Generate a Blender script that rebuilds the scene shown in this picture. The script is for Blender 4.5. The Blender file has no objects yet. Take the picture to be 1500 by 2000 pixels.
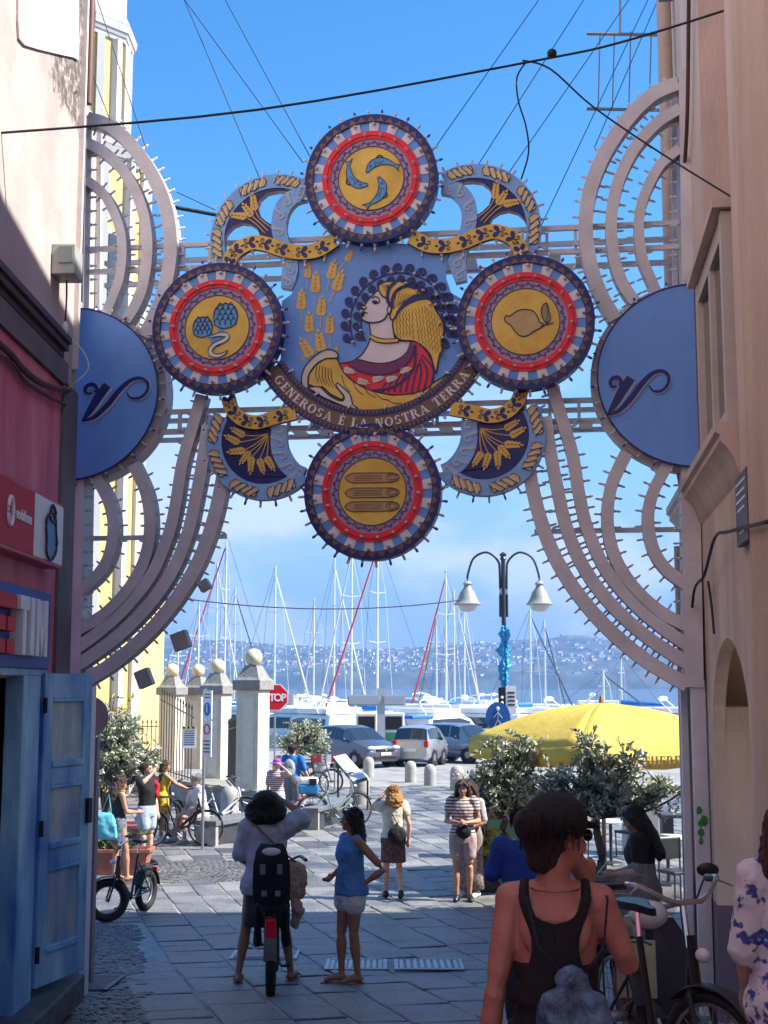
import bpy, bmesh, math, random
from math import sin, cos, pi, radians, sqrt, atan2
from mathutils import Vector, Matrix, Euler, noise
random.seed(7)
S = bpy.context.scene
COL = S.collection
# ---------------------------------------------------------------- camera
F = 2600.0; CZ = 3.1; PITCH = math.atan(340 / F)
cam = bpy.data.cameras.new('camera'); co = bpy.data.objects.new('camera', cam); COL.objects.link(co)
co.location = (0, 0, CZ); co.rotation_euler = (pi / 2 + PITCH, 0, 0)
cam.sensor_fit = 'VERTICAL'; cam.sensor_height = 36; cam.lens = F / 2000 * 36
cam.clip_start = 0.1; cam.clip_end = 30000
S.camera = co
S.render.resolution_x = 768; S.render.resolution_y = 1024
# ---------------------------------------------------------------- light
SUN_AZ, SUN_EL = radians(98), radians(46)
SD = Vector((sin(SUN_AZ) * cos(SUN_EL), cos(SUN_AZ) * cos(SUN_EL), sin(SUN_EL)))
sl = bpy.data.lights.new('sun', 'SUN'); sl.energy = 4.8; sl.angle = radians(0.53); sl.color = (1, .94, .84)
so = bpy.data.objects.new('sun', sl); COL.objects.link(so); so.rotation_euler = SD.to_track_quat('Z', 'Y').to_euler(); so.location = (20, 0, 40)
W = bpy.data.worlds.new('World'); S.world = W; W.use_nodes = True
nt = W.node_tree; nt.nodes.clear()
def nd(t, **k):
    n = nt.nodes.new(t)
    for a, b in k.items(): setattr(n, a, b)
    return n
sky = nd('ShaderNodeTexSky', sky_type='NISHITA', sun_disc=False, sun_elevation=SUN_EL, sun_rotation=SUN_AZ, altitude=0, air_density=1.0, dust_density=.35, ozone_density=2.2)
bg = nd('ShaderNodeBackground'); bg.inputs[1].default_value = .118
wo = nd('ShaderNodeOutputWorld')
tc = nd('ShaderNodeTexCoord'); sp = nd('ShaderNodeSeparateXYZ'); nt.links.new(tc.outputs['Generated'], sp.inputs[0])
mp = nd('ShaderNodeMapping'); mp.inputs['Scale'].default_value = (4.2, 4.2, 8.0); mp.inputs['Location'].default_value = (.8, .2, .45)
nt.links.new(tc.outputs['Generated'], mp.inputs[0])
nz = nd('ShaderNodeTexNoise'); nz.inputs['Scale'].default_value = 1.0; nz.inputs['Detail'].default_value = 7; nz.inputs['Roughness'].default_value = .55
nt.links.new(mp.outputs[0], nz.inputs[0])
cr = nd('ShaderNodeMapRange', interpolation_type='SMOOTHSTEP'); cr.inputs[1].default_value = .46; cr.inputs[2].default_value = .60
nt.links.new(nz.outputs[0], cr.inputs[0])
el = nd('ShaderNodeMapRange', interpolation_type='SMOOTHSTEP'); el.inputs[1].default_value = .30; el.inputs[2].default_value = .06   # clouds keep low over the far shore
nt.links.new(sp.outputs[2], el.inputs[0])
mu = nd('ShaderNodeMath', operation='MULTIPLY'); nt.links.new(cr.outputs[0], mu.inputs[0]); nt.links.new(el.outputs[0], mu.inputs[1])
hs = nd('ShaderNodeHueSaturation'); hs.inputs['Saturation'].default_value = 1.36; hs.inputs['Value'].default_value = .95
hb_ = nd('ShaderNodeMapRange', interpolation_type='SMOOTHSTEP'); hb_.inputs[1].default_value = .30; hb_.inputs[2].default_value = .0; hb_.inputs[4].default_value = .85   # pale sea haze all round the horizon
nt.links.new(sp.outputs[2], hb_.inputs[0]); hz_ = nd('ShaderNodeMixRGB'); hz_.inputs[2].default_value = (1.75, 2.2, 2.9, 1); nt.links.new(hb_.outputs[0], hz_.inputs[0]); nt.links.new(sky.outputs[0], hz_.inputs[1])
nt.links.new(hz_.outputs[0], hs.inputs['Color'])
mx = nd('ShaderNodeMixRGB'); mx.inputs[2].default_value = (4.0, 4.1, 4.3, 1)
m8 = nd('ShaderNodeMath', operation='MULTIPLY'); m8.inputs[1].default_value = .92; nt.links.new(mu.outputs[0], m8.inputs[0])
nt.links.new(m8.outputs[0], mx.inputs[0]); nt.links.new(hs.outputs[0], mx.inputs[1])
nt.links.new(mx.outputs[0], bg.inputs[0]); nt.links.new(bg.outputs[0], wo.inputs[0])
S.view_settings.view_transform = 'Standard'; S.view_settings.look = 'None'; S.view_settings.gamma = 1
S.view_settings.use_curve_mapping = False; S.view_settings.exposure = 1.27
# ---------------------------------------------------------------- projection helpers (photo pixel -> place in the world)
cp, spn = cos(PITCH), sin(PITCH)
def ray(u, v):
    x = (u - 750) / F; z = (1000 - v) / F
    return Vector((x, cp - z * spn, spn + z * cp))
EYE = Vector((0, 0, CZ))
def at(u, v, Y):
    r = ray(u, v); return EYE + r * (Y / r.y)
def atx(u, v, X):
    r = ray(u, v); return EYE + r * (X / r.x)
def onplane(u, v, p, n):
    r = ray(u, v); return EYE + r * ((p - EYE).dot(n) / r.dot(n))
def gz(Y):
    if Y <= 10: return 1.45 - .09 * Y
    if Y >= 22.2: return 0.0
    return .55 * ((22.2 - Y) / 12.2) ** 2
def gnd(u, v):
    r = ray(u, v); a, b = 1.0, 400.0
    for _ in range(50):
        t = (a + b) / 2; p = EYE + r * t
        if p.z > gz(p.y): a = t
        else: b = t
    p = EYE + r * b; p.z = gz(p.y); return p
def gxy(x, y): return Vector((x, y, gz(y)))
# ---------------------------------------------------------------- materials
MATS = {}
def M(name, col, rough=.6, var=.12, scale=6, bump=0, bscale=60, metal=0, spec=.5, col2=None, stretch=None, alpha=1, trans=0, coat=0):
    if name in MATS: return MATS[name]
    m = bpy.data.materials.new(name); MATS[name] = m; m.use_nodes = True
    t = m.node_tree; b = t.nodes['Principled BSDF']
    b.inputs['Roughness'].default_value = rough; b.inputs['Metallic'].default_value = metal
    b.inputs['Specular IOR Level'].default_value = spec
    b.inputs['Coat Weight'].default_value = coat
    b.inputs['Transmission Weight'].default_value = trans
    b.inputs['Alpha'].default_value = alpha
    c = (*col, 1)
    tc = t.nodes.new('ShaderNodeTexCoord'); mp = t.nodes.new('ShaderNodeMapping')
    t.links.new(tc.outputs['Object'], mp.inputs[0])
    if stretch: mp.inputs['Scale'].default_value = stretch
    if var or col2:
        n = t.nodes.new('ShaderNodeTexNoise'); n.inputs['Scale'].default_value = scale; n.inputs['Detail'].default_value = 6; n.inputs['Roughness'].default_value = .6
        t.links.new(mp.outputs[0], n.inputs[0])
        r = t.nodes.new('ShaderNodeMapRange'); r.inputs[1].default_value = .3; r.inputs[2].default_value = .7
        t.links.new(n.outputs[0], r.inputs[0])
        mxx = t.nodes.new('ShaderNodeMixRGB')
        mxx.inputs[1].default_value = (*[x * (1 - var) for x in col], 1)
        mxx.inputs[2].default_value = (*(col2 if col2 else [min(1, x * (1 + var)) for x in col]), 1)
        t.links.new(r.outputs[0], mxx.inputs[0]); t.links.new(mxx.outputs[0], b.inputs['Base Color'])
    else: b.inputs['Base Color'].default_value = c
    if bump:
        n2 = t.nodes.new('ShaderNodeTexNoise'); n2.inputs['Scale'].default_value = bscale; n2.inputs['Detail'].default_value = 5
        t.links.new(mp.outputs[0], n2.inputs[0])
        bp = t.nodes.new('ShaderNodeBump'); bp.inputs['Strength'].default_value = min(1, bump); bp.inputs['Distance'].default_value = .02
        t.links.new(n2.outputs[0], bp.inputs['Height']); t.links.new(bp.outputs[0], b.inputs['Normal'])
    return m
# ---------------------------------------------------------------- mesh collector
def frame(d, up=Vector((0, 0, 1))):
    d = d.normalized(); a = up.cross(d)
    if a.length < 1e-4: a = Vector((1, 0, 0)).cross(d)
    a.normalize(); return a, d.cross(a).normalized()
class MB:
    def __init__(s): s.V = []; s.F = []; s.K = []; s.T = None
    def add(s, vs, fs, k=0):
        o = len(s.V)
        s.V += [tuple(s.T @ Vector(v)) if s.T else tuple(v) for v in vs]
        s.F += [tuple(i + o for i in f) for f in fs]; s.K += [k] * len(fs); return s
    def poly(s, pts, off, k=0, ks=None):
        n = len(pts); pts = [Vector(p) for p in pts]; off = Vector(off)
        vs = pts + [p + off for p in pts]
        s.add(vs, [tuple(range(n))], k)
        o = len(s.V) - 2 * n
        fs = [tuple(range(2 * n - 1, n - 1, -1))] + [(i, i + n, (i + 1) % n + n, (i + 1) % n) for i in range(n)]
        s.F += [tuple(i + o for i in f) for f in fs]; s.K += [k if ks is None else ks] * len(fs); return s
    def box(s, c, d, R=None, k=0):
        c = Vector(c); vs = []
        for x in (-.5, .5):
            for y in (-.5, .5):
                for z in (-.5, .5):
                    v = Vector((x * d[0], y * d[1], z * d[2])); vs.append(c + (R @ v if R else v))
        return s.add(vs, [(0, 1, 3, 2), (4, 6, 7, 5), (0, 4, 5, 1), (2, 3, 7, 6), (0, 2, 6, 4), (1, 5, 7, 3)], k)
    def tube(s, path, r, n=8, k=0, cap=True, up=Vector((0, 0, 1)), sq=1.0, closed=False):
        P = [Vector(p) for p in path]; m = len(P); rs = r if isinstance(r, (list, tuple)) else [r] * m
        vs = []; fs = []
        for i, p in enumerate(P):
            if closed: d = P[(i + 1) % m] - P[i - 1]
            else: d = P[min(i + 1, m - 1)] - P[max(i - 1, 0)]
            a, b = frame(d if d.length > 1e-9 else Vector((0, 0, 1)), up)
            for j in range(n):
                t = 2 * pi * j / n + pi / n; vs.append(p + (a * cos(t) + b * sin(t) * sq) * rs[i])
        for i in range(m if closed else m - 1):
            i2 = (i + 1) % m
            for j in range(n): fs.append((i * n + j, i * n + (j + 1) % n, i2 * n + (j + 1) % n, i2 * n + j))
        if cap and not closed: fs += [tuple(range(n - 1, -1, -1)), tuple(range((m - 1) * n, m * n))]
        return s.add(vs, fs, k)
    def limb(s, pts, rs, n=10, k=0):
        P = [Vector(p) for p in pts]; Q = []; R = []
        d = (P[0] - P[1]).normalized()
        for a in (80, 55, 28): Q.append(P[0] + d * rs[0] * sin(radians(a))); R.append(rs[0] * cos(radians(a)))
        Q += P; R += list(rs)
        d = (P[-1] - P[-2]).normalized()
        for a in (28, 55, 80): Q.append(P[-1] + d * rs[-1] * sin(radians(a))); R.append(rs[-1] * cos(radians(a)))
        return s.tube(Q, R, n, k)
    def lathe(s, prof, n=16, T=None, k=0, cap=True):
        vs = []; fs = []
        for r, z in prof:
            for j in range(n):
                t = 2 * pi * j / n; v = Vector((r * cos(t), r * sin(t), z)); vs.append(T @ v if T else v)
        for i in range(len(prof) - 1):
            for j in range(n): fs.append((i * n + j, i * n + (j + 1) % n, (i + 1) * n + (j + 1) % n, (i + 1) * n + j))
        if cap: fs += [tuple(range(n - 1, -1, -1)), tuple(range((len(prof) - 1) * n, len(prof) * n))]
        return s.add(vs, fs, k)
    def ell(s, c, r, R=None, nu=12, nv=8, k=0):
        c = Vector(c); vs = []; fs = []
        for i in range(nv + 1):
            ph = -pi / 2 + pi * i / nv
            ph = max(-pi / 2 + .05, min(pi / 2 - .05, ph))
            for j in range(nu):
                t = 2 * pi * j / nu; v = Vector((r[0] * cos(ph) * cos(t), r[1] * cos(ph) * sin(t), r[2] * sin(ph)))
                vs.append(c + (R @ v if R else v))
        for i in range(nv):
            for j in range(nu): fs.append((i * nu + j, i * nu + (j + 1) % nu, (i + 1) * nu + (j + 1) % nu, (i + 1) * nu + j))
        fs += [tuple(range(nu - 1, -1, -1)), tuple(range(nv * nu, nv * nu + nu))]
        return s.add(vs, fs, k)
    def loft(s, rings, k=0, cap=True):
        n = len(rings[0]); vs = [v for r in rings for v in r]; fs = []
        for i in range(len(rings) - 1):
            for j in range(n): fs.append((i * n + j, i * n + (j + 1) % n, (i + 1) * n + (j + 1) % n, (i + 1) * n + j))
        if cap: fs += [tuple(range(n - 1, -1, -1)), tuple(range((len(rings) - 1) * n, len(rings) * n))]
        return s.add(vs, fs, k)
    def mesh(s, name, mats, smooth=False, fix=True):
        me = bpy.data.meshes.new(name); me.from_pydata(s.V, [], s.F)
        for m in (mats if isinstance(mats, (list, tuple)) else [mats]): me.materials.append(m)
        me.polygons.foreach_set('material_index', s.K)
        if fix:
            bm = bmesh.new(); bm.from_mesh(me); bmesh.ops.recalc_face_normals(bm, faces=bm.faces); bm.to_mesh(me); bm.free()
        if smooth:
            me.polygons.foreach_set('use_smooth', [True] * len(me.polygons))
            if smooth != 2: me.set_sharp_from_angle(angle=radians(40))
        me.update(); return me
# ---------------------------------------------------------------- objects
WORLD_ROOT = {}
def thing(name, label, cat, loc=(0, 0, 0), rz=0, group=None, world=False, scale=1):
    o = bpy.data.objects.new(name, None); COL.objects.link(o); o.empty_display_size = .2
    o.location = loc; o.rotation_euler = (0, 0, rz); o.scale = (scale,) * 3
    o['label'] = label; o['category'] = cat
    if group: o['group'] = group
    if world: WORLD_ROOT[o.name] = Matrix.Translation(-Vector(loc))
    return o
def link(name, me, parent=None):
    o = bpy.data.objects.new(name, me); COL.objects.link(o)
    if parent:
        o.parent = parent
        r = parent
        while r.parent: r = r.parent
        if r.name in WORLD_ROOT and parent is r: o.matrix_parent_inverse = WORLD_ROOT[r.name]
    return o
def part(name, mb, mats, parent=None, smooth=False, bevel=0, label=None, stuff=False, fix=True):
    me = mb.mesh(name, mats, smooth, fix) if isinstance(mb, MB) else mb
    o = link(name, me, parent)
    if bevel:
        bv = o.modifiers.new('bevel', 'BEVEL'); bv.width = bevel; bv.segments = 2; bv.limit_method = 'ANGLE'; bv.angle_limit = radians(40)
    if label: o['label'] = label
    if stuff: o['kind'] = 'stuff'
    return o
def single(name, label, cat, mb, mats, group=None, smooth=False, bevel=0, loc=None):
    if loc is not None:
        L = Vector(loc); mb.V = [tuple(Vector(v) - L) for v in mb.V]
    o = part(name, mb, mats, None, smooth, bevel, label)
    if loc is not None: o.location = loc
    o['category'] = cat
    if group: o['group'] = group
    return o
def struct(name, mb, mats, smooth=False):
    o = part(name, mb, mats, None, smooth); o['kind'] = 'structure'; return o
def copy_tree(o, parent=None):
    c = o.copy(); COL.objects.link(c); c.parent = parent
    if parent is not None: c.matrix_parent_inverse = o.matrix_parent_inverse.copy()
    for ch in list(o.children): copy_tree(ch, c)
    return c
def crom(pts, sub=6, closed=False):
    P = [Vector(p) for p in pts]; n = len(P); out = []
    rng = range(n) if closed else range(n - 1)
    for i in rng:
        p0 = P[(i - 1) % n] if closed else P[max(i - 1, 0)]; p1 = P[i]; p2 = P[(i + 1) % n] if closed else P[min(i + 1, n - 1)]; p3 = P[(i + 2) % n] if closed else P[min(i + 2, n - 1)]
        for k in range(sub):
            t = k / sub
            out.append(.5 * ((2 * p1) + (p2 - p0) * t + (2 * p0 - 5 * p1 + 4 * p2 - p3) * t * t + (3 * p1 - p0 - 3 * p2 + p3) * t ** 3))
    if not closed: out.append(P[-1])
    return out
def ribbon(pts, ws, sub=6):
    """outline polygon (2D) of a stroke with varying width"""
    if not isinstance(ws, (list, tuple)): ws = [ws] * len(pts)
    c = crom([(p[0], p[1], w) for p, w in zip(pts, ws)], sub); L = []; R = []
    for i, p in enumerate(c):
        d = c[min(i + 1, len(c) - 1)] - c[max(i - 1, 0)]; l = sqrt(d.x * d.x + d.y * d.y) or 1
        nx, ny = -d.y / l, d.x / l
        L.append((p.x + nx * p.z / 2, p.y + ny * p.z / 2)); R.append((p.x - nx * p.z / 2, p.y - ny * p.z / 2))
    return L, R
def text_mb(s, size, T, depth=.004, bold=0, align='CENTER', k=0, mb=None):
    cu = bpy.data.curves.new('t', 'FONT'); cu.body = s; cu.size = size; cu.extrude = depth; cu.offset = bold; cu.align_x = align; cu.resolution_u = 3
    o = bpy.data.objects.new('t', cu); COL.objects.link(o)
    me = bpy.data.meshes.new_from_object(o.evaluated_get(bpy.context.evaluated_depsgraph_get()))
    mb = mb or MB(); mb.add([T @ v.co for v in me.vertices], [tuple(p.vertices) for p in me.polygons], k)
    bpy.data.objects.remove(o); bpy.data.curves.remove(cu); bpy.data.meshes.remove(me)
    return mb
# ================================================================ ground, paving, sea, far shore
def stone_mat(name, c1, c2, rough, stretch, bump=.5):
    m = M(name, c1, rough, 0, 5, 0); t = m.node_tree; b = t.nodes['Principled BSDF']
    tc = t.nodes.new('ShaderNodeTexCoord'); mp = t.nodes.new('ShaderNodeMapping'); mp.inputs['Rotation'].default_value = (0, 0, radians(15)); mp.inputs['Scale'].default_value = stretch
    t.links.new(tc.outputs['Object'], mp.inputs[0])
    n1 = t.nodes.new('ShaderNodeTexNoise'); n1.inputs['Scale'].default_value = 1.3; n1.inputs['Detail'].default_value = 9; n1.inputs['Roughness'].default_value = .65
    t.links.new(tc.outputs['Object'], n1.inputs[0])
    oi = t.nodes.new('ShaderNodeNewGeometry')
    rr = t.nodes.new('ShaderNodeMapRange'); rr.inputs[3].default_value = -.26; rr.inputs[4].default_value = .26; t.links.new(oi.outputs['Random Per Island'], rr.inputs[0])
    ad = t.nodes.new('ShaderNodeMath'); ad.operation = 'ADD'; t.links.new(n1.outputs[0], ad.inputs[0]); t.links.new(rr.outputs[0], ad.inputs[1])
    r = t.nodes.new('ShaderNodeMapRange'); r.inputs[1].default_value = .3; r.inputs[2].default_value = .75; t.links.new(ad.outputs[0], r.inputs[0])
    mx = t.nodes.new('ShaderNodeMixRGB'); mx.inputs[1].default_value = (*c1, 1); mx.inputs[2].default_value = (*c2, 1)
    t.links.new(r.outputs[0], mx.inputs[0]); t.links.new(mx.outputs[0], b.inputs['Base Color'])
    n2 = t.nodes.new('ShaderNodeTexNoise'); n2.inputs['Scale'].default_value = 14; n2.inputs['Detail'].default_value = 6; n2.inputs['Roughness'].default_value = .7; t.links.new(mp.outputs[0], n2.inputs[0])
    bp = t.nodes.new('ShaderNodeBump'); bp.inputs['Strength'].default_value = bump; bp.inputs['Distance'].default_value = .055
    t.links.new(n2.outputs[0], bp.inputs['Height']); t.links.new(bp.outputs[0], b.inputs['Normal'])
    rm = t.nodes.new('ShaderNodeMapRange'); rm.inputs[3].default_value = rough - .14; rm.inputs[4].default_value = rough + .16; t.links.new(n1.outputs[0], rm.inputs[0]); t.links.new(rm.outputs[0], b.inputs['Roughness'])
    return m
m_slab = stone_mat('basalt_slab', (.085, .088, .105), (.31, .30, .29), .44, (1.5, .8, 1), .9)
m_cob = stone_mat('basalt_cobble', (.09, .09, .10), (.17, .165, .16), .42, (2, 2, 1), .8)
m_bed = M('mortar', (.33, .31, .28), .9, .25, 9, .5, 40)
m_gr = M('far_paving', (.21, .205, .2), .8, .15, 3, .4, 30)
t = m_gr.node_tree; bk = t.nodes.new('ShaderNodeTexBrick'); bk.inputs['Scale'].default_value = 1; bk.inputs['Brick Width'].default_value = .85; bk.inputs['Row Height'].default_value = .6; bk.inputs['Mortar Size'].default_value = .012
bk.inputs['Color1'].default_value = (.2, .2, .21, 1); bk.inputs['Color2'].default_value = (.31, .30, .29, 1); bk.inputs['Mortar'].default_value = (.34, .32, .29, 1)
tcg = t.nodes.new('ShaderNodeTexCoord'); mpg = t.nodes.new('ShaderNodeMapping'); mpg.inputs['Rotation'].default_value = (0, 0, radians(75)); t.links.new(tcg.outputs['Object'], mpg.inputs[0]); t.links.new(mpg.outputs[0], bk.inputs[0])
t.links.new(bk.outputs[0], t.nodes['Principled BSDF'].inputs['Base Color'])
def sheet(x0, x1, ys, dz):
    b = MB(); vs = []
    for y in ys: vs += [(x0, y, gz(y) + dz), (x1, y, gz(y) + dz)]
    b.add(vs, [(2 * i, 2 * i + 1, 2 * i + 3, 2 * i + 2) for i in range(len(ys) - 1)]); return b
QY = 66.0
ys = [-40, -10] + [i * .5 for i in range(-10, 46)] + [30, 45, QY]
ground = struct('ground', sheet(-90, 90, ys, -.03), m_gr)
bed = struct('mortar_bed', sheet(-14, 14, [i * .5 for i in range(10, 46)] + [30, 43], -.014), m_bed)
PA = radians(15)
def pav(a, b):
    return (a * cos(PA) - b * sin(PA), 16 + a * sin(PA) + b * cos(PA))
def cob_zone(x, y):
    if y < 17.6 and x < -1.70 - (y - 10.3) * .20: return True
    return (x + 3.15) ** 2 + ((y - 23.2)) ** 2 < 1.45 ** 2
slabs = []
rs = random.Random(3)
a = -14.0
while a < 16:
    w = rs.uniform(.40, .60); b = -9 - rs.random()
    while b < 34:
        l = rs.uniform(.34, .95)
        x, y = pav(a + w / 2, b + l / 2)
        if 9 < y < 42.5 and abs(x) < .305 * y + .7 and not cob_zone(x, y) and -3.9 + (y < 12.5) * .9 < x + (y > 12.5) * 50 and not (y < 12 and x > 2.9):
            slabs.append((y, a, b, w, l))
        b += l
    a += w
slabs.sort()
def slab_mb(mb, a, b, w, l):
    g = .014; z = rs.uniform(-.007, .008); tl = [rs.uniform(-.006, .006) for _ in range(4)]
    cs = [(a + g, b + g), (a + w - g, b + g), (a + w - g, b + l - g), (a + g, b + l - g)]
    cs = [(p + rs.uniform(-.012, .012), q + rs.uniform(-.016, .016)) for p, q in cs]
    ca, cb = a + w / 2, b + l / 2; vs = []
    for lev, (sh, dz) in enumerate(((0, -.05), (0, -.006), (.018, 0))):
        for i, (p, q) in enumerate(cs):
            p2 = p - math.copysign(sh, p - ca); q2 = q - math.copysign(sh, q - cb)
            x, y = pav(p2, q2); vs.append((x, y, gz(y) + z + tl[i] + dz))
    fs = [(8, 9, 10, 11)]
    for k in (0, 4):
        for i in range(4): fs.append((k + i, k + (i + 1) % 4, k + 4 + (i + 1) % 4, k + 4 + i))
    mb.add(vs, fs)
rest = MB()
for i, (y, a, b, w, l) in enumerate(slabs):
    if i < 295:
        q = MB(); slab_mb(q, a, b, w, l); part('paving_slab', q, m_slab, ground)
    else: slab_mb(rest, a, b, w, l)
part('paving_slabs', rest, m_slab, ground, stuff=True)
cb = MB()
def cobble(x, y, ang, w, l):
    if not cob_zone(x, y) or x < -4.6: return
    z = gz(y) + rs.uniform(-.004, .008); vs = []
    for sh, dz in ((0, -.05), (.004, -.008), (.02, 0)):
        for sx, sy in ((-1, -1), (1, -1), (1, 1), (-1, 1)):
            px, py = sx * (w / 2 - sh) + rs.uniform(-.004, .004), sy * (l / 2 - sh) + rs.uniform(-.004, .004)
            vs.append((x + px * cos(ang) - py * sin(ang), y + px * sin(ang) + py * cos(ang), z + dz))
    fs = [(8, 9, 10, 11)]
    for k in (0, 4):
        for i in range(4): fs.append((k + i, k + (i + 1) % 4, k + 4 + (i + 1) % 4, k + 4 + i))
    cb.add(vs, fs)
b = -8.0
while b < 3.5:
    l = rs.uniform(.085, .12); a = -4.5 + rs.random() * .1
    while a < -.2:
        w = rs.uniform(.10, .19); x, y = pav(a + w / 2, b + l / 2)
        if y < 17.6: cobble(x, y, PA, w - .012, l - .012)
        a += w
    b += l
for ring in range(1, 15):
    r = ring * .1; n = max(5, int(2 * pi * r / .12))
    for k in range(n):
        t_ = 2 * pi * (k + .5 * (ring % 2)) / n; cobble(-3.15 + r * cos(t_), 23.2 + r * sin(t_), t_, .088, 2 * pi * r / n - .014)
part('cobbles', cb, m_cob, ground, stuff=True)
# quay, sea
qb = MB(); qb.box((0, QY + .3, -.55), (180, .6, 1.16)); struct('quay_edge', qb, M('quay_stone', (.3, .29, .28), .85, .2, 3, .5))
m_sea = M('sea_water', (.012, .05, .085), .12, .2, .05, .35, .9, stretch=(1, 1, 1))
sb = MB(); sb.add([(-9000, QY + .5, -1.1), (9000, QY + .5, -1.1), (9000, 9000, -1.1), (-9000, 9000, -1.1)], [(0, 1, 2, 3)]); struct('sea', sb, m_sea)
# far shore
crest = [(-400, 1252), (0, 1255), (300, 1250), (430, 1252), (520, 1258), (600, 1263), (720, 1268), (850, 1264), (950, 1256), (1050, 1250), (1130, 1241), (1190, 1252), (1250, 1268), (1350, 1285), (1500, 1296), (1900, 1306)]
def crest_z(u):
    for (a, va), (b, vb) in zip(crest, crest[1:]):
        if a <= u <= b:
            k = (u - a) / (b - a); k = k * k * (3 - 2 * k); return (1340 - (va + (vb - va) * k)) / F * 3000 + CZ
    return 40
def hill_z(x, y):
    u = 750 + F * x / 3000.0; H = crest_z(max(-399, min(1899, u)))
    prof = [(2380, -3), (2410, .25), (2470, .42), (2600, .47), (2750, .62), (2900, .86), (3000, 1.0), (3150, 1.0), (3600, .5), (4200, -.1)]
    for (a, fa), (b, fb) in zip(prof, prof[1:]):
        if a <= y <= b:
            k = (y - a) / (b - a); f = fa + (fb - fa) * k if fa > -1 else -.1 + (.35) * k
            return H * f + noise.noise(Vector((x / 90, y / 70, 0))) * 7 + noise.noise(Vector((x / 30, y / 25, 3))) * 2.5
    return -4
hb = MB(); vs = []; fs = []; NX = 300; HY = [2380, 2395, 2410, 2440, 2470, 2530, 2600, 2670, 2750, 2820, 2900, 2950, 3000, 3070, 3150, 3350, 3600, 4200]
for j, y in enumerate(HY):
    for i in range(NX + 1):
        x = -1500 + 3000 * i / NX; vs.append((x, y, hill_z(x, y) if j else -4))
for j in range(len(HY) - 1):
    for i in range(NX): k = j * (NX + 1) + i; fs.append((k, k + 1, k + NX + 2, k + NX + 1))
hb.add(vs, fs); hill = struct('hillside', hb, M('hill_scrub', (.03, .075, .03), .9, .5, .02, .6, .1, col2=(.15, .14, .09)), smooth=True)
hm = []
for c in ((.78, .75, .70), (.78, .72, .6), (.7, .55, .45)):
    q = MB(); q.box((0, 0, .3), (1, .8, 1.4)); q.poly([(-.54, -.44, 1), (.54, -.44, 1), (.54, .44, 1), (-.54, .44, 1)], (0, 0, .1), 1)
    for wx in (-.28, 0, .28):
        for wz in (.3, .68): q.box((wx, -.41, wz), (.13, .03, .2), None, 2)
    hm.append(q.mesh('house', [M('plaster_far%d' % int(c[1] * 100), c, .8, .1), M('roof_far', (.3, .2, .15), .8), M('window_far', (.08, .1, .13), .3, 0)]))
rs = random.Random(11); hs_ = []
for i in range(850):
    u = rs.uniform(280, 1220); y = rs.uniform(2560, 3010) if rs.random() < .88 else rs.uniform(2410, 2560)
    hs_.append((y, u))
stf = MB(); n = 0
for i, (y, u) in enumerate(sorted(hs_)):
    x = (u - 750) / F * y; z = hill_z(x, y); s = rs.uniform(4, 8)
    if i % 3 == 0 and n < 295:
        o = link('hill_house', hm[rs.randrange(3)]); o.location = (x, y, z - 1); o.scale = (s * rs.uniform(.8, 1.7), s, s * rs.uniform(.5, .9)); o.rotation_euler.z = rs.uniform(-.5, .5)
        o['label'] = 'small pale house on the hazy hillside across the bay'; o['category'] = 'house'; o['group'] = 'houses on the far hillside'; n += 1
    else:
        w = s * rs.uniform(.8, 1.6); h = s * rs.uniform(.4, .8); R = Matrix.Rotation(rs.uniform(-.5, .5), 3, 'Z')
        stf.box((x, y, z + h * .3), (w, s, h), R, rs.randrange(3))
o = part('far_town', stf, [hm[0].materials[0], hm[1].materials[0], hm[2].materials[0]], None, stuff=True); o['label'] = 'pale town spread along the far hillside'; o['category'] = 'town'
# ================================================================ left building
XL = -2.78
m_pink = M('pale_pink_plaster', (.66, .50, .46), .85, 0, 2, 0)
t = m_pink.node_tree; b = t.nodes['Principled BSDF']
tc_ = t.nodes.new('ShaderNodeTexCoord'); n1 = t.nodes.new('ShaderNodeTexNoise'); n1.inputs['Scale'].default_value = 1.1; n1.inputs['Detail'].default_value = 9; n1.inputs['Roughness'].default_value = .62
t.links.new(tc_.outputs['Object'], n1.inputs[0])
ramp = t.nodes.new('ShaderNodeValToRGB'); e = ramp.color_ramp.elements; e[0].position = .32; e[0].color = (.42, .33, .315, 1); e[1].position = .68; e[1].color = (.56, .475, .455, 1)
t.links.new(n1.outputs[0], ramp.inputs[0])
sep = t.nodes.new('ShaderNodeSeparateXYZ'); t.links.new(tc_.outputs['Object'], sep.inputs[0])
n3 = t.nodes.new('ShaderNodeTexNoise'); n3.inputs['Scale'].default_value = 9; n3.inputs['Detail'].default_value = 8; n3.inputs['Roughness'].default_value = .75; t.links.new(tc_.outputs['Object'], n3.inputs[0])
zb = atx(100, 105, XL); 
def mr(src, a, b_, c=0, d=1, tree=t):
    r = tree.nodes.new('ShaderNodeMapRange'); r.interpolation_type = 'SMOOTHSTEP'
    for i, v in enumerate((a, b_, c, d)): r.inputs[i + 1].default_value = v
    tree.links.new(src, r.inputs[0]); return r.outputs[0]
def mm(op, a, b_, tree=t):
    n = tree.nodes.new('ShaderNodeMath'); n.operation = op
    for i, v in enumerate((a, b_)):
        if isinstance(v, (int, float)): n.inputs[i].default_value = v
        else: tree.links.new(v, n.inputs[i])
    return n.outputs[0]
band = mm('MULTIPLY', mr(sep.outputs[2], zb.z - .75, zb.z - .1), mr(sep.outputs[1], 10.0, 10.7))
mold = mr(mm('ADD', mm('MULTIPLY', band, .62), mm('SUBTRACT', n3.outputs[0], .5)), .48, .66)
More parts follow.
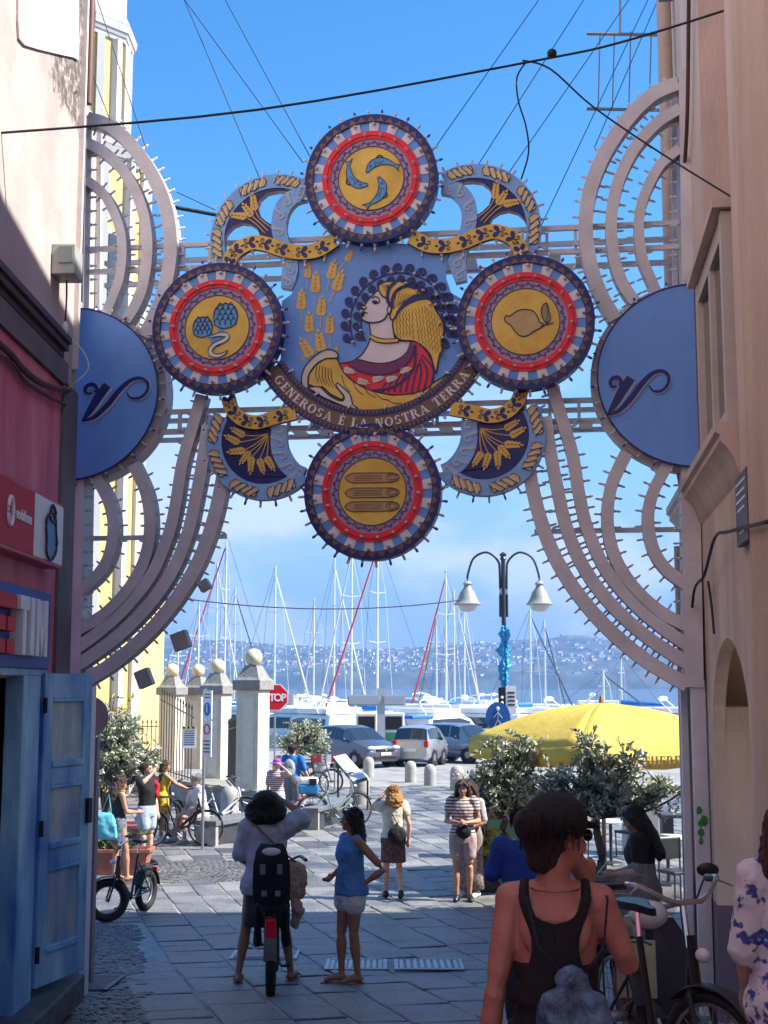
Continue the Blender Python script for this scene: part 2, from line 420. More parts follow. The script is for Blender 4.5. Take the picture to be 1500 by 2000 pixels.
mxm = t.nodes.new('ShaderNodeMixRGB'); mxm.inputs[2].default_value = (.12, .10, .09, 1); t.links.new(mold, mxm.inputs[0]); t.links.new(ramp.outputs[0], mxm.inputs[1]); t.links.new(mxm.outputs[0], b.inputs['Base Color'])
bp = t.nodes.new('ShaderNodeBump'); bp.inputs['Strength'].default_value = .5; bp.inputs['Distance'].default_value = .02; t.links.new(n3.outputs[0], bp.inputs['Height']); t.links.new(bp.outputs[0], b.inputs['Normal'])
m_shop = M('shop_pink_paint', (.72, .15, .27), .75, .2, 2.2, .4, 25, col2=(.84, .32, .42), stretch=(1, 1.2, .3))
m_grey = M('grey_pilaster', (.15, .14, .16), .7, .2, 4, .3, 30)
m_dark = M('dark_interior', (.02, .015, .015), .9, .2)
lb = thing('pink_building', 'pale pink plaster building with a shop front and dark cornice', 'building', (XL, 10, gz(10)), world=True)
q = MB(); ZF = 5.67
q.box((XL - 3, 2.5, 11.8), (6, 18.5, 12.3)); part('wall', q, m_pink, lb)
q = MB(); q.box((XL - 3 + .01, 2.5, 4.41), (6, 18.5, 2.5)); q.box((XL - 3, 11.05, 1.5), (6, 1.36, 3.4)); q.box((XL - 3, .6, 1.5), (6, 15.4, 3.4)); part('shop_wall', q, m_shop, lb)
q = MB(); q.box((XL - .6, 9.3, 1.8), (1.0, 2.2, 3.2)); part('doorway_interior', q, M('doorway_shaded_brown', (.05, .02, .015), .8, .3, 3), lb)  # solid block in the opening; brown darkened to hold the doorway's inner shade
q = MB(); q.box((XL - .1, 11.45, 3.0), (.28, .5, 5.4)); part('pilaster', q, m_grey, lb, bevel=.01)
q = MB(); q.box((XL - .3, 2.2, 5.77), (.68, 18.2, .2)); part('fascia', q, m_grey, lb)
q = MB()
for z, w in ((5.9, .30), (5.96, .38), (6.02, .43)): q.box((XL - .15, 2.05, z), (w + .1, 18.1, .059))
part('cornice', q, M('dark_slate_moulding', (.055, .045, .055), .6, .25, 5, .2), lb, bevel=.008)
q = MB(); pts = [atx(u, v, XL) for u, v in ((-60, -260), (33, -260), (31, 40), (33, 75), (44, 88), (70, 96), (95, 102), (120, 108), (140, 112), (150, 118), (150, -260))]
q.poly(pts[1:], (.02, 0, 0)); part('plaster_patch', q, M('white_plaster_patch', (.60, .555, .53), .85, .1, 2, .3, 20), lb)
q = MB(); c = [at(170, v, 11.72) for v in (-120, 0, 100, 205)]; q.tube([(XL + .05, 11.7, p.z) for p in c], .035, 10); part('drainpipe', q, M('brown_pipe', (.16, .07, .05), .5, .2), lb, smooth=True)
q = MB(); q.box((XL + .02, 11.62, 8.4), (.05, .06, 5)); part('conduit', q, M('pale_conduit', (.68, .6, .56), .6), lb)
# door leaf, frame
m_door = M('weathered_blue_paint', (.015, .20, .72), .5, .25, 2.4, .5, 18, col2=(.40, .78, .90), stretch=(1, 1, .35), spec=.6)
m_doorp = M('worn_pale_blue_panel', (.03, .26, .66), .5, .3, 1.5, .35, 16, col2=(.74, .80, .60), stretch=(1.4, 1.4, .5))
m_iron = M('dark_iron', (.03, .03, .035), .5, .3, 20, .2, 50, metal=.6)
q = MB(); q.box((XL + .02, 10.28, 1.84), (.14, .5, 2.68)); q.box((XL + .02, 9.2, 3.24), (.14, 2.9, .13)); part('door_frame', q, m_door, lb, bevel=.01)
HG = Vector((XL + .09, 10.58, .80)); FR = Vector((-2.47, 11.28, .80)); dv = (FR - HG); LW = dv.length; dv.normalize(); nv = Vector((dv.y, -dv.x, 0))
Rm = Matrix((dv, -nv, Vector((0, 0, 1)))).transposed()
def leafbox(mb, x0, x1, z0, z1, y0, y1): mb.box(HG + dv * ((x0 + x1) / 2) - nv * ((y0 + y1) / 2) + Vector((0, 0, (z0 + z1) / 2)), (x1 - x0, y1 - y0, z1 - z0), Rm)
q = MB(); LH = 2.40
for x0, x1 in ((0, .13), (LW - .12, LW)): leafbox(q, x0, x1, 0, LH, -.022, .022)
for z0, z1 in ((0, .24), (.88, 1.03), (1.52, 1.66), (LH - .2, LH)): leafbox(q, .13, LW - .12, z0, z1, -.02, .02)
dl = part('door_leaf', q, m_door, lb, bevel=.006, label='weathered blue wooden door leaf swung open')
for z0, z1 in ((.24, .88), (1.03, 1.52), (1.66, LH - .2)):
    q = MB(); leafbox(q, .13, LW - .12, z0, z1, -.006, .010); o = part('panel', q, m_doorp, dl); 
    for za, zb2, yy in ((z0, z0 + .05, -.034), (z1 - .025, z1, -.03)): q = MB(); leafbox(q, .13, LW - .12, za, zb2, yy, -.006); part('moulding', q, m_door, dl, bevel=.006)
for z in (.25, 1.2, 2.15):
    q = MB(); q.tube([HG + Vector((0, 0, z - .06)) + nv * .03, HG + Vector((0, 0, z + .06)) + nv * .03], .018, 8); part('hinge', q, m_iron, dl)
q = MB(); q.box(HG + dv * (LW - .03) + nv * .03 + Vector((0, 0, 1.28)), (.06, .05, .2), Rm); part('latch', q, m_iron, dl)
q = MB(); q.box((XL + .04, 10.1, .62), (.5, 2.8, .22)); part('door_step', q, M('step_stone', (.10, .095, .1), .7, .3, 4, .5), lb, bevel=.02)
# shop signs (on the wall, seen along the street)
m_white = M('white_plastic', (.78, .78, .8), .35, .04); m_red = M('sign_red', (.60, .012, .03), .6, .06, spec=.25)
RW = Matrix(((0, 0, 1), (1, 0, 0), (0, 1, 0))).to_4x4()          # text on the left wall: x runs along +Y, up is Z, faces +X
def TL(x, y, z): return Matrix.Translation((x, y, z)) @ RW
XS = -2.64
sg = thing('phone_shop_sign', 'red and white box sign with white lettering and blue oval emblem on pink wall', 'sign', (XS, 9.5, 4.0), world=True)
q = MB(); q.box((XL + .07, 9.35, 4.31), (.15, 3.0, .53)); part('sign_box', q, M('sign_red_edge', (.55, .02, .06), .35), sg, bevel=.02)
q = MB(); q.box((XS + .0, 8.9, 4.31), (.025, 2.05, .47)); part('red_face', q, M('sign_face_red', (.55, .02, .06), .65, .06), sg)
q = MB(); q.box((XS + .0, 10.38, 4.31), (.024, .89, .47)); part('white_face', q, m_white, sg)
q = text_mb('vodafone', .115, TL(XS + .018, 9.62, 4.29), .003, .003); part('lettering', q, m_white, sg)
q = MB(); ring = [Vector((XS + .02, 9.26 + .06 * sin(a_ * pi / 10), 4.32 + .10 * cos(a_ * pi / 10))) for a_ in range(20)]; q.tube(ring, .017, 6, closed=True); part('emblem', q, m_white, sg)
q = MB(); pts = [Vector((XS + .014, 10.42 + .15 * sin(a_ * pi / 12), 4.25 + .15 * cos(a_ * pi / 12))) for a_ in range(24)]; q.poly(pts, (.006, 0, 0)); part('blue_oval', q, M('emblem_blue', (.04, .2, .55), .4), sg)
q = MB(); q.tube([Vector((XS + .02, 10.42 + (.17 + .03 * sin(a_)) * sin(a_ * pi / 12), 4.27 + .19 * cos(a_ * pi / 12))) for a_ in range(24)], .012, 5, closed=True)
q.tube(crom([(XS + .02, 10.36, 4.44), (XS + .02, 10.44, 4.52), (XS + .02, 10.54, 4.46), (XS + .02, 10.46, 4.38), (XS + .02, 10.36, 4.42)], 5), .012, 5); part('emblem_outline', q, M('ink_blue', (.02, .03, .09), .5), sg)
sg = thing('blue_shop_sign', 'dark blue shop sign with raised white block letters and red bars above door', 'sign', (XL, 9.7, 3.2), world=True)
q = MB(); q.box((XL + .06, 9.2, 3.53), (.12, 2.9, .60)); part('sign_box', q, M('sign_blue', (.015, .08, .42), .6, .1), sg, bevel=.01)
XT = XL + .12
q = MB()
def lb_(y0, y1, z0, z1): q.box((XT + .05, (y0 + y1) / 2, (z0 + z1) / 2), (.1, y1 - y0, z1 - z0))
Z0, Z1 = 3.32, 3.74
lb_(9.40, 9.64, Z1 - .10, Z1); lb_(9.475, 9.565, Z0, Z1 - .1); part('letter', q, m_white, sg, bevel=.004)
q = MB(); lb_(9.69, 9.79, Z0, Z1); part('letter', q, m_white, sg, bevel=.004); q = MB()
lb_(9.85, 9.93, Z0, Z1); lb_(10.09, 10.17, Z0, Z1)
q.poly([(XT, 9.93, Z1), (XT, 10.01, Z0 + .2), (XT, 10.09, Z1), (XT, 10.09, Z1 - .16), (XT, 10.01, Z0), (XT, 9.93, Z1 - .16)], (.1, 0, 0)); part('letter', q, m_white, sg)
q = MB(); pass
for ya, yb_, za in ((8.8, 9.30, .31), (8.82, 9.04, .155), (9.08, 9.28, .155), (8.82, 9.04, 0), (9.08, 9.28, 0)): q = MB(); lb_(ya, yb_, Z0 + za, Z0 + za + .10); part('red_bar', q, m_red, sg, bevel=.004)
# ================================================================ right building
AR = radians(7.7); dR = Vector((sin(AR), cos(AR), 0)); nR = Vector((-cos(AR), sin(AR), 0)); WR = Vector((2.78, 11.8, 0)); UP = Vector((0, 0, 1))
def rw(s, z, t=0): return WR + dR * s + nR * t + UP * z
m_or = M('ochre_plaster', (.70, .51, .36), .9, .16, 1.6, .6, 45, col2=(.80, .61, .45), stretch=(1, 1, .4))
m_or2 = M('pale_ochre_trim', (.70, .54, .43), .85, .2, 2.2, .35, 40, stretch=(1, 1, .3))
m_recess_shade = M('shaded_recess_plaster', (.48, .35, .34), .9, .15, 1.5, .3, 40)  # mauve tone: shade inside the arched recess, put into the plaster colour
m_dado = M('plum_dado', (.17, .12, .145), .8, .15, 3, .2, 40)
rb = thing('ochre_building', 'ochre plaster corner building with arched recess, bay window and arched passage', 'building', tuple(rw(-2, gz(10))), world=True)
def wallpoly(mb, pts, t0, t1): mb.poly([rw(s, z, t0) for s, z in pts], nR * (t1 - t0))
def arch(s0, s1, zs, rise, n=14): return [((s0 + s1) / 2 + (s1 - s0) / 2 * cos(pi * k / n), zs + rise * sin(pi * k / n)) for k in range(n + 1)]
ZT = 12.0
q = MB(); a1 = arch(-3.25, -.85, 2.55, .9); a2 = arch(-3.45, -1.45, 8.0, 2.2)
# facade built as strips round the two openings
wallpoly(q, [(1.1, -.1), (1.1, 2.93), (-.85, 2.93), (-.85, -.1)], -.35, 0); wallpoly(q, [(1.1, 2.93), (1.1, 4.5), (-.85, 4.5), (-.85, 2.93)], -.10, 0)
wallpoly(q, [(-.85, 4.5), (-3.25, 4.5)] + list(reversed(a1)), -.10, 0)
wallpoly(q, [(1.1, 4.5), (1.1, ZT), (-1.45, ZT), (-1.45, 4.5)], -.35, 0)
wallpoly(q, [(-1.45, ZT), (-3.45, ZT)] + list(reversed(a2)), -.35, 0)
part('wall', q, m_or2, rb)
q = MB(); wallpoly(q, [(-1.0, 4.5), (-1.0, ZT), (-3.6, ZT), (-3.6, 4.5)], -.9, -.5); part('recess_wall', q, m_recess_shade, rb)
q = MB(); wallpoly(q, [(-3.25, 0), (-3.25, ZT), (-13, ZT), (-13, 0)], -.35, .02); part('pier_edge', q, m_or2, rb)
q = MB(); wallpoly(q, [(-3.95, 0), (-3.95, ZT), (-13, ZT), (-13, 0)], -.34, .07); part('pier', q, m_or, rb)
q = MB(); q.box(rw(-.3, 1.3, -.95), (1.1, 1.2, 3.3), Matrix.Rotation(-AR, 3, 'Z')); part('passage_pier', q, m_or2, rb)
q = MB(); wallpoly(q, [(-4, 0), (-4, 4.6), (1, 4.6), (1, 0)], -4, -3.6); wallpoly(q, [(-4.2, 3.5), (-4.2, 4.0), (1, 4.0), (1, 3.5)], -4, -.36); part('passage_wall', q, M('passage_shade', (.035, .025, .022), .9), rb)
q = MB(); q.box(rw(-.3, gz(11) + .39, -.951), (1.13, 1.23, .98), Matrix.Rotation(-AR, 3, 'Z')); wallpoly(q, [(1.1, 0), (1.1, gz(11) + .9), (-.853, gz(11) + .9), (-.853, 0)], -.354, .006); part('dado', q, m_dado, rb)
q = MB(); q.poly([rw(1.1, 0, 0)] + [rw(1.1, 0, 0) + Vector(v) for v in ((2.0, 4.2, 0), (16, 4.2, 0), (16, -1, 0), (.5, -1, 0))], (0, 0, 11.9)); part('unseen_rear_block', q, m_or2, rb)  # unseen mass behind the facade, added to cast the shadow edge across the street
q = MB()
prof = [(0, 4.46), (.03, 4.5), (.05, 4.58), (.1, 4.66), (.14, 4.7), (.14, 4.74), (.17, 4.76), (.17, 4.82), (0, 4.83)]
q.loft([[rw(s, z, t_) for t_, z in prof] for s in (-3.24, 1.1)]); part('cornice', q, m_or2, rb, smooth=True)
# bay window standing on the cornice
m_cream = M('cream_frame', (.66, .58, .48), .5, .08, 6, .1); m_glass = M('dark_glass', (.05, .06, .065), .05, .1, 2, spec=.8)
q = MB()
for s0, s1, z0, z1, t0, t1 in ((-3.0, -2.88, 4.84, 6.35, -.02, .06), (-1.3, -1.18, 4.84, 6.35, -.02, .06), (-2.88, -1.3, 4.84, 4.98, -.01, .05), (-2.88, -1.3, 6.2, 6.35, -.01, .05), (-2.15, -2.05, 4.98, 6.2, -.02, .05), (-3.0, -2.9, 4.84, 6.35, -.5, -.02)):
    q.poly([rw(s0, z0, t0), rw(s1, z0, t0), rw(s1, z1, t0), rw(s0, z1, t0)], nR * (t1 - t0))
wn = part('bay_window', q, m_cream, rb)
q = MB(); q.poly([rw(-3.05, 6.36, -.5), rw(-1.12, 6.36, -.5), rw(-1.12, 6.36, .12), rw(-3.05, 6.36, .12)], (0, 0, .06)); part('window_hood', q, m_or2, wn)
for s0, s1 in ((-2.88, -2.15), (-2.05, -1.3)):
    q = MB(); wallpoly(q, [(s0, 4.98), (s1, 4.98), (s1, 6.2), (s0, 6.2)], -.01, .01); part('pane', q, m_glass, wn)
q = MB(); q.poly([rw(-2.97, 5.0, -.42), rw(-2.97, 5.0, -.06), rw(-2.97, 6.2, -.06), rw(-2.97, 6.2, -.42)], -dR * .06); part('pane', q, m_glass, wn)
q = MB(); q.tube([rw(.55, z, .1) for z in (6, 9.3, 11.8)], .07, 12); q.tube([rw(.62, z, .09) for z in (.5, 2, 4.4)], .055, 12); q.lathe([(.075, 0), (.075, .06)], 12, Matrix.Translation(rw(.55, 8.6, .1))); part('drainpipe', q, M('beige_pipe', (.55, .42, .32), .5, .12), rb, smooth=True)
pl = thing('street_plaque', 'dark slate plaque with pale engraved lines on ochre pier', 'plaque', tuple(rw(-3.6, 4.0, .06)), world=True)
q = MB(); wallpoly(q, [(-3.9, 3.98), (-3.35, 3.98), (-3.35, 4.42), (-3.9, 4.42)], .02, .07); part('slab', q, M('slate', (.06, .055, .065), .5, .2), pl, bevel=.006)
TRW = Matrix(((-dR.x, 0, nR.x, 0), (-dR.y, 0, nR.y, 0), (0, 1, 0, 0), (0, 0, 0, 1)))
for i, (w, dz_) in enumerate(((.42, 0), (.36, 0), (.4, 0), (.3, 0), (.2, .09))):
    q = MB(); q.box(rw(-3.62, 4.36 - .055 * i - dz_, .072), (.004, w, .016), Matrix.Rotation(-AR, 3, 'Z')); part('engraved_line', q, m_white, pl)
pt = MB(); pt.lathe([(.07, 0), (.09, .14), (.10, .14), (.10, .17), (.08, .17)], 14, Matrix.Translation(rw(-.35, 4.83, .1))); single('flower_pot', 'small terracotta flower pot on the cornice of the ochre building', 'pot', pt, M('terracotta', (.45, .14, .06), .7, .15), smooth=True, loc=rw(-.35, 4.83, .1))
# ================================================================ church tower
TY = 40.0
def tw(u, v): p = at(u, v, TY); return p
cx = tw(150, 700).x
m_yel = M('church_yellow', (.66, .48, .20), .85, .08, .8, .2, 20); m_wh = M('church_white', (.52, .515, .50), .8, .1, 1, .2, 20); m_gs = M('grey_stone_trim', (.25, .25, .27), .7, .15, 2)
ct = thing('church_tower', 'yellow and white octagonal church bell tower with cornices', 'tower', (cx, TY, 0), world=True)
def octo(mb, r0, r1, z0, z1, k=0): mb.lathe([(r0, z0), (r1, z1)], 8, Matrix.Translation((cx, TY, 0)) @ Matrix.Rotation(pi / 8, 4, 'Z'), k)
zz = lambda v: tw(200, v).z
R0 = (tw(243, 200).x - cx) / cos(pi / 8); R1 = (tw(272, 700).x - cx) / cos(pi / 8)
q = MB(); octo(q, R0, R0, zz(300), zz(72)); octo(q, R1, R1, 0, zz(330)); part('wall', q, m_yel, ct)
q = MB()
for r, z0, z1 in ((R0, zz(258), zz(100)), (R1, 0, zz(345))):
    for k in range(8):
        a_ = k * pi / 4 + pi / 8; p = Vector((cx + r * cos(a_), TY + r * sin(a_), 0))
        for d in (-1, 1):
            a2_ = a_ + d * .17; p2 = Vector((cx + r * .975 * cos(a2_) , TY + r * .975 * sin(a2_), 0))
            q.tube([(p2.x, p2.y, z0), (p2.x, p2.y, z1)], .17, 4, up=Vector((cos(a_), sin(a_), 0)))
part('pilaster', q, m_wh, ct)
q = MB()
for v0, v1, r0, r1 in ((100, 92, R0 * 1.05, R0 * 1.08), (92, 84, R0 * 1.1, R0 * 1.14), (84, 70, R0 * 1.16, R0 * 1.2)): octo(q, r0, r1, zz(v0), zz(v1) - .01)
part('upper_cornice', q, m_wh, ct)
for ra, rb_, va, vb in ((R0 * 1.2, R0 * 1.02, 70, 40), (R1 * 1.12, R0 * 1.03, 325, 258)): q = MB(); octo(q, ra, rb_, zz(va), zz(vb)); part('cornice_roof', q, m_gs, ct)
q = MB()
for v0, v1, r0, r1 in ((352, 342, R1 * 1.03, R1 * 1.06), (342, 326, R1 * 1.08, R1 * 1.13)): octo(q, r0, r1, zz(v0), zz(v1) - .01)
part('lower_cornice', q, m_wh, ct)
q = MB(); octo(q, R0 * .92, R0 * .92, zz(42), zz(-60)); octo(q, R0 * 1.0, R0 * 1.0, zz(-60), zz(-75)); octo(q, R0 * .9, .2, zz(-75), zz(-220)); part('lantern', q, m_wh, ct)
for k, (v0, v1) in enumerate(((700, 480), (900, 760))):
    for s_ in range(8):
        a_ = s_ * pi / 4; 
        if sin(a_) > .5: continue
        Tm = Matrix.Translation((cx + R1 * cos(pi / 8) * cos(a_), TY + R1 * cos(pi / 8) * sin(a_), 0)) @ Matrix.Rotation(a_, 4, 'Z')
        q = MB(); q.box(Tm @ Vector((0, 0, (zz(v0) + zz(v1)) / 2)), (.1, .8, zz(v1) - zz(v0)), Tm.to_3x3()); o = part('window', q, m_wh, ct)
        q = MB(); q.box(Tm @ Vector((.06, 0, (zz(v0) + zz(v1)) / 2)), (.06, .5, zz(v1) - zz(v0) - .3), Tm.to_3x3()); part('pane', q, m_glass, o)
# church nave behind the arch
ch = thing('yellow_church', 'low yellow church building with white pilasters beside the tower', 'building', (-9.2, 44, 0), world=True)
q = MB(); x1 = at(262, 1200, 43).x; q.box((x1 - 4, 46, 3.6), (8, 6, 7.2)); part('wall', q, m_yel, ch)
q = MB()
for xx in (x1 - .2, x1 - 2.2, x1 - 4.2): q.box((xx, 42.95, 3.6), (.42, .16, 7.2))
q.box((x1 - 4, 42.9, 7.1), (8.2, .4, .35)); part('pilaster', q, m_wh, ch)
q = MB(); q.ell((x1 - 1.2, 45, 7.2), (1.1, 1.1, 1.3)); part('dome', q, m_wh, ch, smooth=True)
# ================================================================ festival illumination arch
eA = Vector((cos(AR), -sin(AR), 0)); nA = Vector((sin(AR), cos(AR), 0)); CA = Vector((0, 11.6, 0))
S0 = None
def A(u, v):
    p = onplane(u, v, CA, nA); return ((p - CA).dot(eA) - (S0 or 0), p.z)
S0 = A(729, 642)[0]
PX = (A(1000, 642)[0] - A(458, 642)[0]) / 542.0     # metres per photo pixel on the arch
def P3(sz, t=0): return CA + eA * (sz[0] + S0) + nA * t + UP * sz[1]
class AB(MB):
    """collector for flat pieces on the arch plane; t is depth, smaller is nearer the street"""
    def pl(s, pts, t, th=.012, k=0, ks=None): s.poly([P3(p, t) for p in pts], nA * th, k, ks); return s
    def rib(s, pts, ws, t, th, k=0, sub=6, mir=False, ks=None):
        L, R = ribbon(pts, ws, sub)
        n = len(L)
        vs = [P3(p, t) for p in L] + [P3(p, t) for p in R] + [P3(p, t + th) for p in L] + [P3(p, t + th) for p in R]
        fs = [(i, i + 1, n + i + 1, n + i) for i in range(n - 1)]; s.add(vs, fs, k); o = len(s.V) - 4 * n
        f2 = [(2 * n + i, 3 * n + i, 3 * n + i + 1, 2 * n + i + 1) for i in range(n - 1)] + [(i, 2 * n + i, 2 * n + i + 1, i + 1) for i in range(n - 1)] + [(n + i, n + i + 1, 3 * n + i + 1, 3 * n + i) for i in range(n - 1)] + [(0, n, 3 * n, 2 * n), (n - 1, 3 * n - 1, 4 * n - 1, 2 * n - 1)]
        s.F += [tuple(i + o for i in f) for f in f2]; s.K += [k if ks is None else ks] * len(f2); return s
    def ring(s, c, r0, r1, t, th, k=0, n=64, a0=0, a1=2 * pi):
        full = abs(a1 - a0 - 2 * pi) < 1e-6; m = n if full else n + 1; vs = []
        for i in range(m):
            a = a0 + (a1 - a0) * i / n
            for r, tt in ((r0, t), (r1, t), (r1, t + th), (r0, t + th)): vs.append(P3((c[0] + r * cos(a), c[1] + r * sin(a)), tt))
        fs = []
        for i in range(n):
            j = (i + 1) % m
            for q in range(4): fs.append((i * 4 + q, i * 4 + (q + 1) % 4, j * 4 + (q + 1) % 4, j * 4 + q))
        if not full: fs += [(0, 1, 2, 3), (n * 4, n * 4 + 1, n * 4 + 2, n * 4 + 3)]
        s.add(vs, fs, k); return s
def mirror(pts): return [(-p[0], p[1]) for p in pts]
def AP(pts): return [A(*p) for p in pts]
lum = (.60, .56, .56)
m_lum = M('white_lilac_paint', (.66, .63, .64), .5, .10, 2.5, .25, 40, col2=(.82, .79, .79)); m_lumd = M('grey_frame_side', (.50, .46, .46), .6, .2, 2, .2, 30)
m_navy = M('navy_paint', (.010, .016, .15), .45, .3, 6, .12, 40); m_gold = M('gold_paint', (.88, .52, .055), .5, .2, 3.5, .25, 30, col2=(.96, .64, .12))
m_sky = M('panel_blue', (.16, .37, .82), .5, .14, 2.2, .15, 40, stretch=(1, 1, .5)); m_lb = M('light_blue_paint', (.26, .48, .84), .5, .16, 5, .15); m_wave = M('grey_blue_paint', (.46, .55, .66), .5, .08, 3)
m_redp = M('red_paint', (.92, .025, .045), .5, .16, 5, .15, 40); m_lil = M('lilac_paint', (.38, .32, .52), .5, .08, 4); m_plum = M('plum_paint', (.17, .03, .13), .5, .1)
m_whp = M('white_paint', (.80, .77, .77), .5, .12, 6); m_brn = M('brown_paint', (.20, .115, .075), .5, .12, 4); m_skinp = M('pale_figure_paint', (.80, .72, .71), .45, .07)
m_fish = M('fish_blue', (.12, .36, .70), .5, .15, 8); m_cream2 = M('cream_paint', (.72, .62, .50), .5, .1); m_bulb = M('bulb_white', (.75, .72, .72), .25, .05, spec=.7); m_bulbb = M('bulb_blue', (.03, .07, .40), .2, .1, spec=.8); m_ink = M('black_line_paint', (.012, .014, .04), .5, .1)
arch_o = thing('festival_arch', 'tall white festival illumination arch with painted medallions and woman portrait', 'arch', tuple(P3((0, gz(11.6)))), world=True)
# ---- bulbs: one shared mesh, local +Z is the direction it points
bm1 = MB(); bm1.lathe([(.008, -.004), (.017, -.004), (.017, .008), (.011, .012), (.011, .03)], 8); bm1.lathe([(.010, .03), (.013, .042), (.011, .058), (.003, .066)], 8, None, 1)
BULB = [bm1.mesh('bulb', [m_bulb, m_bulb], 2), bm1.mesh('bulb', [m_bulb, m_bulbb], 2)]
nb = [0]; strings = MB()
def bulb(sz, t, d2, parent=None, blue=0, tow=0.0):
    """d2 = direction in the arch plane; tow = lean towards the street"""
    p = P3(sz, t); d = (eA * d2[0] + UP * d2[1]); d = (d * (1 - tow) - nA * tow).normalized()
    q = d.to_track_quat('Z', 'Y')
    if parent is not None and nb[0] < 296:
        o = bpy.data.objects.new('bulb', BULB[blue]); COL.objects.link(o); o.parent = arch_o; o.matrix_parent_inverse = WORLD_ROOT[arch_o.name]; o.location = p; o.rotation_euler = q.to_euler(); nb[0] += 1
    else:
        T = Matrix.Translation(p) @ q.to_matrix().to_4x4()
        strings.lathe([(.015, -.004), (.015, .01), (.010, .012), (.010, .03)], 6, T, 0); strings.lathe([(.010, .03), (.012, .045), (.005, .064)], 6, T, 1 if blue else 0)
# ---- four medallions
TMED = {}
def medallion(name, cu, cv, Rp, t, emblem, label):
    c = A(cu, cv); R = Rp * PX
    b = AB(); b.ring(c, R * .875, R, t, .16); o = part('medallion', b, m_navy, arch_o, label=label)
    b = AB(); n = 40
    for i in range(n):
        a0 = 2 * pi * i / n; w = pi / n * .92
        b.pl([(c[0] + R * r * cos(a0 + d), c[1] + R * r * sin(a0 + d)) for r, d in ((.89, -w), (.89, w), (.965, 0))], t - .003, .006)
    p_ = part('triangle_border', b, m_brn, o); p_['kind'] = 'stuff'
    b = AB(); b.ring(c, R * .73, R * .876, t + .02, .02); part('blue_ring', b, m_sky, o)
    for i in range(18):
        a0 = 2 * pi * i / 18 + .12; b = AB(); b.ring(c, R * .73, R * .874, t + .012, .02, 0, 3, a0 - .088, a0 + .088); part('white_stripe', b, m_whp, o)
        bulb((c[0] + R * .85 * cos(a0), c[1] + R * .85 * sin(a0)), t + .01, (-cos(a0) * .3, -sin(a0) * .3 - .2), o, 0, .6)
    b = AB(); b.ring(c, R * .615, R * .74, t + .004, .03); b.ring(c, R * .665, R * .69, t - .006, .012); part('red_ring', b, m_redp, o)
    for i in range(18):
        a0 = 2 * pi * i / 18 + .3; bulb((c[0] + R * .675 * cos(a0), c[1] + R * .675 * sin(a0)), t + .0, (0, -.4), None, 0, .75)
    b = AB(); b.ring(c, R * .49, R * .616, t + .016, .02); part('lilac_ring', b, m_lil, o)
    b = AB(); n = 22
    for i in range(n):
        a0 = 2 * pi * i / n
        def loc(x, y): return (c[0] + R * (.553 + y) * cos(a0 - x / .553), c[1] + R * (.553 + y) * sin(a0 - x / .553))
        pts = [(-.06, -.012), (-.05, .022), (-.025, .03), (-.008, .01), (.008, -.01), (.025, -.03), (.05, -.022), (.06, .012)]
        b.rib([loc(*p) for p in pts], .014 * R, t + .011, .006, 0, 3)
        for d in (-.035, .035):
            pts2 = [(d + .014 * cos(k_), .004 * (1 if d < 0 else -1) + .014 * sin(k_)) for k_ in (0, 1.3, 2.6, 3.9)]
            b.rib([loc(*p) for p in pts2], .009 * R, t + .011, .006, 0, 2)
        b.pl([loc(.077 + .008 * cos(k_), .008 * sin(k_)) for k_ in (0, 1.57, 3.14, 4.71)], t + .011, .006)
    p_ = part('scroll_border', b, m_plum, o); p_['kind'] = 'stuff'
    b = AB(); b.pl([(c[0] + R * .497 * cos(2 * pi * i / 64), c[1] + R * .497 * sin(2 * pi * i / 64)) for i in range(64)], t + .012, .02); part('gold_disc', b, m_gold, o)
    b = AB(); b.ring(c, R * .49, R * .50, t + .006, .01); part('disc_outline', b, m_ink, o)
    n = 32
    for i in range(n):
        a0 = 2 * pi * i / n + .05; blue = 1 if (i % 2) else 0
        bulb((c[0] + R * cos(a0), c[1] + R * sin(a0)), t + .05, (cos(a0), sin(a0)), o, blue)
    def loc2(x, y): return (c[0] + R * x, c[1] + R * y)
    emblem(o, loc2, R, t + .008)
    return o
def outline(o, pts, w, t, closed=True, mat=None, name='outline'):
    b = AB(); b.rib(pts + [pts[0]] if closed else pts, w, t - .004, .006, 0, 5); p_ = part(name, b, mat or m_ink, o); return p_
def smoothp(pts, sub=5): return [(p.x, p.y) for p in crom([(a, b_, 0) for a, b_ in pts], sub, True)]
def em_fish(o, L, R, t):
    for k in range(3):
        a0 = k * 2 * pi / 3 + .15
        def l(x, y): return L(x * cos(a0) - y * sin(a0), x * sin(a0) + y * cos(a0))
        spine = [(-.05, .10), (.04, .20), (.16, .235), (.28, .20), (.38, .13)]; ws = [.03, .11, .12, .085, .03]
        Lf, Rt = ribbon(spine, ws, 6); pts = Lf + [(.47, .12), (.42, .09), (.43, .02)] + list(reversed(Rt))
        b = AB(); b.pl([l(*p) for p in pts], t, .008); f = part('fish', b, m_fish, o)
        b = AB(); b.rib([l(*p) for p in pts + [pts[0]]], .011 * R, t - .003, .006, 0, 1)
        b.ring(l(.02, .185), .012 * R, .02 * R, t - .003, .004, 0, 10); b.rib([l(*p) for p in [(.08, .15), (.1, .2), (.085, .26)]], .008 * R, t - .003, .005, 0, 3)
        b.rib([l(*p) for p in [(.12, .29), (.18, .33), (.24, .27)]], .02 * R, t - .002, .005, 0, 3); b.rib([l(*p) for p in [(.12, .22), (.18, .21), (.23, .23)]], .008 * R, t - .003, .005, 0, 3); part('outline', b, m_ink, f)
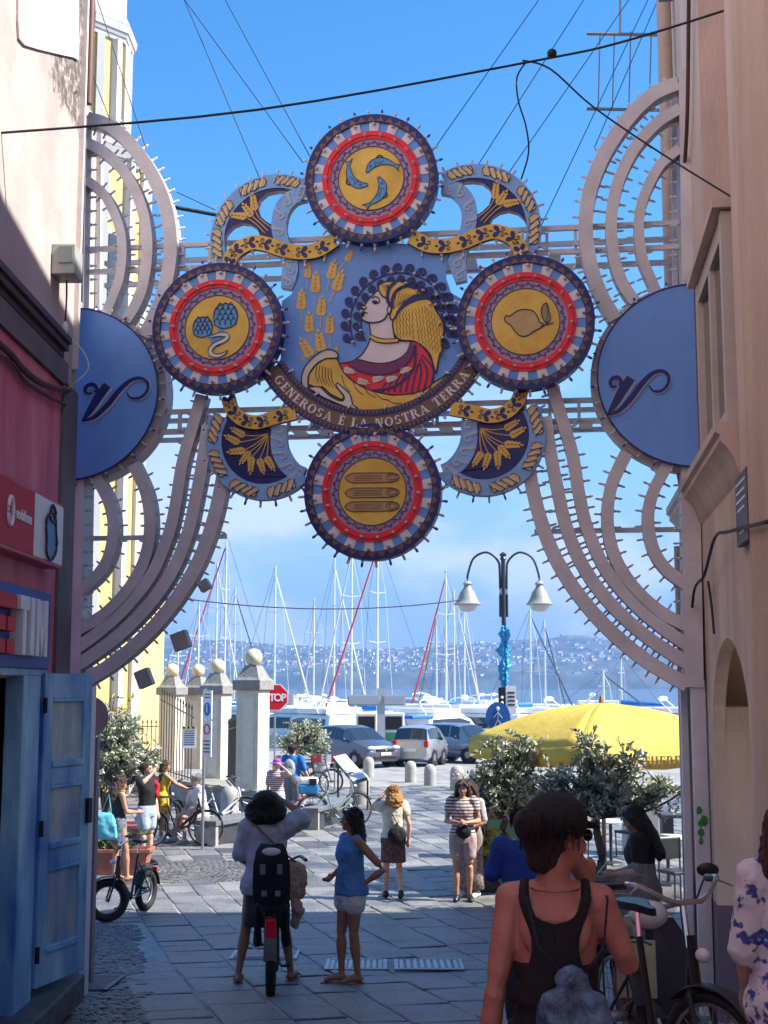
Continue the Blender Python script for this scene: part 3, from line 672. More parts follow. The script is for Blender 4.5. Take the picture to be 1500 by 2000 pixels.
def em_art(o, L, R, t):
    for cx_, cy_, r, st in ((.13, .17, .185, [(.08, 0), (.05, -.12), (.0, -.3)]), (-.22, .01, .15, [(-.12, -.09), (-.05, -.2), (.0, -.3)])):
        b = AB(); b.rib([L(*p) for p in st], .09 * R, t + .002, .008, 0, 4); part('stem', b, m_fish, o)
        b = AB(); b.pl(smoothp([L(cx_ + r * p, cy_ + r * q_) for p, q_ in ((-.85, -.7), (-1, 0), (-.8, .7), (-.3, 1.0), (.3, 1.0), (.8, .7), (1, 0), (.8, -.7), (.2, -1), (-.3, -1))]), t, .008); f = part('artichoke', b, m_fish, o)
        b = AB()
        for row in range(4):
            for i in range(4 - row % 2):
                x = cx_ + r * (-.7 + .46 * i + .23 * (row % 2)); y = cy_ + r * (-.75 + .42 * row)
                b.rib([L(x - .2 * r, y), L(x - .2 * r, y + .3 * r), L(x, y + .62 * r), L(x + .2 * r, y + .3 * r), L(x + .2 * r, y)], .010 * R, t - .003, .005, 0, 3)
        part('outline', b, m_ink, f); outline(f, smoothp([L(cx_ + r * p, cy_ + r * q_) for p, q_ in ((-.85, -.7), (-1, 0), (-.8, .7), (-.3, 1.0), (.3, 1.0), (.8, .7), (1, 0), (.8, -.7), (.2, -1), (-.3, -1))]), .012 * R, t)
    path = [(-.08, -.14), (.05, -.11), (.16, -.13), (.13, -.2), (-.02, -.26), (-.1, -.36), (-.04, -.43), (.08, -.43), (.17, -.36)]
    b = AB(); b.rib([L(*p) for p in path], [.03 * R, .06 * R, .07 * R, .06 * R, .06 * R, .07 * R, .06 * R, .05 * R, .01 * R], t - .004, .01); part('bow', b, m_whp, o)
    b = AB()
    for sgn in (1, -1):
        Lf, Rt = ribbon([L(*p) for p in path], [.03 * R, .06 * R, .07 * R, .06 * R, .06 * R, .07 * R, .06 * R, .05 * R, .01 * R])
        b.rib((Lf if sgn > 0 else Rt)[::4], .010 * R, t - .008, .006, 0, 3)
    part('bow_outline', b, m_ink, o)
def em_lemon(o, L, R, t):
    pts = smoothp([L(*p) for p in ((-.30, .06), (-.27, .1), (-.22, .09), (-.1, .17), (.08, .17), (.17, .08), (.2, -.01), (.27, -.05), (.24, -.09), (.12, -.15), (.0, -.22), (-.12, -.18), (-.21, -.05), (-.28, 0))])
    b = AB(); b.pl(pts, t + .001, .008); f = part('lemon', b, M('lemon_tan', (.58, .38, .16), .5, .12, 6), o); outline(f, pts[::3], .014 * R, t)
    lf = smoothp([L(*p) for p in ((.31, .27), (.24, .2), (.24, .08), (.3, -.04), (.36, .03), (.34, .15))]); b = AB(); b.pl(lf, t, .008); f = part('leaf', b, M('leaf_olive', (.33, .27, .12), .5), o); outline(f, lf[::3], .012 * R, t)
    outline(f, [L(.3, -.04), L(.32, .1), L(.31, .24)], .008 * R, t, False); outline(f, [L(.22, -.07), L(.33, -.055), L(.4, -.03)], .012 * R, t, False)
def em_penne(o, L, R, t):
    for y in (.2, -.02, -.22):
        pts = [L(*p) for p in ((-.40, y), (-.36, y + .045), (-.28, y + .075), (.3, y + .065), (.36, y + .04), (.4, y - .0), (.36, y - .04), (.3, y - .07), (-.28, y - .07), (-.36, y - .04))]
        b = AB(); b.pl(pts, t, .008); f = part('penne', b, M('pasta_tan', (.54, .34, .13), .5, .12, 6), o)
        b = AB(); b.rib(pts + [pts[0]], .009 * R, t - .004, .006, 0, 1); oc = L(.3, y)
        for rr in (.095, .055): b.rib([(oc[0] + R * rr * cos(k * pi / 6), oc[1] + R * rr * .62 * sin(k * pi / 6)) for k in range(13)], .008 * R, t - .004, .006, 0, 2)
        for d in (-.035, -.012, .012, .035): b.rib([L(-.26, y + d), L(.15, y + d)], .004 * R, t - .003, .005, 0, 1)
        part('outline', b, m_ink, f)
medallion('top', 728, 357, 130, -.12, em_fish, 'round medallion with three blue fish on gold')
medallion('left', 432, 648, 129, -.16, em_art, 'round medallion with two blue artichokes on gold')
medallion('right', 1027, 637, 129.5, -.16, em_lemon, 'round medallion with a lemon on gold')
medallion('bottom', 728, 961, 131, -.05, em_penne, 'round medallion with three penne on gold')
# ---- central portrait panel
CP = A(727, 607)
def z3(x, y): return A(540 + x / 3.75, 460 + y / 3.75)
def Z(pts): return [z3(*p) for p in pts]
low = [(CP[0] + 236 * PX * cos(a), CP[1] + 236 * PX * sin(a)) for a in [radians(d) for d in range(212, 330, 4)]]
b = AB(); b.pl(Z([(100, 100), (160, 160), (165, 320), (110, 430), (40, 480), (30, 900)]) + low + Z([(1390, 900), (1370, 470), (1280, 420), (1240, 300), (1250, 160), (1300, 90), (700, 40)]), 0, .05)
pan = part('portrait_panel', b, m_sky, arch_o, label='blue panel with the profile portrait of a woman')
def flat(name, pts, t, mat, par=None, line=0, sub=4, th=.012, lt=None):
    pp = smoothp(Z(pts), sub) if sub else Z(pts); b = AB(); b.pl(pp, t, th); o = part(name, b, mat, par or pan)
    if line: b = AB(); b.rib(pp + [pp[0]], line * PX, t - .004, .008, 0, 1); part('outline', b, m_ink, o)
    return o
# waves round the head
b = AB(); hc = (905, 640)
def zr(r, a): return (hc[0] + r * cos(a), hc[1] - r * sin(a))
for r, a0, a1, n in ((365, -15, 205, 17), (285, -12, 208, 16), (330, -30, 40, 5), (255, 20, 95, 5)):
    arcp = [zr(r, radians(a0 + (a1 - a0) * i / 24)) for i in range(25)]
    b.rib(Z(arcp), 3.2 * PX * 1.0, -.008, .012, 0, 1)
    for i in range(n):
        a_ = a0 + (a1 - a0) * (i + .5) / n; sz = 58 if r > 300 else 50
        cpt = [(0, 0), (-.16, .45), (.05, .95), (.5, 1.05), (.72, .7), (.5, .42), (.26, .55), (.36, .75)]
        def wl(x, y): 
            rr = r + y * sz; return zr(rr, radians(a_) - (x * sz) / rr)
        b.rib(Z([wl(*p) for p in cpt]), [v * PX for v in (10, 7.5, 6, 5.4, 5, 4.6, 4.2, 3.8)], -.010, .012, 0, 3)
        if i % 2 == 0: bulb(z3(*zr(r + 6, radians(a_ + 4))), -.005, (0, -.5), pan, 0, .7)
part('wave_halo', b, m_navy, pan)
# wheat ears on the panel
m_wheat = M('wheat_gold', (.80, .50, .11), .5, .12, 10)
def wheat(b, base, tip, n=4, w=1.0, t=-.006, stem=None):
    bx, by = base; dx, dy = tip[0] - bx, tip[1] - by; l = sqrt(dx * dx + dy * dy); ux, uy = dx / l, dy / l; px_, py_ = -uy, ux; kl = l / n * 1.25; kw = kl * .36 * w
    for i in range(n + 1):
        f = i / n
        for sd in ((-1, 1) if i < n else (0,)):
            ox, oy = bx + ux * l * f * .86, by + uy * l * f * .86; sc = 1 - .35 * f
            ax, ay = ux + px_ * sd * .45, uy + py_ * sd * .45
            cx_, cy_ = ox + px_ * sd * kw * .75 * sc + ax * kl * .35 * sc, oy + py_ * sd * kw * .75 * sc + ay * kl * .35 * sc
            nx_, ny_ = -ay, ax
            b.pl([(cx_ + ax * kl * .55 * sc * cos(q_) + nx_ * kw * sc * sin(q_), cy_ + ay * kl * .55 * sc * cos(q_) + ny_ * kw * sc * sin(q_)) for q_ in [k * pi / 4 for k in range(8)]], t - .001 * i, .008)
    if stem: b.rib([base] + stem, .0075, t, .006, 0, 4)
wl_ = [((228, 305), (235, 205), (226, 400)), ((395, 310), (430, 180), (370, 415)), ((515, 185), (560, 110), (445, 270)), ((285, 410), (292, 265), (285, 520)), ((435, 395), (485, 255), (390, 490)), ((182, 535), (188, 395), (190, 635)), ((325, 580), (338, 440), (325, 680)), ((243, 700), (240, 560), (255, 775)), ((388, 712), (395, 575), (392, 820)), ((328, 840), (305, 690), None), ((250, 880), (175, 750), None), ((200, 920), (185, 880), None), ((437, 845), (452, 800), None)]
for base, tip, st in wl_:
    b = AB(); wheat(b, z3(*base), z3(*tip), 4, 1, -.006, [z3(*st)] if st else None); part('wheat_ear', b, m_wheat, pan)
# figure
flat('neck', [(690, 600), (690, 720), (672, 800), (620, 880), (580, 915), (700, 950), (840, 950), (960, 880), (1000, 780), (880, 770), (858, 690), (850, 580)], -.004, m_skinp, line=2.4, sub=3)
face = [(752, 402), (715, 432), (678, 468), (655, 498), (640, 514), (621, 521), (626, 534), (645, 543), (634, 556), (650, 565), (636, 573), (643, 588), (624, 600), (640, 625), (690, 640), (750, 634), (795, 610), (815, 575), (840, 560), (850, 500), (830, 430)]
flat('face', face, -.010, m_skinp, line=2.6, sub=3)
flat('ear', [(812, 540), (830, 520), (848, 540), (840, 570), (820, 572)], -.014, m_skinp, line=1.8)
flat('eye', [(700, 490), (715, 478), (740, 484), (745, 500), (720, 506)], -.016, m_ink, sub=3); b = AB(); b.rib(Z([(705, 462), (725, 450), (748, 460), (756, 485), (745, 500)]), 2 * PX, -.016, .006); b.rib(Z([(636, 565), (655, 568), (668, 572)]), 2.4 * PX, -.016, .006); b.rib(Z([(642, 512), (660, 530), (648, 543)]), 1.8 * PX, -.016, .006); part('features', b, m_ink, pan)
hair1 = [(750, 402), (752, 368), (790, 345), (850, 338), (925, 343), (955, 375), (1010, 395), (1090, 440), (1050, 455), (960, 500), (900, 560), (858, 620), (832, 600), (845, 520), (815, 470), (775, 445)]
hair2 = [(1110, 470), (1150, 505), (1172, 560), (1200, 600), (1222, 650), (1226, 720), (1208, 775), (1215, 835), (1190, 900), (1168, 1010), (1150, 950), (1125, 870), (1060, 805), (1000, 775), (920, 770), (870, 735), (852, 660), (862, 615), (900, 560), (960, 510), (1040, 475)]
for hp in (hair1, hair2): flat('hair', hp, -.016, m_gold, line=2.6, sub=3)
b = AB()
for i in range(15):
    x0 = 880 + i * 23; yt = 560 - i * 4 if i < 9 else 520 + (i - 9) * 18; yb = 760 + max(0, i - 4) * 18
    pts = []; y = yt
    while y < min(yb, 960): pts.append((x0 + 5 * (1 if (len(pts) % 2) else -1) + (y - yt) * .12 * (1 if i > 5 else .3), y)); y += 22
    if len(pts) > 2: b.rib(Z(pts), .9 * PX, -.019, .004, 0, 2)
for i in range(7):
    b.rib(Z([(770 + i * 6, 365 + i * 10), (800 + i * 4, 362 + i * 11), (822, 370 + i * 12)]), .8 * PX, -.019, .004, 0, 2); b.rib(Z([(880 + i * 26, 420 + i * 2 + abs(3 - i)), (872 + i * 20, 470 - i * 2), (866 + i * 10, 540 - i * 8)]), .8 * PX, -.019, .004, 0, 3)
part('hair_lines', b, M('hair_line_brown', (.16, .09, .03), .6), pan)
b = AB(); b.rib(Z([(880, 338), (835, 380), (815, 440), (820, 490), (840, 520)]), 6.5 * PX, -.022, .01); b.rib(Z([(965, 368), (900, 395), (862, 440), (848, 500), (850, 540)]), 6.5 * PX, -.022, .01); b.rib(Z([(1135, 460), (1050, 452), (965, 490), (905, 545), (868, 615)]), [9 * PX, 12 * PX, 10 * PX, 6 * PX, 3 * PX], -.022, .01); part('hair_band', b, m_navy, pan)
b = AB(); b.rib(Z([(686, 738), (730, 762), (800, 775), (890, 768)]), 8 * PX, -.014, .01); part('necklace', b, m_gold, pan)
b = AB(); b.rib(Z([(686, 724), (735, 748), (800, 760), (885, 756)]), 1.6 * PX, -.017, .01); b.rib(Z([(686, 752), (728, 778), (800, 790), (900, 782)]), 1.6 * PX, -.017, .01); part('outline', b, m_ink, pan)
red = [(462, 945), (540, 930), (600, 912), (700, 935), (800, 938), (900, 905), (960, 850), (990, 780), (1040, 790), (1095, 845), (1130, 905), (1150, 970), (1145, 1075), (1095, 1125), (1000, 1158), (850, 1168), (720, 1142), (620, 1102), (540, 1050), (490, 995)]
flat('red_robe', red, -.012, m_redp, line=2.6, sub=3)
b = AB(); b.rib(Z([(560, 930), (640, 965), (760, 985), (880, 955), (960, 890), (1000, 800)]), [14 * PX, 18 * PX, 18 * PX, 16 * PX, 13 * PX, 8 * PX], -.017, .008); part('collar', b, m_plum, pan)
b = AB(); b.rib(Z([(530, 945), (620, 1000), (760, 1022), (900, 990), (990, 900), (1020, 800)]), 2.6 * PX, -.020, .008); b.rib(Z([(700, 1140), (840, 1118), (940, 1055), (1010, 960), (1020, 810)]), 4.5 * PX, -.020, .008)
for i in range(9):
    x = 780 + i * 42; b.rib(Z([(x, 1150 + i * .5), (x + 10 + i * 3, 1100 - i * 14), (min(1000 + i * 8, x + 60), 1050 - i * 22)]), 3 * PX, -.018, .006, 0, 4)
part('robe_lines', b, m_navy, pan)
for k, (bx_, by_) in enumerate(((490, 985), (590, 1065), (700, 1060), (800, 1060), (900, 995))):
    b = AB(); wheat(b, z3(bx_ + 10, by_), z3(bx_ + 90, by_ + (22 if k < 2 else -18)), 4, 1.1, -.019); part('wheat_motif', b, m_cream2, pan)
arc_low = [(CP[0] + 199 * PX * cos(radians(d)), CP[1] + 199 * PX * sin(radians(d))) for d in range(-117, -38, 6)]
b = AB(); shp = smoothp(Z([(445, 905), (360, 905), (290, 950), (240, 1020), (235, 1090), (300, 1120), (340, 1110), (400, 1165), (480, 1205), (495, 1180), (440, 1110), (445, 1080), (480, 1110), (540, 1175), (560, 1240), (600, 1268)]) , 1)[:16] + arc_low + Z([(1145, 1085), (1095, 1130), (1000, 1162), (850, 1172), (720, 1146), (620, 1106), (540, 1054), (490, 1000)])
b.pl(shp, -.016, .012); hn = part('horn', b, m_gold, pan); b = AB(); b.rib(shp + [shp[0]], 2.4 * PX, -.020, .008, 0, 1)
for i in range(11):
    b.rib(Z([(300 + i * 20 + max(0, i - 5) * 60, 950 + i * 6 + max(0, i - 5) * 38), (290 + i * 24 + max(0, i - 5) * 66, 1020 + i * 9 + max(0, i - 5) * 24), (310 + i * 28 + max(0, i - 5) * 66, 1080 + i * 10 + max(0, i - 5) * 10)]), 1.3 * PX, -.019, .005, 0, 3)
part('outline', b, m_ink, hn)
flat('horn_rim', [(445, 900), (450, 870), (420, 845), (360, 842), (285, 885), (212, 965), (185, 1055), (200, 1110), (235, 1120), (232, 1070), (245, 1010), (300, 940), (370, 905)], -.018, m_cream2, line=2.4, sub=3)
flat('hand', [(235, 1118), (320, 1112), (370, 1160), (430, 1200), (490, 1215), (497, 1175), (445, 1115), (445, 1082), (490, 1115), (545, 1175), (560, 1240), (600, 1275), (520, 1262), (430, 1225), (340, 1185), (270, 1140)], -.022, m_skinp, line=2.2, sub=2)
# ---- banner
def bang(px_, r): return None
A0, A1 = radians(209), radians(331)
b = AB(); b.ring(CP, 209 * PX, 236 * PX, -.045, .03, 0, 40, A0, A1); ban = part('banner', b, m_brn, arch_o, label='curved brown banner with white lettering')
b = AB(); b.ring(CP, 197 * PX, 209.5 * PX, -.05, .05, 0, 40, A0, A1); b.ring(CP, 235.5 * PX, 247 * PX, -.05, .05, 0, 40, A0, A1); part('banner_border', b, m_navy, ban)
b = AB()
for i in range(58):
    a_ = A0 + (A1 - A0) * (i + .5) / 58
    for r0, r1 in ((198.5, 207), (237, 245.5)):
        w = .016; b.pl([(CP[0] + r * PX * cos(a_ + d), CP[1] + r * PX * sin(a_ + d)) for r, d in ((r0, -w), (r0, w), (r1, 0))], -.053, .006)
p_ = part('triangle_border', b, m_brn, ban); p_['kind'] = 'stuff'
# serif capitals drawn as strokes: (list of rectangles / polygons) on a 1-high grid; returns (polys, width)
def glyph(c):
    st, th, sf = .22, .09, .08
    def r(x0, y0, x1, y1): return [(x0, y0), (x1, y0), (x1, y1), (x0, y1)]
    def ring_(a0, a1, cx_=.42, cy_=.5, rx=.42, ry=.5, n=18):
        o = []; i_ = []
        for k in range(n + 1):
            a_ = radians(a0 + (a1 - a0) * k / n); o.append((cx_ + rx * cos(a_), cy_ + ry * sin(a_))); i_.append((cx_ + (rx - .2) * cos(a_), cy_ + (ry - .09) * sin(a_)))
        return [[o[k], o[k + 1], i_[k + 1], i_[k]] for k in range(n)]
    if c in 'EÈ': g = [r(.08, 0, .08 + st, 1), r(0, 0, .62, th), r(0, 1 - th, .6, 1), r(.3, .46, .5, .54), r(.54, 0, .62, .26), r(.52, .74, .6, 1), r(.45, .38, .51, .62)]; w = .66; 
    elif c == 'N': g = [r(.08, 0, .18, 1), r(0, 0, .28, sf), r(.62, 0, .74, 1), r(.55, 1 - sf, .84, 1), r(0, 1 - sf, .25, 1), [(.1, 1), (.34, 1), (.74, 0), (.56, 0)]]; w = .86
    elif c == 'L': g = [r(.08, 0, .08 + st, 1), r(0, 0, .62, th), r(0, 1 - sf, .4, 1), r(.54, 0, .62, .3)]; w = .66
    elif c == 'T': g = [r(.26, 0, .48, 1), r(.16, 0, .58, sf), r(0, 1 - th, .74, 1), r(0, .72, .08, 1), r(.66, .72, .74, 1)]; w = .76
    elif c == 'A': g = [[(.36, 1), (.5, 1), (.84, 0), (.6, 0)], [(.36, 1), (.43, 1), (.2, 0), (.1, 0)], r(.22, .28, .6, .36), r(0, 0, .3, sf), r(.5, 0, .92, sf)]; w = .94
    elif c == 'I': g = [r(.1, 0, .32, 1), r(0, 0, .42, sf), r(0, 1 - sf, .42, 1)]; w = .46
    elif c == 'H': g = [r(.08, 0, .28, 1), r(.56, 0, .76, 1), r(0, 0, .36, sf), r(.48, 0, .84, sf), r(0, 1 - sf, .36, 1), r(.48, 1 - sf, .84, 1), r(.28, .46, .56, .54)]; w = .88
    elif c == 'R': g = [r(.08, 0, .3, 1), r(0, 0, .38, sf), r(0, 1 - sf, .4, 1)] + ring_(-90, 90, .36, .74, .32, .26, 10) + [[(.36, .5), (.56, .5), (.86, 0), (.62, 0)]]; w = .84
    elif c == 'O': g = ring_(0, 360); w = .88
    elif c == 'G': g = ring_(40, 330) + [r(.58, .05, .78, .45), r(.48, .38, .86, .45)]; w = .9
    elif c == 'S': g = ring_(20, 250, .32, .73, .3, .27, 12) + ring_(70, -160, .32, .27, .3, .27, 12); w = .66
    else: return [], .4
    if c == 'È': g.append([(.18, 1.24), (.34, 1.24), (.42, 1.06), (.34, 1.06)])
    return g, w
def lettering(s, place, size, mb, th):
    tot = sum(glyph(c)[1] + .12 for c in s); x = -tot / 2
    for c in s:
        g, w = glyph(c)
        for n_, p in enumerate(g): place(mb, [((x + a) * size, b_ * size) for a, b_ in p], n_)
        x += w + .12
b = AB()
def onarc(mb, pts, n_):
    out = []
    for x, y in pts:
        r = 232.5 * PX - y * .92; a_ = radians(270) + x / (222 * PX); out.append((CP[0] + r * cos(a_), CP[1] + r * sin(a_)))
    mb.pl(out, -.049 - .0004 * n_, .006)
lettering('GENEROSA È LA NOSTRA TERRA', onarc, 19.2 * PX, b, .006); part('lettering', b, m_whp, ban)
for i in range(24):
    a_ = A0 + (A1 - A0) * (i + .5) / 24
    bulb((CP[0] + 247 * PX * cos(a_), CP[1] + 247 * PX * sin(a_)), -.03, (cos(a_), sin(a_)), ban)
    if i % 4 == 1: bulb((CP[0] + 192 * PX * cos(a_), CP[1] + 192 * PX * sin(a_)), -.03, (cos(a_), sin(a_)), None, 0, .6)
# ---- corner scrolls (upper and lower, mirrored)
def q6(x, y): return A(380 + x / 5.0, 300 + y / 5.0)
def q7(x, y): return A(380 + x / 5.77, 740 + y / 5.77)
m_fus = M('fusilli_gold', (.80, .54, .14), .5, .1, 8)
def fusillo(parent, c, ang, l, w, t, mir):
    mf_ = mirror if mir else (lambda x: x)
    def L(x, y): return (c[0] + cos(ang) * x * l - sin(ang) * y * w, c[1] + sin(ang) * x * l + cos(ang) * y * w)
    n = 24; top = []; bot = []
    for k in range(n + 1):
        x = -.5 + k / n; e = min(1, (1 - abs(2 * x)) * 5) ** .5; top.append(L(x, e * (.40 + .10 * cos(x * 6 * pi)))); bot.append(L(x, -e * (.40 + .10 * cos(x * 6 * pi + pi))))
    out = top + list(reversed(bot)); b = AB(); b.pl(mf_(out), t, .008); f = part('pasta_twist', b, m_fus, parent)
    b = AB()
    for k in range(4): x = -.42 + k * .22; b.rib(mf_([L(x, -.42), L(x + .05, -.15), L(x + .15, .15), L(x + .2, .42)]), [.05 * l, .085 * l, .085 * l, .05 * l], t - .004, .006, 0, 3)
    part('twist_highlight', b, m_cream2, f)
    b = AB(); b.rib(mf_(out + [out[0]]), .006, t - .002, .006, 0, 1)
    for k in range(4): x = -.34 + k * .22; b.rib(mf_([L(x, -.42), L(x + .05, -.15), L(x + .15, .15), L(x + .2, .42)]), .006, t - .005, .006, 0, 3)
    part('outline', b, m_ink, f)
def curl_band(parent, spine, ws, n, t, mir, flip=1):
    sp = crom([(p[0], p[1], 0) for p in spine], 8); b = AB()
    for i in range(n):
        k = int((i + .5) / n * (len(sp) - 1)); p = sp[k]; d = (sp[min(k + 1, len(sp) - 1)] - sp[max(k - 1, 0)]).normalized(); nx_, ny_ = -d.y * flip, d.x * flip; s_ = ws * .5
        pts = [(-1.25, -.95), (-.8, -.55), (-.55, .0)] + [(.62 * (1 - k_ / 9.5) * cos(2.8 - k_ * .85), .05 + .62 * (1 - k_ / 9.5) * sin(2.8 - k_ * .85)) for k_ in range(1, 8)]
        pp = [(p.x + (d.x * a_ + nx_ * b_) * s_, p.y + (d.y * a_ + ny_ * b_) * s_) for a_, b_ in pts]
        b.rib(mirror(pp) if mir else pp, [s_ * v for v in (.7, .5, .36, .3, .28, .26, .24, .22, .2, .14)], t, .006, 0, 3)
    part('wave_curls', b, m_wave, parent)
def blossom(parent, c, ang, s_, t, mir):
    b = AB()
    for a_, l in ((0.75, 1), (-0.75, 1)):
        d = (cos(ang + a_), sin(ang + a_)); nn = (-d[1], d[0]); pts = []
        for k in range(12):
            q_ = 2 * pi * k / 12; x = .62 + .62 * cos(q_); y = .30 * sin(q_) * (0.55 + .45 * (x / 1.24)) * 1.5
            pts.append((c[0] + s_ * (d[0] * x + nn[0] * y), c[1] + s_ * (d[1] * x + nn[1] * y)))
        b.pl(mirror(pts) if mir else pts, t, .006)
    for sd in (-1, 1):
        pts = [(c[0] + s_ * (cos(ang) * x - sin(ang) * y * sd), c[1] + s_ * (sin(ang) * x + cos(ang) * y * sd)) for x, y in ((0, .02), (-.4, .1), (-.75, .35), (-.6, .7), (-.3, .6), (-.38, .35))]
        b.rib(mirror(pts) if mir else pts, s_ * .13, t, .006, 0, 3)
    pts = [(c[0] + s_ * (cos(ang) * x - sin(ang) * y), c[1] + s_ * (sin(ang) * x + cos(ang) * y)) for x, y in ((1.0, 0), (1.3, .18), (1.7, 0), (1.3, -.18))]; b.pl(mirror(pts) if mir else pts, t, .006)
    part('blossom', b, m_navy, parent)
for mir in (False, True):
    mf = mirror if mir else (lambda x: x); side = 'right' if mir else 'left'
    # upper
    c = A(538, 466); R1, R0_ = 131 * PX, 103 * PX; a0, a1 = radians(62), radians(205); n = 30
    pts = [(c[0] + R1 * cos(a0 + (a1 - a0) * i / n), c[1] + R1 * sin(a0 + (a1 - a0) * i / n)) for i in range(n + 1)] + [(c[0] + R0_ * cos(a1 - (a1 - a0) * i / n), c[1] + R0_ * sin(a1 - (a1 - a0) * i / n)) for i in range(n + 1)]
    b = AB(); b.pl(mf(pts), -.02, .1, 0, 1); sc = part('scroll', b, [m_lb, m_lumd], arch_o, label='upper corner scroll with pasta twists and wheat')
    for deg, l in ((183, 62), (152, 56), (113, 58), (78, 50)):
        a_ = radians(deg); fusillo(sc, (c[0] + 117 * PX * cos(a_), c[1] + 117 * PX * sin(a_)), a_ + pi / 2, l * PX, 21 * PX, -.027, mir)
    for i in range(12):
        a_ = a0 + (a1 - a0) * (i + .3) / 12; p = mf([(c[0] + R1 * cos(a_), c[1] + R1 * sin(a_))])[0]; bulb(p, .03, ((-1 if mir else 1) * cos(a_), sin(a_)), sc, 0)
    nav = [q6(*p) for p in ((285, 850), (270, 760), (290, 620), (350, 500), (440, 400), (560, 345), (700, 325), (820, 335), (905, 368), (800, 370), (710, 390), (640, 450), (615, 520), (640, 610), (700, 665), (760, 700), (770, 830), (640, 800), (610, 730), (540, 690), (460, 680), (380, 710), (320, 770))]
    b = AB(); b.pl(mf(nav), -.01, .08, 0, 1); nv_ = part('navy_crescent', b, [m_navy, m_lumd], arch_o)
    for base, tip, st in (((500, 620), (340, 605), [(600, 690), (690, 780)]), ((560, 610), (470, 490), [(640, 680), (720, 760)]), ((590, 550), (570, 390), [(640, 640), (745, 720)])):
        b = AB(); wheat(b, mf([q6(*base)])[0], mf([q6(*tip)])[0], 4, .85, -.018, mf([q6(*s_) for s_ in st])); part('wheat_ear', b, m_wheat, nv_)
    sp_ = [q6(*p) for p in ((1090, 400), (960, 430), (860, 540), (825, 700), (850, 850), (900, 980), (935, 1100), (925, 1200), (900, 1320))]
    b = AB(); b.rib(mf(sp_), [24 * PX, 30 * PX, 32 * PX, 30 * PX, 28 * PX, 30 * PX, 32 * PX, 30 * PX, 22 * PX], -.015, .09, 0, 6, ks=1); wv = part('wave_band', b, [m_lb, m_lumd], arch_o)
    curl_band(wv, sp_, 25 * PX, 8, -.022, mir)
    sp_ = [q6(*p) for p in ((340, 1110), (385, 1000), (480, 920), (600, 882), (740, 908), (880, 955), (1050, 978), (1220, 952), (1375, 855))]
    b = AB(); b.rib(mf(sp_), 29 * PX, -.05, .06, 0, 6, ks=1); gr = part('gold_ribbon', b, [m_gold, M('dark_gold_edge', (.2, .1, .03), .6)], arch_o)
    spc = crom([(p[0], p[1], 0) for p in sp_], 10)
    for i in range(7):
        k = int((i + .45) / 7 * (len(spc) - 1)); d = spc[min(k + 1, len(spc) - 1)] - spc[k - 1]; blossom(gr, (spc[k].x - d.normalized().x * .03, spc[k].y - d.normalized().y * .03), atan2(d.y, d.x), 12.5 * PX, -.055, mir)
        p = mf([(spc[k].x, spc[k].y - 15 * PX)])[0]; bulb(p, -.02, (0, -1), gr, 0)
    # lower
    c = A(517, 861); R1, R0_ = 116 * PX, 85 * PX; a0, a1 = radians(150), radians(318); n = 34
    pts = [(c[0] + R1 * cos(a0 + (a1 - a0) * i / n), c[1] + R1 * sin(a0 + (a1 - a0) * i / n)) for i in range(n + 1)] + [(c[0] + R0_ * cos(a1 - (a1 - a0) * i / n), c[1] + R0_ * sin(a1 - (a1 - a0) * i / n)) for i in range(n + 1)]
    b = AB(); b.pl(mf(pts), -.02, .1, 0, 1); sc = part('scroll', b, [m_lb, m_lumd], arch_o, label='lower corner scroll with pasta twists and fanned wheat')
    for deg, l in ((165, 58), (205, 58), (247, 58), (290, 60)):
        a_ = radians(deg); fusillo(sc, (c[0] + 101 * PX * cos(a_), c[1] + 101 * PX * sin(a_)), a_ + pi / 2, l * PX, 22 * PX, -.027, mir)
    for i in range(12):
        a_ = a0 + (a1 - a0) * (i + .3) / 12; p = mf([(c[0] + R1 * cos(a_), c[1] + R1 * sin(a_))])[0]; bulb(p, .03, ((-1 if mir else 1) * cos(a_), sin(a_)), sc, i % 2)
    nav = [(c[0] + 87 * PX * cos(radians(d)), c[1] + 87 * PX * sin(radians(d))) for d in range(152, 312, 6)] + [q7(*p) for p in ((1090, 1110), (960, 1000), (880, 820), (870, 560), (700, 520), (500, 480), (360, 400))]
    b = AB(); b.pl(mf(nav), -.01, .08, 0, 1); nv_ = part('navy_fan', b, [m_navy, m_lumd], arch_o)
    for base, tip in (((560, 640), (410, 555)), ((500, 720), (340, 640)), ((560, 810), (370, 830)), ((620, 830), (510, 970)), ((645, 890), (635, 1080)), ((735, 910), (790, 1080)), ((815, 890), (910, 1040))):
        b = AB(); wheat(b, mf([q7(*base)])[0], mf([q7(*tip)])[0], 4, .8, -.018, mf([q7((base[0] + 830) / 2 + 10, (base[1] + 620) / 2 + 15), q7(830, 620)])); part('wheat_ear', b, m_wheat, nv_)
    sp_ = [q7(*p) for p in ((960, 520), (950, 660), (965, 800), (1030, 940), (1130, 1040), (1235, 1080))]
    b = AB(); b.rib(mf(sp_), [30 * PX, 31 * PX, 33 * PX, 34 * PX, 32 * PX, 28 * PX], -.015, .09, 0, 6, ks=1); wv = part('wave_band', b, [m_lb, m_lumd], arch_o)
    curl_band(wv, sp_, 27 * PX, 5, -.022, mir)
    sp_ = [q7(*p) for p in ((390, 225), (430, 350), (550, 465), (720, 500), (900, 450), (1150, 390))]
    b = AB(); b.rib(mf(sp_), 27 * PX, -.05, .06, 0, 6, ks=1); gr = part('gold_ribbon', b, [m_gold, MATS['dark_gold_edge']], arch_o)
    spc = crom([(p[0], p[1], 0) for p in sp_], 10)
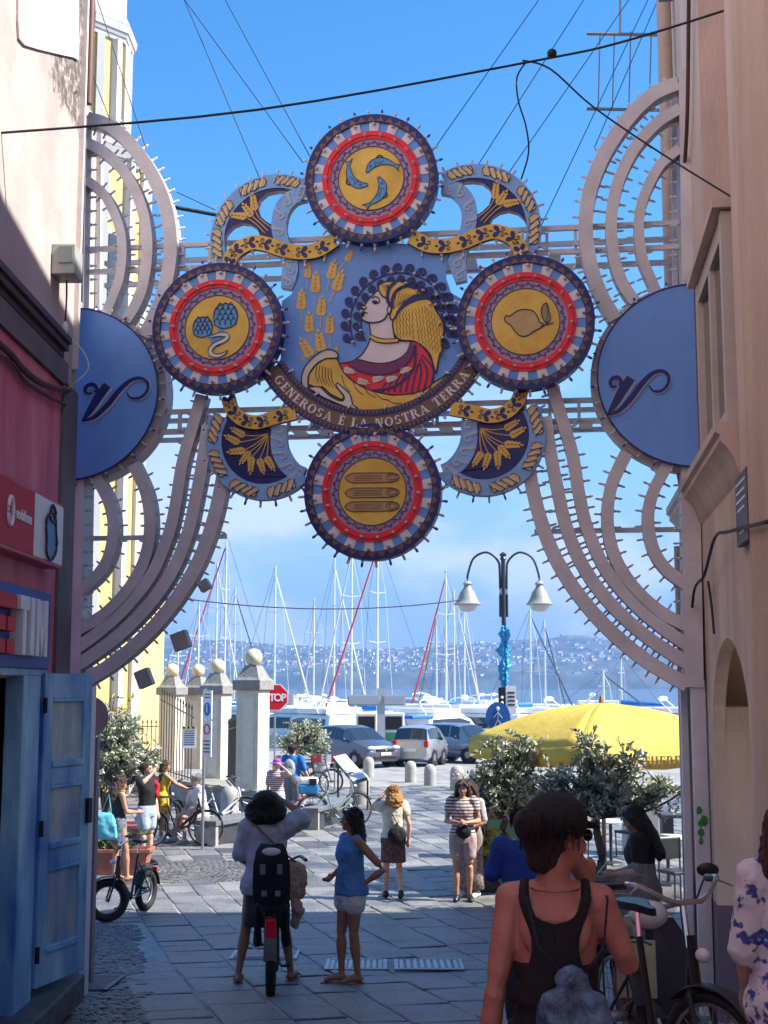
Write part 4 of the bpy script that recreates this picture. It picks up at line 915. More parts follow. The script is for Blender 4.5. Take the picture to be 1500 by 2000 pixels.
    for i in range(5):
        k = int((i + .45) / 5 * (len(spc) - 1)); d = spc[min(k + 1, len(spc) - 1)] - spc[k - 1]; blossom(gr, (spc[k].x, spc[k].y), atan2(-d.y, -d.x), 12 * PX, -.055, mir)
    # ---- towers
    def tube_bulbs(pts, ws, t, both=True, step=27 * PX):
        L, R = ribbon(pts, ws, 10)
        for E_, C_, ph in ((L, R, 0), (R, L, .5)):
            acc = step * ph
            for i in range(1, len(E_)):
                d = sqrt((E_[i][0] - E_[i - 1][0]) ** 2 + (E_[i][1] - E_[i - 1][1]) ** 2); acc += d
                if acc > step:
                    acc -= step; o_ = (E_[i][0] - C_[i][0], E_[i][1] - C_[i][1]); bulb(E_[i], t + .07, o_, None, 0)
    ribs = [
        ([(168, 228), (215, 245), (262, 290), (302, 352), (326, 420), (331, 490), (320, 560), (300, 615), (278, 655)], 27),
        ([(165, 275), (205, 297), (245, 340), (272, 395), (284, 450), (285, 500), (277, 555), (262, 595), (243, 625)], 22),
        ([(165, 348), (198, 374), (220, 412), (234, 455), (236, 500), (230, 545), (215, 585), (205, 610)], 19),
        ([(185, 930), (210, 980), (219, 1030), (210, 1085), (186, 1125), (145, 1158)], 22),
        ([(258, 905), (284, 965), (291, 1030), (279, 1095), (247, 1152), (200, 1200), (145, 1232)], 23),
        ([(392, 770), (375, 830), (354, 905), (341, 985), (325, 1050), (292, 1125), (240, 1190), (190, 1235), (145, 1268)], 23),
        ([(404, 830), (394, 900), (381, 970), (365, 1040), (336, 1112), (290, 1180), (225, 1245), (145, 1302)], 24),
        ([(438, 900), (428, 960), (412, 1025), (386, 1095), (345, 1165), (290, 1232), (225, 1290), (150, 1338)], 26)]
    for pts, w in ribs:
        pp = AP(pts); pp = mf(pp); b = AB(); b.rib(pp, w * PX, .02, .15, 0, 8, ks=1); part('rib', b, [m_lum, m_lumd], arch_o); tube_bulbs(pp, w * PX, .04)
    for (u, v0, v1, w, t0) in ((154, 205, 605, 30, .015), (146, 930, 1342, 34, .015)):
        b = AB(); pp = mf(AP([(u, v0), (u - (v1 - v0) * .018, v1)])); b.rib(pp, w * PX, t0, .28, 0, 1, ks=1); part('post', b, [m_lum, m_lumd], arch_o)
        for i in range(int((v1 - v0) / 27)): p = mf(AP([(u + 15, v0 + 10 + 27 * i)]))[0]; bulb(p, t0 + .1, (-1 if mir else 1, 0), None, 0)
    pp = mf([A(172, 215), A(168, 600)]); b = AB(); b.rib(pp, 10 * PX, .3, .06, 0, 1); part('rear_post', b, m_lum, arch_o)
    # lower support posts standing on the street
    base = A(120, 1930) if not mir else None
    for du, w, t0 in ((0, 24, .03), (20, 12, .3)):
        p0 = A(132 + du, 1330); p0 = mf([p0])[0]; zb_ = gz((P3((p0[0], 0))).y) - .02; b = AB(); b.rib([p0, (p0[0], zb_)], w * PX, t0, .11, 0, 1); part('support_post', b, m_lum, arch_o)
    # half disc with the letter
    c = A(137, 770); RR = 176 * PX; pts = [(c[0] + RR * 1.03 * cos(radians(d)), c[1] + RR * .985 * sin(radians(d))) for d in range(-90, 91, 5)]
    b = AB(); b.pl(mf(pts), -.03, .10, 0, 1); hd = part('half_disc', b, [m_sky, m_lumd], arch_o, label='blue half disc panel with a dark script letter')
    b = AB(); b.rib(mf(pts), 3 * PX, -.034, .02, 0, 1); part('rim', b, m_navy, hd)
    b = AB(); b.rib(mf([(p[0] * 1 + .03, p[1]) for p in pts]), 12 * PX, .05, .22, 0, 1); part('disc_back_frame', b, m_lumd, hd)
    for i in range(1, 36, 2): a_ = radians(-90 + 5 * i); p = mf([pts[i]])[0]; bulb(p, .0, ((-1 if mir else 1) * cos(a_), sin(a_)), None, i % 4 == 1)
    for i in range(11): p = mf([(c[0], c[1] - RR + RR * 2 * (i + .5) / 11)])[0]; bulb(p, -.0, (1 if mir else -1, 0), None, i % 2)
    def qv(x, y):
        p = A(x / 3.57, 460 + y / 3.57)
        if not mir: return p
        return A(1155 + (x / 3.57 - 137) * .93 + 6, 590 - 17 + (460 + y / 3.57 - 590) * 1.02)
    for mat, tt, k in ((m_wave, -.042, 1.45), (m_navy, -.052, 1.0)):
        b = AB(); w_ = PX / 3.57 * k
        dx = 8 if k > 1 else 0
        def st_(pts, ws): b.rib([qv(x + dx * .6, y + dx * .6) for x, y in pts], [x * w_ for x in ws], tt, .03, 0, 6)
        st_([(655, 1108), (618, 1108), (606, 1080), (628, 1052), (668, 1050), (688, 1078), (670, 1100)], [16, 22, 24, 26, 30, 24, 10]); st_([(760, 1050), (700, 1130), (650, 1210), (590, 1300)], [58, 60, 50, 16]); st_([(585, 1302), (670, 1272), (760, 1190), (840, 1090), (920, 1020), (990, 1002), (1040, 1035), (1035, 1095), (985, 1138), (925, 1138), (897, 1100)], [10, 26, 34, 34, 26, 22, 22, 18, 16, 14, 8])
        part('script_letter', b, mat, hd)
# ---- crossbars (box truss)
for (v0, ta, w) in ((452, .12, 9), (498, .12, 9), (452, .55, 9), (498, .55, 9), (786, .14, 9), (826, .14, 10), (786, .55, 9), (826, .55, 9)):
    z = A(729, v0)[1]; b = AB(); b.rib([(A(165, v0)[0], z), (-A(165, v0)[0], z)], w * PX, ta, .05, 0, 1); part('crossbar', b, m_lum, arch_o)
for u in (347, 400, 445, 560, 610, 660):
    for mir in (False, True):
        for v0, v1 in ((452, 498), (786, 826)):
            s_ = A(u, 600)[0] * (-1 if mir else 1); z0, z1 = A(729, v0)[1], A(729, v1)[1]
            b = AB(); b.rib([(s_, z0), (s_, z1)], 6 * PX, .12, .05, 0, 1); b.rib([(s_, z1), (s_ + .12, z1)], 3 * PX, .13, .45, 0, 1); part('truss_strut', b, m_lum, arch_o)
for mir in (False, True):
    z = A(729, 1035)[1]; p0, p1 = A(150, 1035)[0], A(425, 1035)[0]; sg_ = -1 if mir else 1
    b = AB(); b.rib([(p0 * sg_, z), (p1 * sg_, z)], 9 * PX, .30, .05, 0, 1); part('crossbar', b, m_lum, arch_o)
for u, v, w, h in ((338, 1255, 30, 34), (265, 1330, 26, 34), (385, 1145, 18, 20)):
    p = A(u, v); b = AB(); b.rib([(p[0] - w / 2 * PX, p[1]), (p[0] + w / 2 * PX, p[1] + .05)], h * PX, .2, .1, 0, 1); part('junction_box', b, m_lumd, arch_o)
o = part('bulb_strings', strings, [m_bulb, m_bulbb], arch_o, smooth=2, stuff=True, fix=False)
sg_s = -A(132, 1330)[0]; zz0 = A(1335, 1600)[1]; rg_ = random.Random(2)
for dx_, dz_, r_ in ((-.02, .07, .02), (.02, -.01, .026), (-.015, -.04, .016), (-.01, -.11, .022), (-.012, -.18, .018)):
    b = AB(); b.pl([(sg_s + dx_ + r_ * (1 + .35 * rg_.random()) * cos(k * pi / 6), zz0 + dz_ + r_ * 1.5 * (1 + .35 * rg_.random()) * sin(k * pi / 6)) for k in range(12)], .027, .004); part('spray_mark', b, M('spray_green', (.06, .30, .05), .8, .3, 20), arch_o)
# ================================================================ plaza furniture
S.cycles.max_bounces = 6; S.cycles.diffuse_bounces = 3; S.cycles.glossy_bounces = 3; S.cycles.transparent_max_bounces = 6; S.cycles.caustics_reflective = False; S.cycles.caustics_refractive = False
m_conc = M('grey_stone', (.34, .33, .31), .85, .18, 6, .4, 40); m_dkst = M('dark_lava_stone', (.045, .045, .05), .5, .25, 5, .3, 30); m_mtl = M('grey_metal', (.32, .33, .35), .4, .1, 8, metal=.7); m_dmt = M('dark_metal', (.05, .055, .06), .45, .2, 12, metal=.4)
m_rub = M('tyre_rubber', (.012, .012, .013), .75, .2, 20, .2, 80); m_blk = M('black_plastic', (.012, .012, .014), .4, .15, 8); m_chr = M('bright_steel', (.6, .6, .62), .25, .1, 10, metal=1)
# bollards
q = MB(); q.lathe([(.19, -.05), (.19, .42), (.185, .50), (.16, .58), (.11, .635), (.05, .66), (.01, .665)], 18); BOL = q.mesh('bollard', m_conc, True)
blist = [((720, 1516), 1.0, 'in front of the grey crossover car'), ((802, 1526), 1.0, 'in front of the city car, nearer the crossover'), ((840, 1534), 1.0, 'in front of the city car, nearer the hatchback'), ((893, 1544), 1.12, 'beside the olive planter'), ((929, 1544), 1.0, 'half behind the olive foliage'), ((448, 1600), 1.15, 'with a chain, behind the seated man'), ((580, 1592), 1.1, 'with a chain, behind the purple hat sitter'), ((628, 1530), 1.35, 'behind the green bicycle'), ((704, 1570), 1.25, 'behind the information board'), ((545, 1522), 1.2, 'at the foot of the stop sign')]
for (u, v), s_, lab in blist:
    o = link('bollard', BOL); o.location = gnd(u, v); o.scale = (s_,) * 3; o['label'] = 'rounded grey stone bollard ' + lab; o['category'] = 'bollard'; o['group'] = 'stone bollards on the plaza'
def chain(p, q_, sag, lab):
    b = MB(); P = [Vector(p).lerp(Vector(q_), k / 14) - UP * sag * 4 * (k / 14) * (1 - k / 14) for k in range(15)]
    for i in range(14): b.tube([P[i], P[i].lerp(P[i + 1], .9)], .016, 5)
    single('chain', lab, 'chain', b, m_mtl, loc=p)
g1 = gnd(448, 1600); g2 = gnd(580, 1592); chain(g1 + UP * .6, g2 + UP * .6, .35, 'iron chain slung between two stone bollards'); 
# benches
def bench(p0, p1, label):
    p0, p1 = Vector(p0), Vector(p1); L = (p1 - p0).length; a_ = atan2(p1.y - p0.y, p1.x - p0.x)
    th = thing('stone_bench', label, 'bench', tuple((p0 + p1) / 2), a_)
    q = MB(); q.box((0, 0, .43), (L, .55, .1)); part('seat', q, M('bench_top', (.16, .165, .175), .35, .15, 4), th, bevel=.012)
    q = MB(); q.box((0, 0, .19), (L * .9, .42, .38)); part('base', q, m_dkst, th)
    for s_ in (-1, 1): q = MB(); q.box((s_ * L * .46, 0, .19), (.1, .5, .38)); part('leg', q, m_conc, th)
bench(gnd(398, 1652), gnd(500, 1632), 'low dark stone bench with a seated man on its end'); bench(gnd(500, 1640), gnd(600, 1612), 'low dark stone bench behind the long haired cyclist'); bench(gnd(598, 1622), gnd(668, 1598), 'low dark stone bench in front of the green bicycle')
# gate pillars
m_stuc = M('cream_stucco', (.66, .57, .43), .85, .12, 3, .25, 30); m_och = M('ochre_edge', (.62, .38, .10), .85, .1); m_lava = M('rough_grey_lava', (.26, .25, .235), .9, .25, 9, .9, 30)
PIL = [(494, 34.0, 1.0, 'rightmost, beside the stop sign'), (424, 38.0, .95, 'standing behind the pedestrian sign post'), (386, 43, .93, 'half hidden behind its neighbour'), (335, 42, .93, 'at the end by the iron gate leaf')]
PL = []
for u, d, k, lab in PIL:
    p = at(u, 1400, d); p.z = .5; PL.append(p)
    th = thing('gate_pillar', 'cream gate pillar with stone ball on top, ' + lab, 'pillar', tuple(p), radians(-22), 'gate pillars with stone balls', scale=k)
    q = MB(); q.box((0, 0, 1.25), (.62, .62, 2.5)); part('shaft', q, m_stuc, th, bevel=.01)
    for s_ in (-1, 1):
        q = MB(); q.box((s_ * .04, -.312, 1.25), (.30, .02, 2.1)) if s_ > 0 else q.box((-.312, 0, 1.25), (.03, .46, 2.4)); part('inset_panel', q, M('pale_panel', (.72, .65, .52), .85, .08) if s_ > 0 else m_och, th)
    q = MB(); q.box((0, 0, 2.63), (.78, .78, .26)); part('capital', q, m_lava, th, bevel=.02)
    q = MB(); q.loft([[(sx * r, sy * r, z) for sx, sy in ((-1, -1), (1, -1), (1, 1), (-1, 1))] for r, z in ((.36, 2.76), (.30, 2.82), (.18, 3.08), (.17, 3.12))]); part('pyramid', q, m_lava, th)
    q = MB(); q.ell((0, 0, 3.32), (.225, .225, .225), None, 20, 14); part('ball', q, M('ball_stone', (.66, .55, .37), .8, .2, 5, .3), th, smooth=True)
# plinth wall under pillars
def wallseg(name, label, cat, p0, p1, h, th_, mat, z0=0):
    p0, p1 = Vector(p0), Vector(p1); d = (p1 - p0); a_ = atan2(d.y, d.x); b = MB(); c = (p0 + p1) / 2
    b.box((c.x, c.y, z0 + h / 2), (Vector((d.x, d.y)).length, th_, h), Matrix.Rotation(a_, 3, 'Z')); b.box((c.x, c.y, z0 + h + .05), (Vector((d.x, d.y)).length + .04, th_ + .1, .1), Matrix.Rotation(a_, 3, 'Z'))
    return single(name, label, cat, b, mat, bevel=.01, loc=(c.x, c.y, z0))
m_plin = M('weathered_plinth', (.30, .28, .25), .9, .3, 3, .5, 25)
xv = Vector((cos(radians(-22)), sin(radians(-22)), 0))
wallseg('plinth_wall', 'low weathered stone plinth under the rightmost gate pillar and railing', 'wall', PL[0] + xv * .7, PL[1] - Vector((.8, .2, 0)), .45, 1.1, m_plin); wallseg('plinth_wall', 'low stone plinth under the iron gate leaf', 'wall', PL[1] - Vector((.9, 0, 0)), PL[3] - xv * 1.0, .4, 1.2, m_plin)
def railing(name, label, cat, p0, p1, n, h0, h1, z0):
    p0, p1 = Vector(p0), Vector(p1); th = thing(name, label, cat, (p0.x, p0.y, z0), world=True)
    for i in range(n):
        k = (i + .5) / n; p = p0.lerp(p1, k); h = h0 + (h1 - h0) * k; q = MB(); q.tube([(p.x, p.y, z0), (p.x, p.y, z0 + h)], .016, 5); q.tube([(p.x, p.y, z0 + h), (p.x, p.y, z0 + h + .05), (p.x, p.y, z0 + h + .14)], [.028, .028, .003], 5); part('bar', q, m_dmt, th)
    for f in (.08, .9):
        q = MB(); q.tube([(p0.x, p0.y, z0 + h0 * f), (p1.x, p1.y, z0 + h1 * f)], .022, 4); part('rail', q, m_dmt, th)
railing('iron_railing', 'black iron railing between two cream gate pillars', 'railing', PL[1] + xv * .4 - Vector((0, .3, 0)), PL[0] - xv * .45, 11, 1.55, 1.75, .5)
railing('iron_gate', 'tall black iron gate leaf with spear tips and notice', 'gate', PL[3] + Vector((-.1, -1.5, 0)), PL[1] + Vector((-.5, -1.2, 0)), 12, 2.5, 2.0, .45)
railing('iron_railing', 'low black iron railing beyond the left olive tree', 'railing', at(180, 1400, 44), at(318, 1400, 44), 16, 1.0, 1.0, .9)
wallseg('quay_wall', 'low rubble wall under the railing beyond the left olive', 'wall', at(150, 1400, 44.2), at(322, 1400, 44.2), .9, .4, m_plin)
# signs
def sign_thing(name, label, p, h, r=.03): 
    th = thing(name, label, 'sign', tuple(p)); q = MB(); q.tube([(0, 0, 0), (0, 0, h)], r, 8); part('pole', q, m_mtl, th, smooth=True); return th
FACE = Matrix(((1, 0, 0, 0), (0, 0, -1, 0), (0, 1, 0, 0), (0, 0, 0, 1)))   # text stands up and faces -Y
p = gnd(540, 1520); p = at(537, 1400, 44); p.z = 0; th = sign_thing('stop_sign', 'red octagonal stop sign on a grey pole behind the cream pillar', p, 3.1); zc = at(537, 1362, 44).z
for r, y, mt in ((.47, -.05, m_white), (.43, -.06, m_red)):
    q = MB(); q.poly([(r * cos(pi / 8 + k * pi / 4), y, zc + r * sin(pi / 8 + k * pi / 4)) for k in range(8)], (0, .015, 0)); part('plate', q, mt, th)
for i_, ch_ in enumerate('STOP'): part('letter', text_mb(ch_, .34, Matrix.Translation((-.285 + .19 * i_, -.066, zc - .12)) @ FACE, .004, .008), m_white, th)
p = gnd(395, 1660); th = sign_thing('pedestrian_zone_sign', 'tall grey post with white pedestrian area panels beside the seated man', p, 3.05)
Rz = Matrix.Rotation(radians(-38), 4, 'Z'); th.rotation_euler.z = radians(-38)
sc_ = F / p.y; zt = lambda v: at(403, v, p.y).z
m_sblue = M('sign_blue_bright', (.02, .14, .5), .4)
for v0, v1 in ((1348, 1405), (1407, 1478)):
    z0, z1 = zt(v1), zt(v0); q = MB(); q.box((.12, -.04, (z0 + z1) / 2), (.24, .02, z1 - z0 - .01)); part('plate', q, m_white, th)
q = MB(); q.poly([(.12 + .085 * cos(k * pi / 10), -.056, zt(1385) + .13 * sin(k * pi / 10)) for k in range(20)], (0, .006, 0)); part('blue_disc', q, m_sblue, th)
q = MB(); q.box((.12, -.060, zt(1385)), (.03, .004, .13)); q.ell((.12, -.060, zt(1378) + .02), (.018, .004, .02)); part('walker_symbol', q, m_white, th)
q = MB(); q.tube([(.12 + .075 * cos(k * pi / 8), -.054, zt(1424) + .09 * sin(k * pi / 8)) for k in range(16)], .012, 4, closed=True); part('red_ring', q, m_red, th)
for i in range(4): q = MB(); q.box((.12, -.052, zt(1447 + i * 7)), (.17, .004, .022)); part('text_line', q, m_blk, th)
for i in range(2): q = MB(); q.box((.12, -.052, zt(1356 + i * 6)), (.15, .004, .018)); part('text_line', q, m_blk, th)
p = at(370, 1440, 36.5); th = thing('notice_board', 'white notice sheet with yellow and black hazard edge on the iron gate', 'notice', tuple(p)); w, h = .36, .58
q = MB(); q.box((0, 0, 0), (w, .02, h)); part('sheet', q, m_white, th); 
for i in range(6): q = MB(); q.box((-w / 2 + w * (i + .5) / 6, -.012, h / 2 - .03), (w / 6, .006, .06)); part('hazard_block', q, M('hazard_yellow', (.7, .5, .02), .5) if i % 2 else m_blk, th)
for i in range(7): q = MB(); q.box((0, -.012, .17 - i * .06), (w * .8, .005, .02)); part('text_line', q, m_blk, th)
p = at(972, 1400, 33); z = p.z; p.z = 0; th = sign_thing('pedestrian_sign', 'round blue pedestrian sign on a post beside the lamp', p, z + .2)
q = MB(); q.poly([(.3 * cos(k * pi / 16), -.05, z + .36 * sin(k * pi / 16)) for k in range(32)], (0, .015, 0)); part('disc', q, M('sign_deep_blue', (.015, .10, .32), .4), th)
q = MB(); q.ell((0, -.06, z + .2), (.045, .01, .05)); 
for a_, b_ in (((0, .13), (0, -.06)), ((0, -.06), (.1, -.27)), ((0, -.06), (-.1, -.27)), ((0, .11), (.1, -.03)), ((0, .11), (-.1, -.02))): q.tube([(a_[0], -.058, z + a_[1]), (b_[0], -.058, z + b_[1])], .026, 6, sq=.3)
part('walker_symbol', q, m_white, th)
# information lectern
g = gnd(703, 1582); th = thing('information_board', 'sloping information board with pale map on a steel frame', 'board', tuple(g), world=True)
D = g.y; n1, n2, f1, f2 = at(690, 1529, D), at(718, 1520, D + .3), at(648, 1477, D + .9), at(674, 1471, D + 1.2)
q = MB(); q.poly([n1, n2, f2, f1], (0, 0, -.05)); part('frame', q, m_dmt, th)
mid = [n1.lerp(f2, .04), n2.lerp(f1, .04), f2.lerp(n1, .04), f1.lerp(n2, .04)]; q = MB(); q.poly([v + UP * .012 for v in mid], (0, 0, -.01)); part('map', q, M('map_print', (.50, .66, .74), .5, .25, 3, col2=(.72, .76, .68)), th)
for v in (n1, n2, f1.lerp(n1, .3), f2.lerp(n2, .3)): q = MB(); q.tube([v - UP * .05, (v.x, v.y, 0)], .035, 4); part('leg', q, m_dmt, th)
# street lamp
p = at(985, 1300, 34); p.z = 0; th = thing('street_lamp', 'tall black double arm street lamp with grey bell shades', 'lamp', tuple(p)); zl = lambda v: at(985, v, 34).z; sx = 34 / F
q = MB(); q.tube([(0, 0, 0), (0, 0, .3), (0, 0, .35), (0, 0, zl(1082))], [.14, .14, .075, .055], 10); q.lathe([(.04, 0), (.09, .04), (.06, .1), (.1, .16), (.02, .22)], 10, Matrix.Translation((0, 0, zl(1095)))); part('pole', q, M('lamp_green_black', (.03, .04, .045), .4, .15), th, smooth=True)
for s_ in (-1, 1):
    q = MB(); q.tube(crom([(s_ * .09, 0, zl(1205)), (s_ * .09, 0, zl(1120)), (s_ * .14, 0, zl(1095)), (s_ * .42, 0, zl(1079)), (s_ * .75, 0, zl(1090)), (s_ * .9, 0, zl(1120)), (s_ * .92, 0, zl(1135))], 6), .03, 7); part('arm', q, MATS['lamp_green_black'], th, smooth=True)
    T = Matrix.Translation((s_ * .92, 0, zl(1180))); q = MB(); q.lathe([(.34, -.02), (.35, 0), (.30, .04), (.24, .16), (.19, .30), (.11, .40), (.08, .48), (.12, .52), (.07, .58), (.03, .60)], 20, T); part('shade', q, M('lamp_grey', (.30, .31, .29), .5, .15), th, smooth=True)
    q = MB(); q.lathe([(.255, 0), (.24, -.09), (.17, -.17), (.05, -.20)], 16, T); part('globe', q, M('lamp_glass', (.62, .65, .68), .2, .05), th, smooth=True)
cl = MB(); rc = random.Random(5)
pts = [(rc.uniform(-.03, .03), -.07, zl(v)) for v in range(1222, 1352, 8)]; 
for off in (-.05, .04): cl.loft([[(x + off + w_ * .9, y - .02, z), (x + off, y - .09 - w_ * .3, z - .02), (x + off - w_, y - .02, z), (x + off, y + .02, z)] for (x, y, z), w_ in zip(pts, [.03, .06, .13, .09, .05, .12, .16, .10, .05, .10, .15, .10, .07, .09, .06, .05, .03])])
clo = single('blue_cloth', 'bright blue tarp strip tied down the lamp post', 'cloth', cl, M('cyan_cloth', (.02, .30, .55), .5, .2, 4, .3, 12), smooth=True); clo.location = p
clr = clo.modifiers.new('r', 'REMESH'); clr.mode = 'VOXEL'; clr.voxel_size = .015; clr.use_smooth_shade = True; cls = clo.modifiers.new('s', 'SMOOTH'); cls.iterations = 6; ctx = bpy.data.textures.new('cl', 'CLOUDS'); ctx.noise_scale = .07; cld = clo.modifiers.new('d', 'DISPLACE'); cld.texture = ctx; cld.strength = .09
tl = thing('traffic_panel', 'white and dark sign panels on the lamp post above the blue disc', 'sign', tuple(at(985, 1375, 33.6))); 
q = MB(); q.box((-.06, 0, .1), (.17, .04, .62)); part('dark_panel', q, m_blk, tl); q = MB(); q.box((.17, 0, .1), (.26, .03, .7)); part('white_panel', q, m_white, tl)
for i in range(3): q = MB(); q.ell((-.06, -.03, -.1 + i * .13), (.04, .015, .04)); part('white_dot', q, m_white, tl)
for i in range(4): q = MB(); q.box((.17, -.018, .28 - i * .1), (.18, .006, .04)); part('text_line', q, m_blk, tl)
# fuel station boards and pumps
for (u0, u1, v0, v1, lab) in ((679, 742, 1357, 1378, 'pair'), (748, 792, 1357, 1378, 'pair'), (545, 574, 1354, 1377, '')):
    p0, p1 = at(u0, v1, 60), at(u1, v0, 60); q = MB(); q.box(((p0.x + p1.x) / 2, 60, (p0.z + p1.z) / 2), (p1.x - p0.x, .12, p1.z - p0.z)); q.box(((p0.x + p1.x) / 2, 59.92, (p0.z + p1.z) / 2), (p1.x - p0.x - .12, .06, p1.z - p0.z - .12), None, 1)
    if u0 == 679: q.box((at(744, 1400, 60).x, 60.1, 1.5), (.35, .3, 3.0), None, 0)
    (lambda *a, **k: single(*a, **k))('blank_signboard', 'blank grey signboard with dark frame ' + ('on the fuel station post, wide one' if u0 == 679 else 'on the fuel station post, narrow one' if lab else 'beside the stop sign'), 'signboard', q, [M('board_frame', (.42, .43, .45), .5, .1), M('board_grey', (.36, .40, .45), .5, .08)], loc=((p0.x + p1.x) / 2, 60, p0.z))
for u, lab in ((716, 'beside the signboard post'), (769, 'with the green lower panel')):
    p = at(u, 1400, 61); p.z = 0; th = thing('fuel_pump', 'white and black fuel pump ' + lab, 'fuel pump', tuple(p), group='fuel pumps')
    q = MB(); q.box((0, 0, .95), (.95, .6, 1.9)); part('cabinet', q, m_white, th, bevel=.04); q = MB(); q.box((0, -.31, 1.45), (.75, .05, .6)); part('display', q, m_blk, th)
    q = MB(); q.box((0, -.31, .65), (.72, .05, .75)); part('panel', q, M('pump_green', (.02, .2, .10), .5) if u > 740 else m_mtl, th); q = MB(); q.tube(crom([(.52, 0, 1.6), (.66, -.1, 1.2), (.62, -.1, .5), (.54, 0, .3)], 5), .03, 6); part('hose', q, m_blk, th)
# ================================================================ cars
m_tint = M('car_glass', (.02, .03, .045), .05, .05, spec=.8)
def car(name, label, pos, heading, L, W, H, st, paint, face_front):
    """st: (y, zbottom, zbelt, ztop, wf) stations front to rear, in metres"""
    th = thing(name, label, 'car', tuple(pos), heading - pi / 2)
    w = W / 2; rings = []
    for y, zb, zl_, zt_, wf in st:
        ww = w * wf; glass = zt_ - zl_ > .15; wr = ww * (.80 if glass else .93)
        half = [(0, zb), (ww * .85, zb), (ww, zb + .14), (ww * 1.01, (zb + zl_) / 2 + .05), (ww * .965, zl_), (wr, zt_ - .05), (wr * .82, zt_ - .005), (0, zt_ + .015)]
        rings.append([Vector((x, y, z)) for x, z in half] + [Vector((-x, y, z)) for x, z in reversed(half[1:-1])])
    b = MB(); b.loft(rings); part('body', b, paint, th, smooth=True)
    n = len(rings[0]); cen = Vector((0, 0, .6))
    def pane(i, js):
        q = MB(); 
        for j in js:
            c = [rings[i][j], rings[i][(j + 1) % n], rings[i + 1][(j + 1) % n], rings[i + 1][j]]; m = sum(c, Vector()) / 4
            nn = (c[2] - c[0]).cross(c[3] - c[1]).normalized(); 
            if nn.dot(m - cen) < 0: nn = -nn
            q.poly([m + (v - m) * (.90 if len(js) == 1 else .97) + nn * .004 for v in c], nn * .008)
        part('window', q, m_tint, th)
    for i in range(len(st) - 1):
        g0 = st[i][3] - st[i][2] > .15; g1_ = st[i + 1][3] - st[i + 1][2] > .15
        if g0 and g1_: pane(i, [4]); pane(i, [n - 5])
        elif g0 != g1_: pane(i, [5, 6, n - 7, n - 6])
    yf, yr = st[0][0], st[-1][0]
    for y in (yf - .78, yr + .72):
        for s_ in (-1, 1):
            q = MB(); T = Matrix.Translation((s_ * (w - .09), y, .32)) @ Matrix.Rotation(pi / 2, 4, 'Y'); q.lathe([(.2, -.1), (.31, -.1), (.325, -.06), (.325, .06), (.31, .1), (.2, .1)], 22, T); wh = part('wheel', q, m_rub, th, smooth=True)
            q = MB(); q.lathe([(.02, .101), (.09, .108), (.21, .09), (.21, -.09), (.09, -.108), (.02, -.101)], 14, T); part('rim', q, m_mtl, wh)
            q = MB(); q.lathe([(.37, -.1), (.37, .096)], 22, T); part('wheel_arch', q, m_blk, th)
    for s_ in (-1, 1):
        q = MB(); q.ell((s_ * w * .68, yf - .10, .74), (.2, .12, .085)); part('headlight', q, M('headlight_glass', (.6, .62, .65), .1), th, smooth=True)
        q = MB(); q.box((s_ * w * .84, yr + .04, .86), (.17, .14, .26)); part('tail_light', q, M('tail_red', (.5, .01, .015), .2), th, bevel=.03)
        q = MB(); q.ell((s_ * (w + .07), yf - 1.35, 1.03), (.1, .06, .07)); part('mirror', q, m_blk, th, smooth=True)
    q = MB(); q.box((0, yf + .0, .66), (W * .5, .06, .1)); part('grille', q, m_blk, th, bevel=.02); q = MB(); q.box((0, yf - .02, .38), (W * .62, .1, .14)); part('bumper_intake', q, m_blk, th, bevel=.02)
    for y, z in ((yf + .04, .52), (yr - .03, .62)): q = MB(); q.box((0, y, z), (.5, .02, .11)); part('plate', q, m_white, th)
    if face_front: q = MB(); q.loft([[(0, yf + .045, .74), (.05, yf + .045, .67), (0, yf + .045, .60), (-.05, yf + .045, .67)], [(0, yf + .055, .74), (.05, yf + .055, .67), (0, yf + .055, .60), (-.05, yf + .055, .67)]]); part('emblem', q, m_chr, th)
    return th
m_c1 = M('car_steel_grey', (.13, .14, .17), .28, .04, 2, metal=.6, coat=.6); m_c2 = M('car_silver', (.42, .44, .47), .28, .04, 2, metal=.6, coat=.6); m_c3 = M('car_blue_silver', (.25, .30, .38), .28, .04, 2, metal=.6, coat=.6)
hatch = [(2.03, .36, .58, .62, .72), (1.92, .22, .74, .80, .92), (1.5, .2, .88, .94, 1), (1.08, .2, .96, 1.02, 1), (.42, .2, .99, 1.46, 1), (-.1, .2, 1.01, 1.56, 1), (-.75, .2, 1.04, 1.56, 1), (-1.35, .2, 1.08, 1.5, .99), (-1.9, .24, 1.08, 1.12, .95), (-2.02, .32, .8, .86, .86)]
smart = [(1.33, .34, .58, .62, .75), (1.24, .22, .76, .82, .93), (.98, .2, .92, .97, 1), (.42, .2, .99, 1.46, 1), (.0, .2, 1.0, 1.54, 1), (-.7, .2, 1.02, 1.53, 1), (-1.1, .22, 1.02, 1.46, .98), (-1.28, .24, .98, 1.02, .95), (-1.36, .3, .7, .76, .88)]
panda = [(1.75, .36, .58, .62, .78), (1.66, .22, .76, .84, .94), (1.3, .2, .92, .98, 1), (1.0, .2, .96, 1.02, 1), (.5, .2, .98, 1.48, 1), (0, .2, 1.0, 1.56, 1), (-.9, .2, 1.02, 1.56, 1), (-1.5, .2, 1.04, 1.52, .98), (-1.74, .24, 1.0, 1.04, .94), (-1.78, .3, .7, .76, .88)]
def cpos(u, v): return gnd(u, v)
car('parked_car', 'dark grey crossover car parked behind the information board', at(690, 1400, 52) * Vector((1, 1, 0)).length_squared ** 0 if False else Vector((at(688, 1400, 53).x, 53.5, 0)), radians(-90 + 40), 4.1, 1.8, 1.57, hatch, m_c1, True)
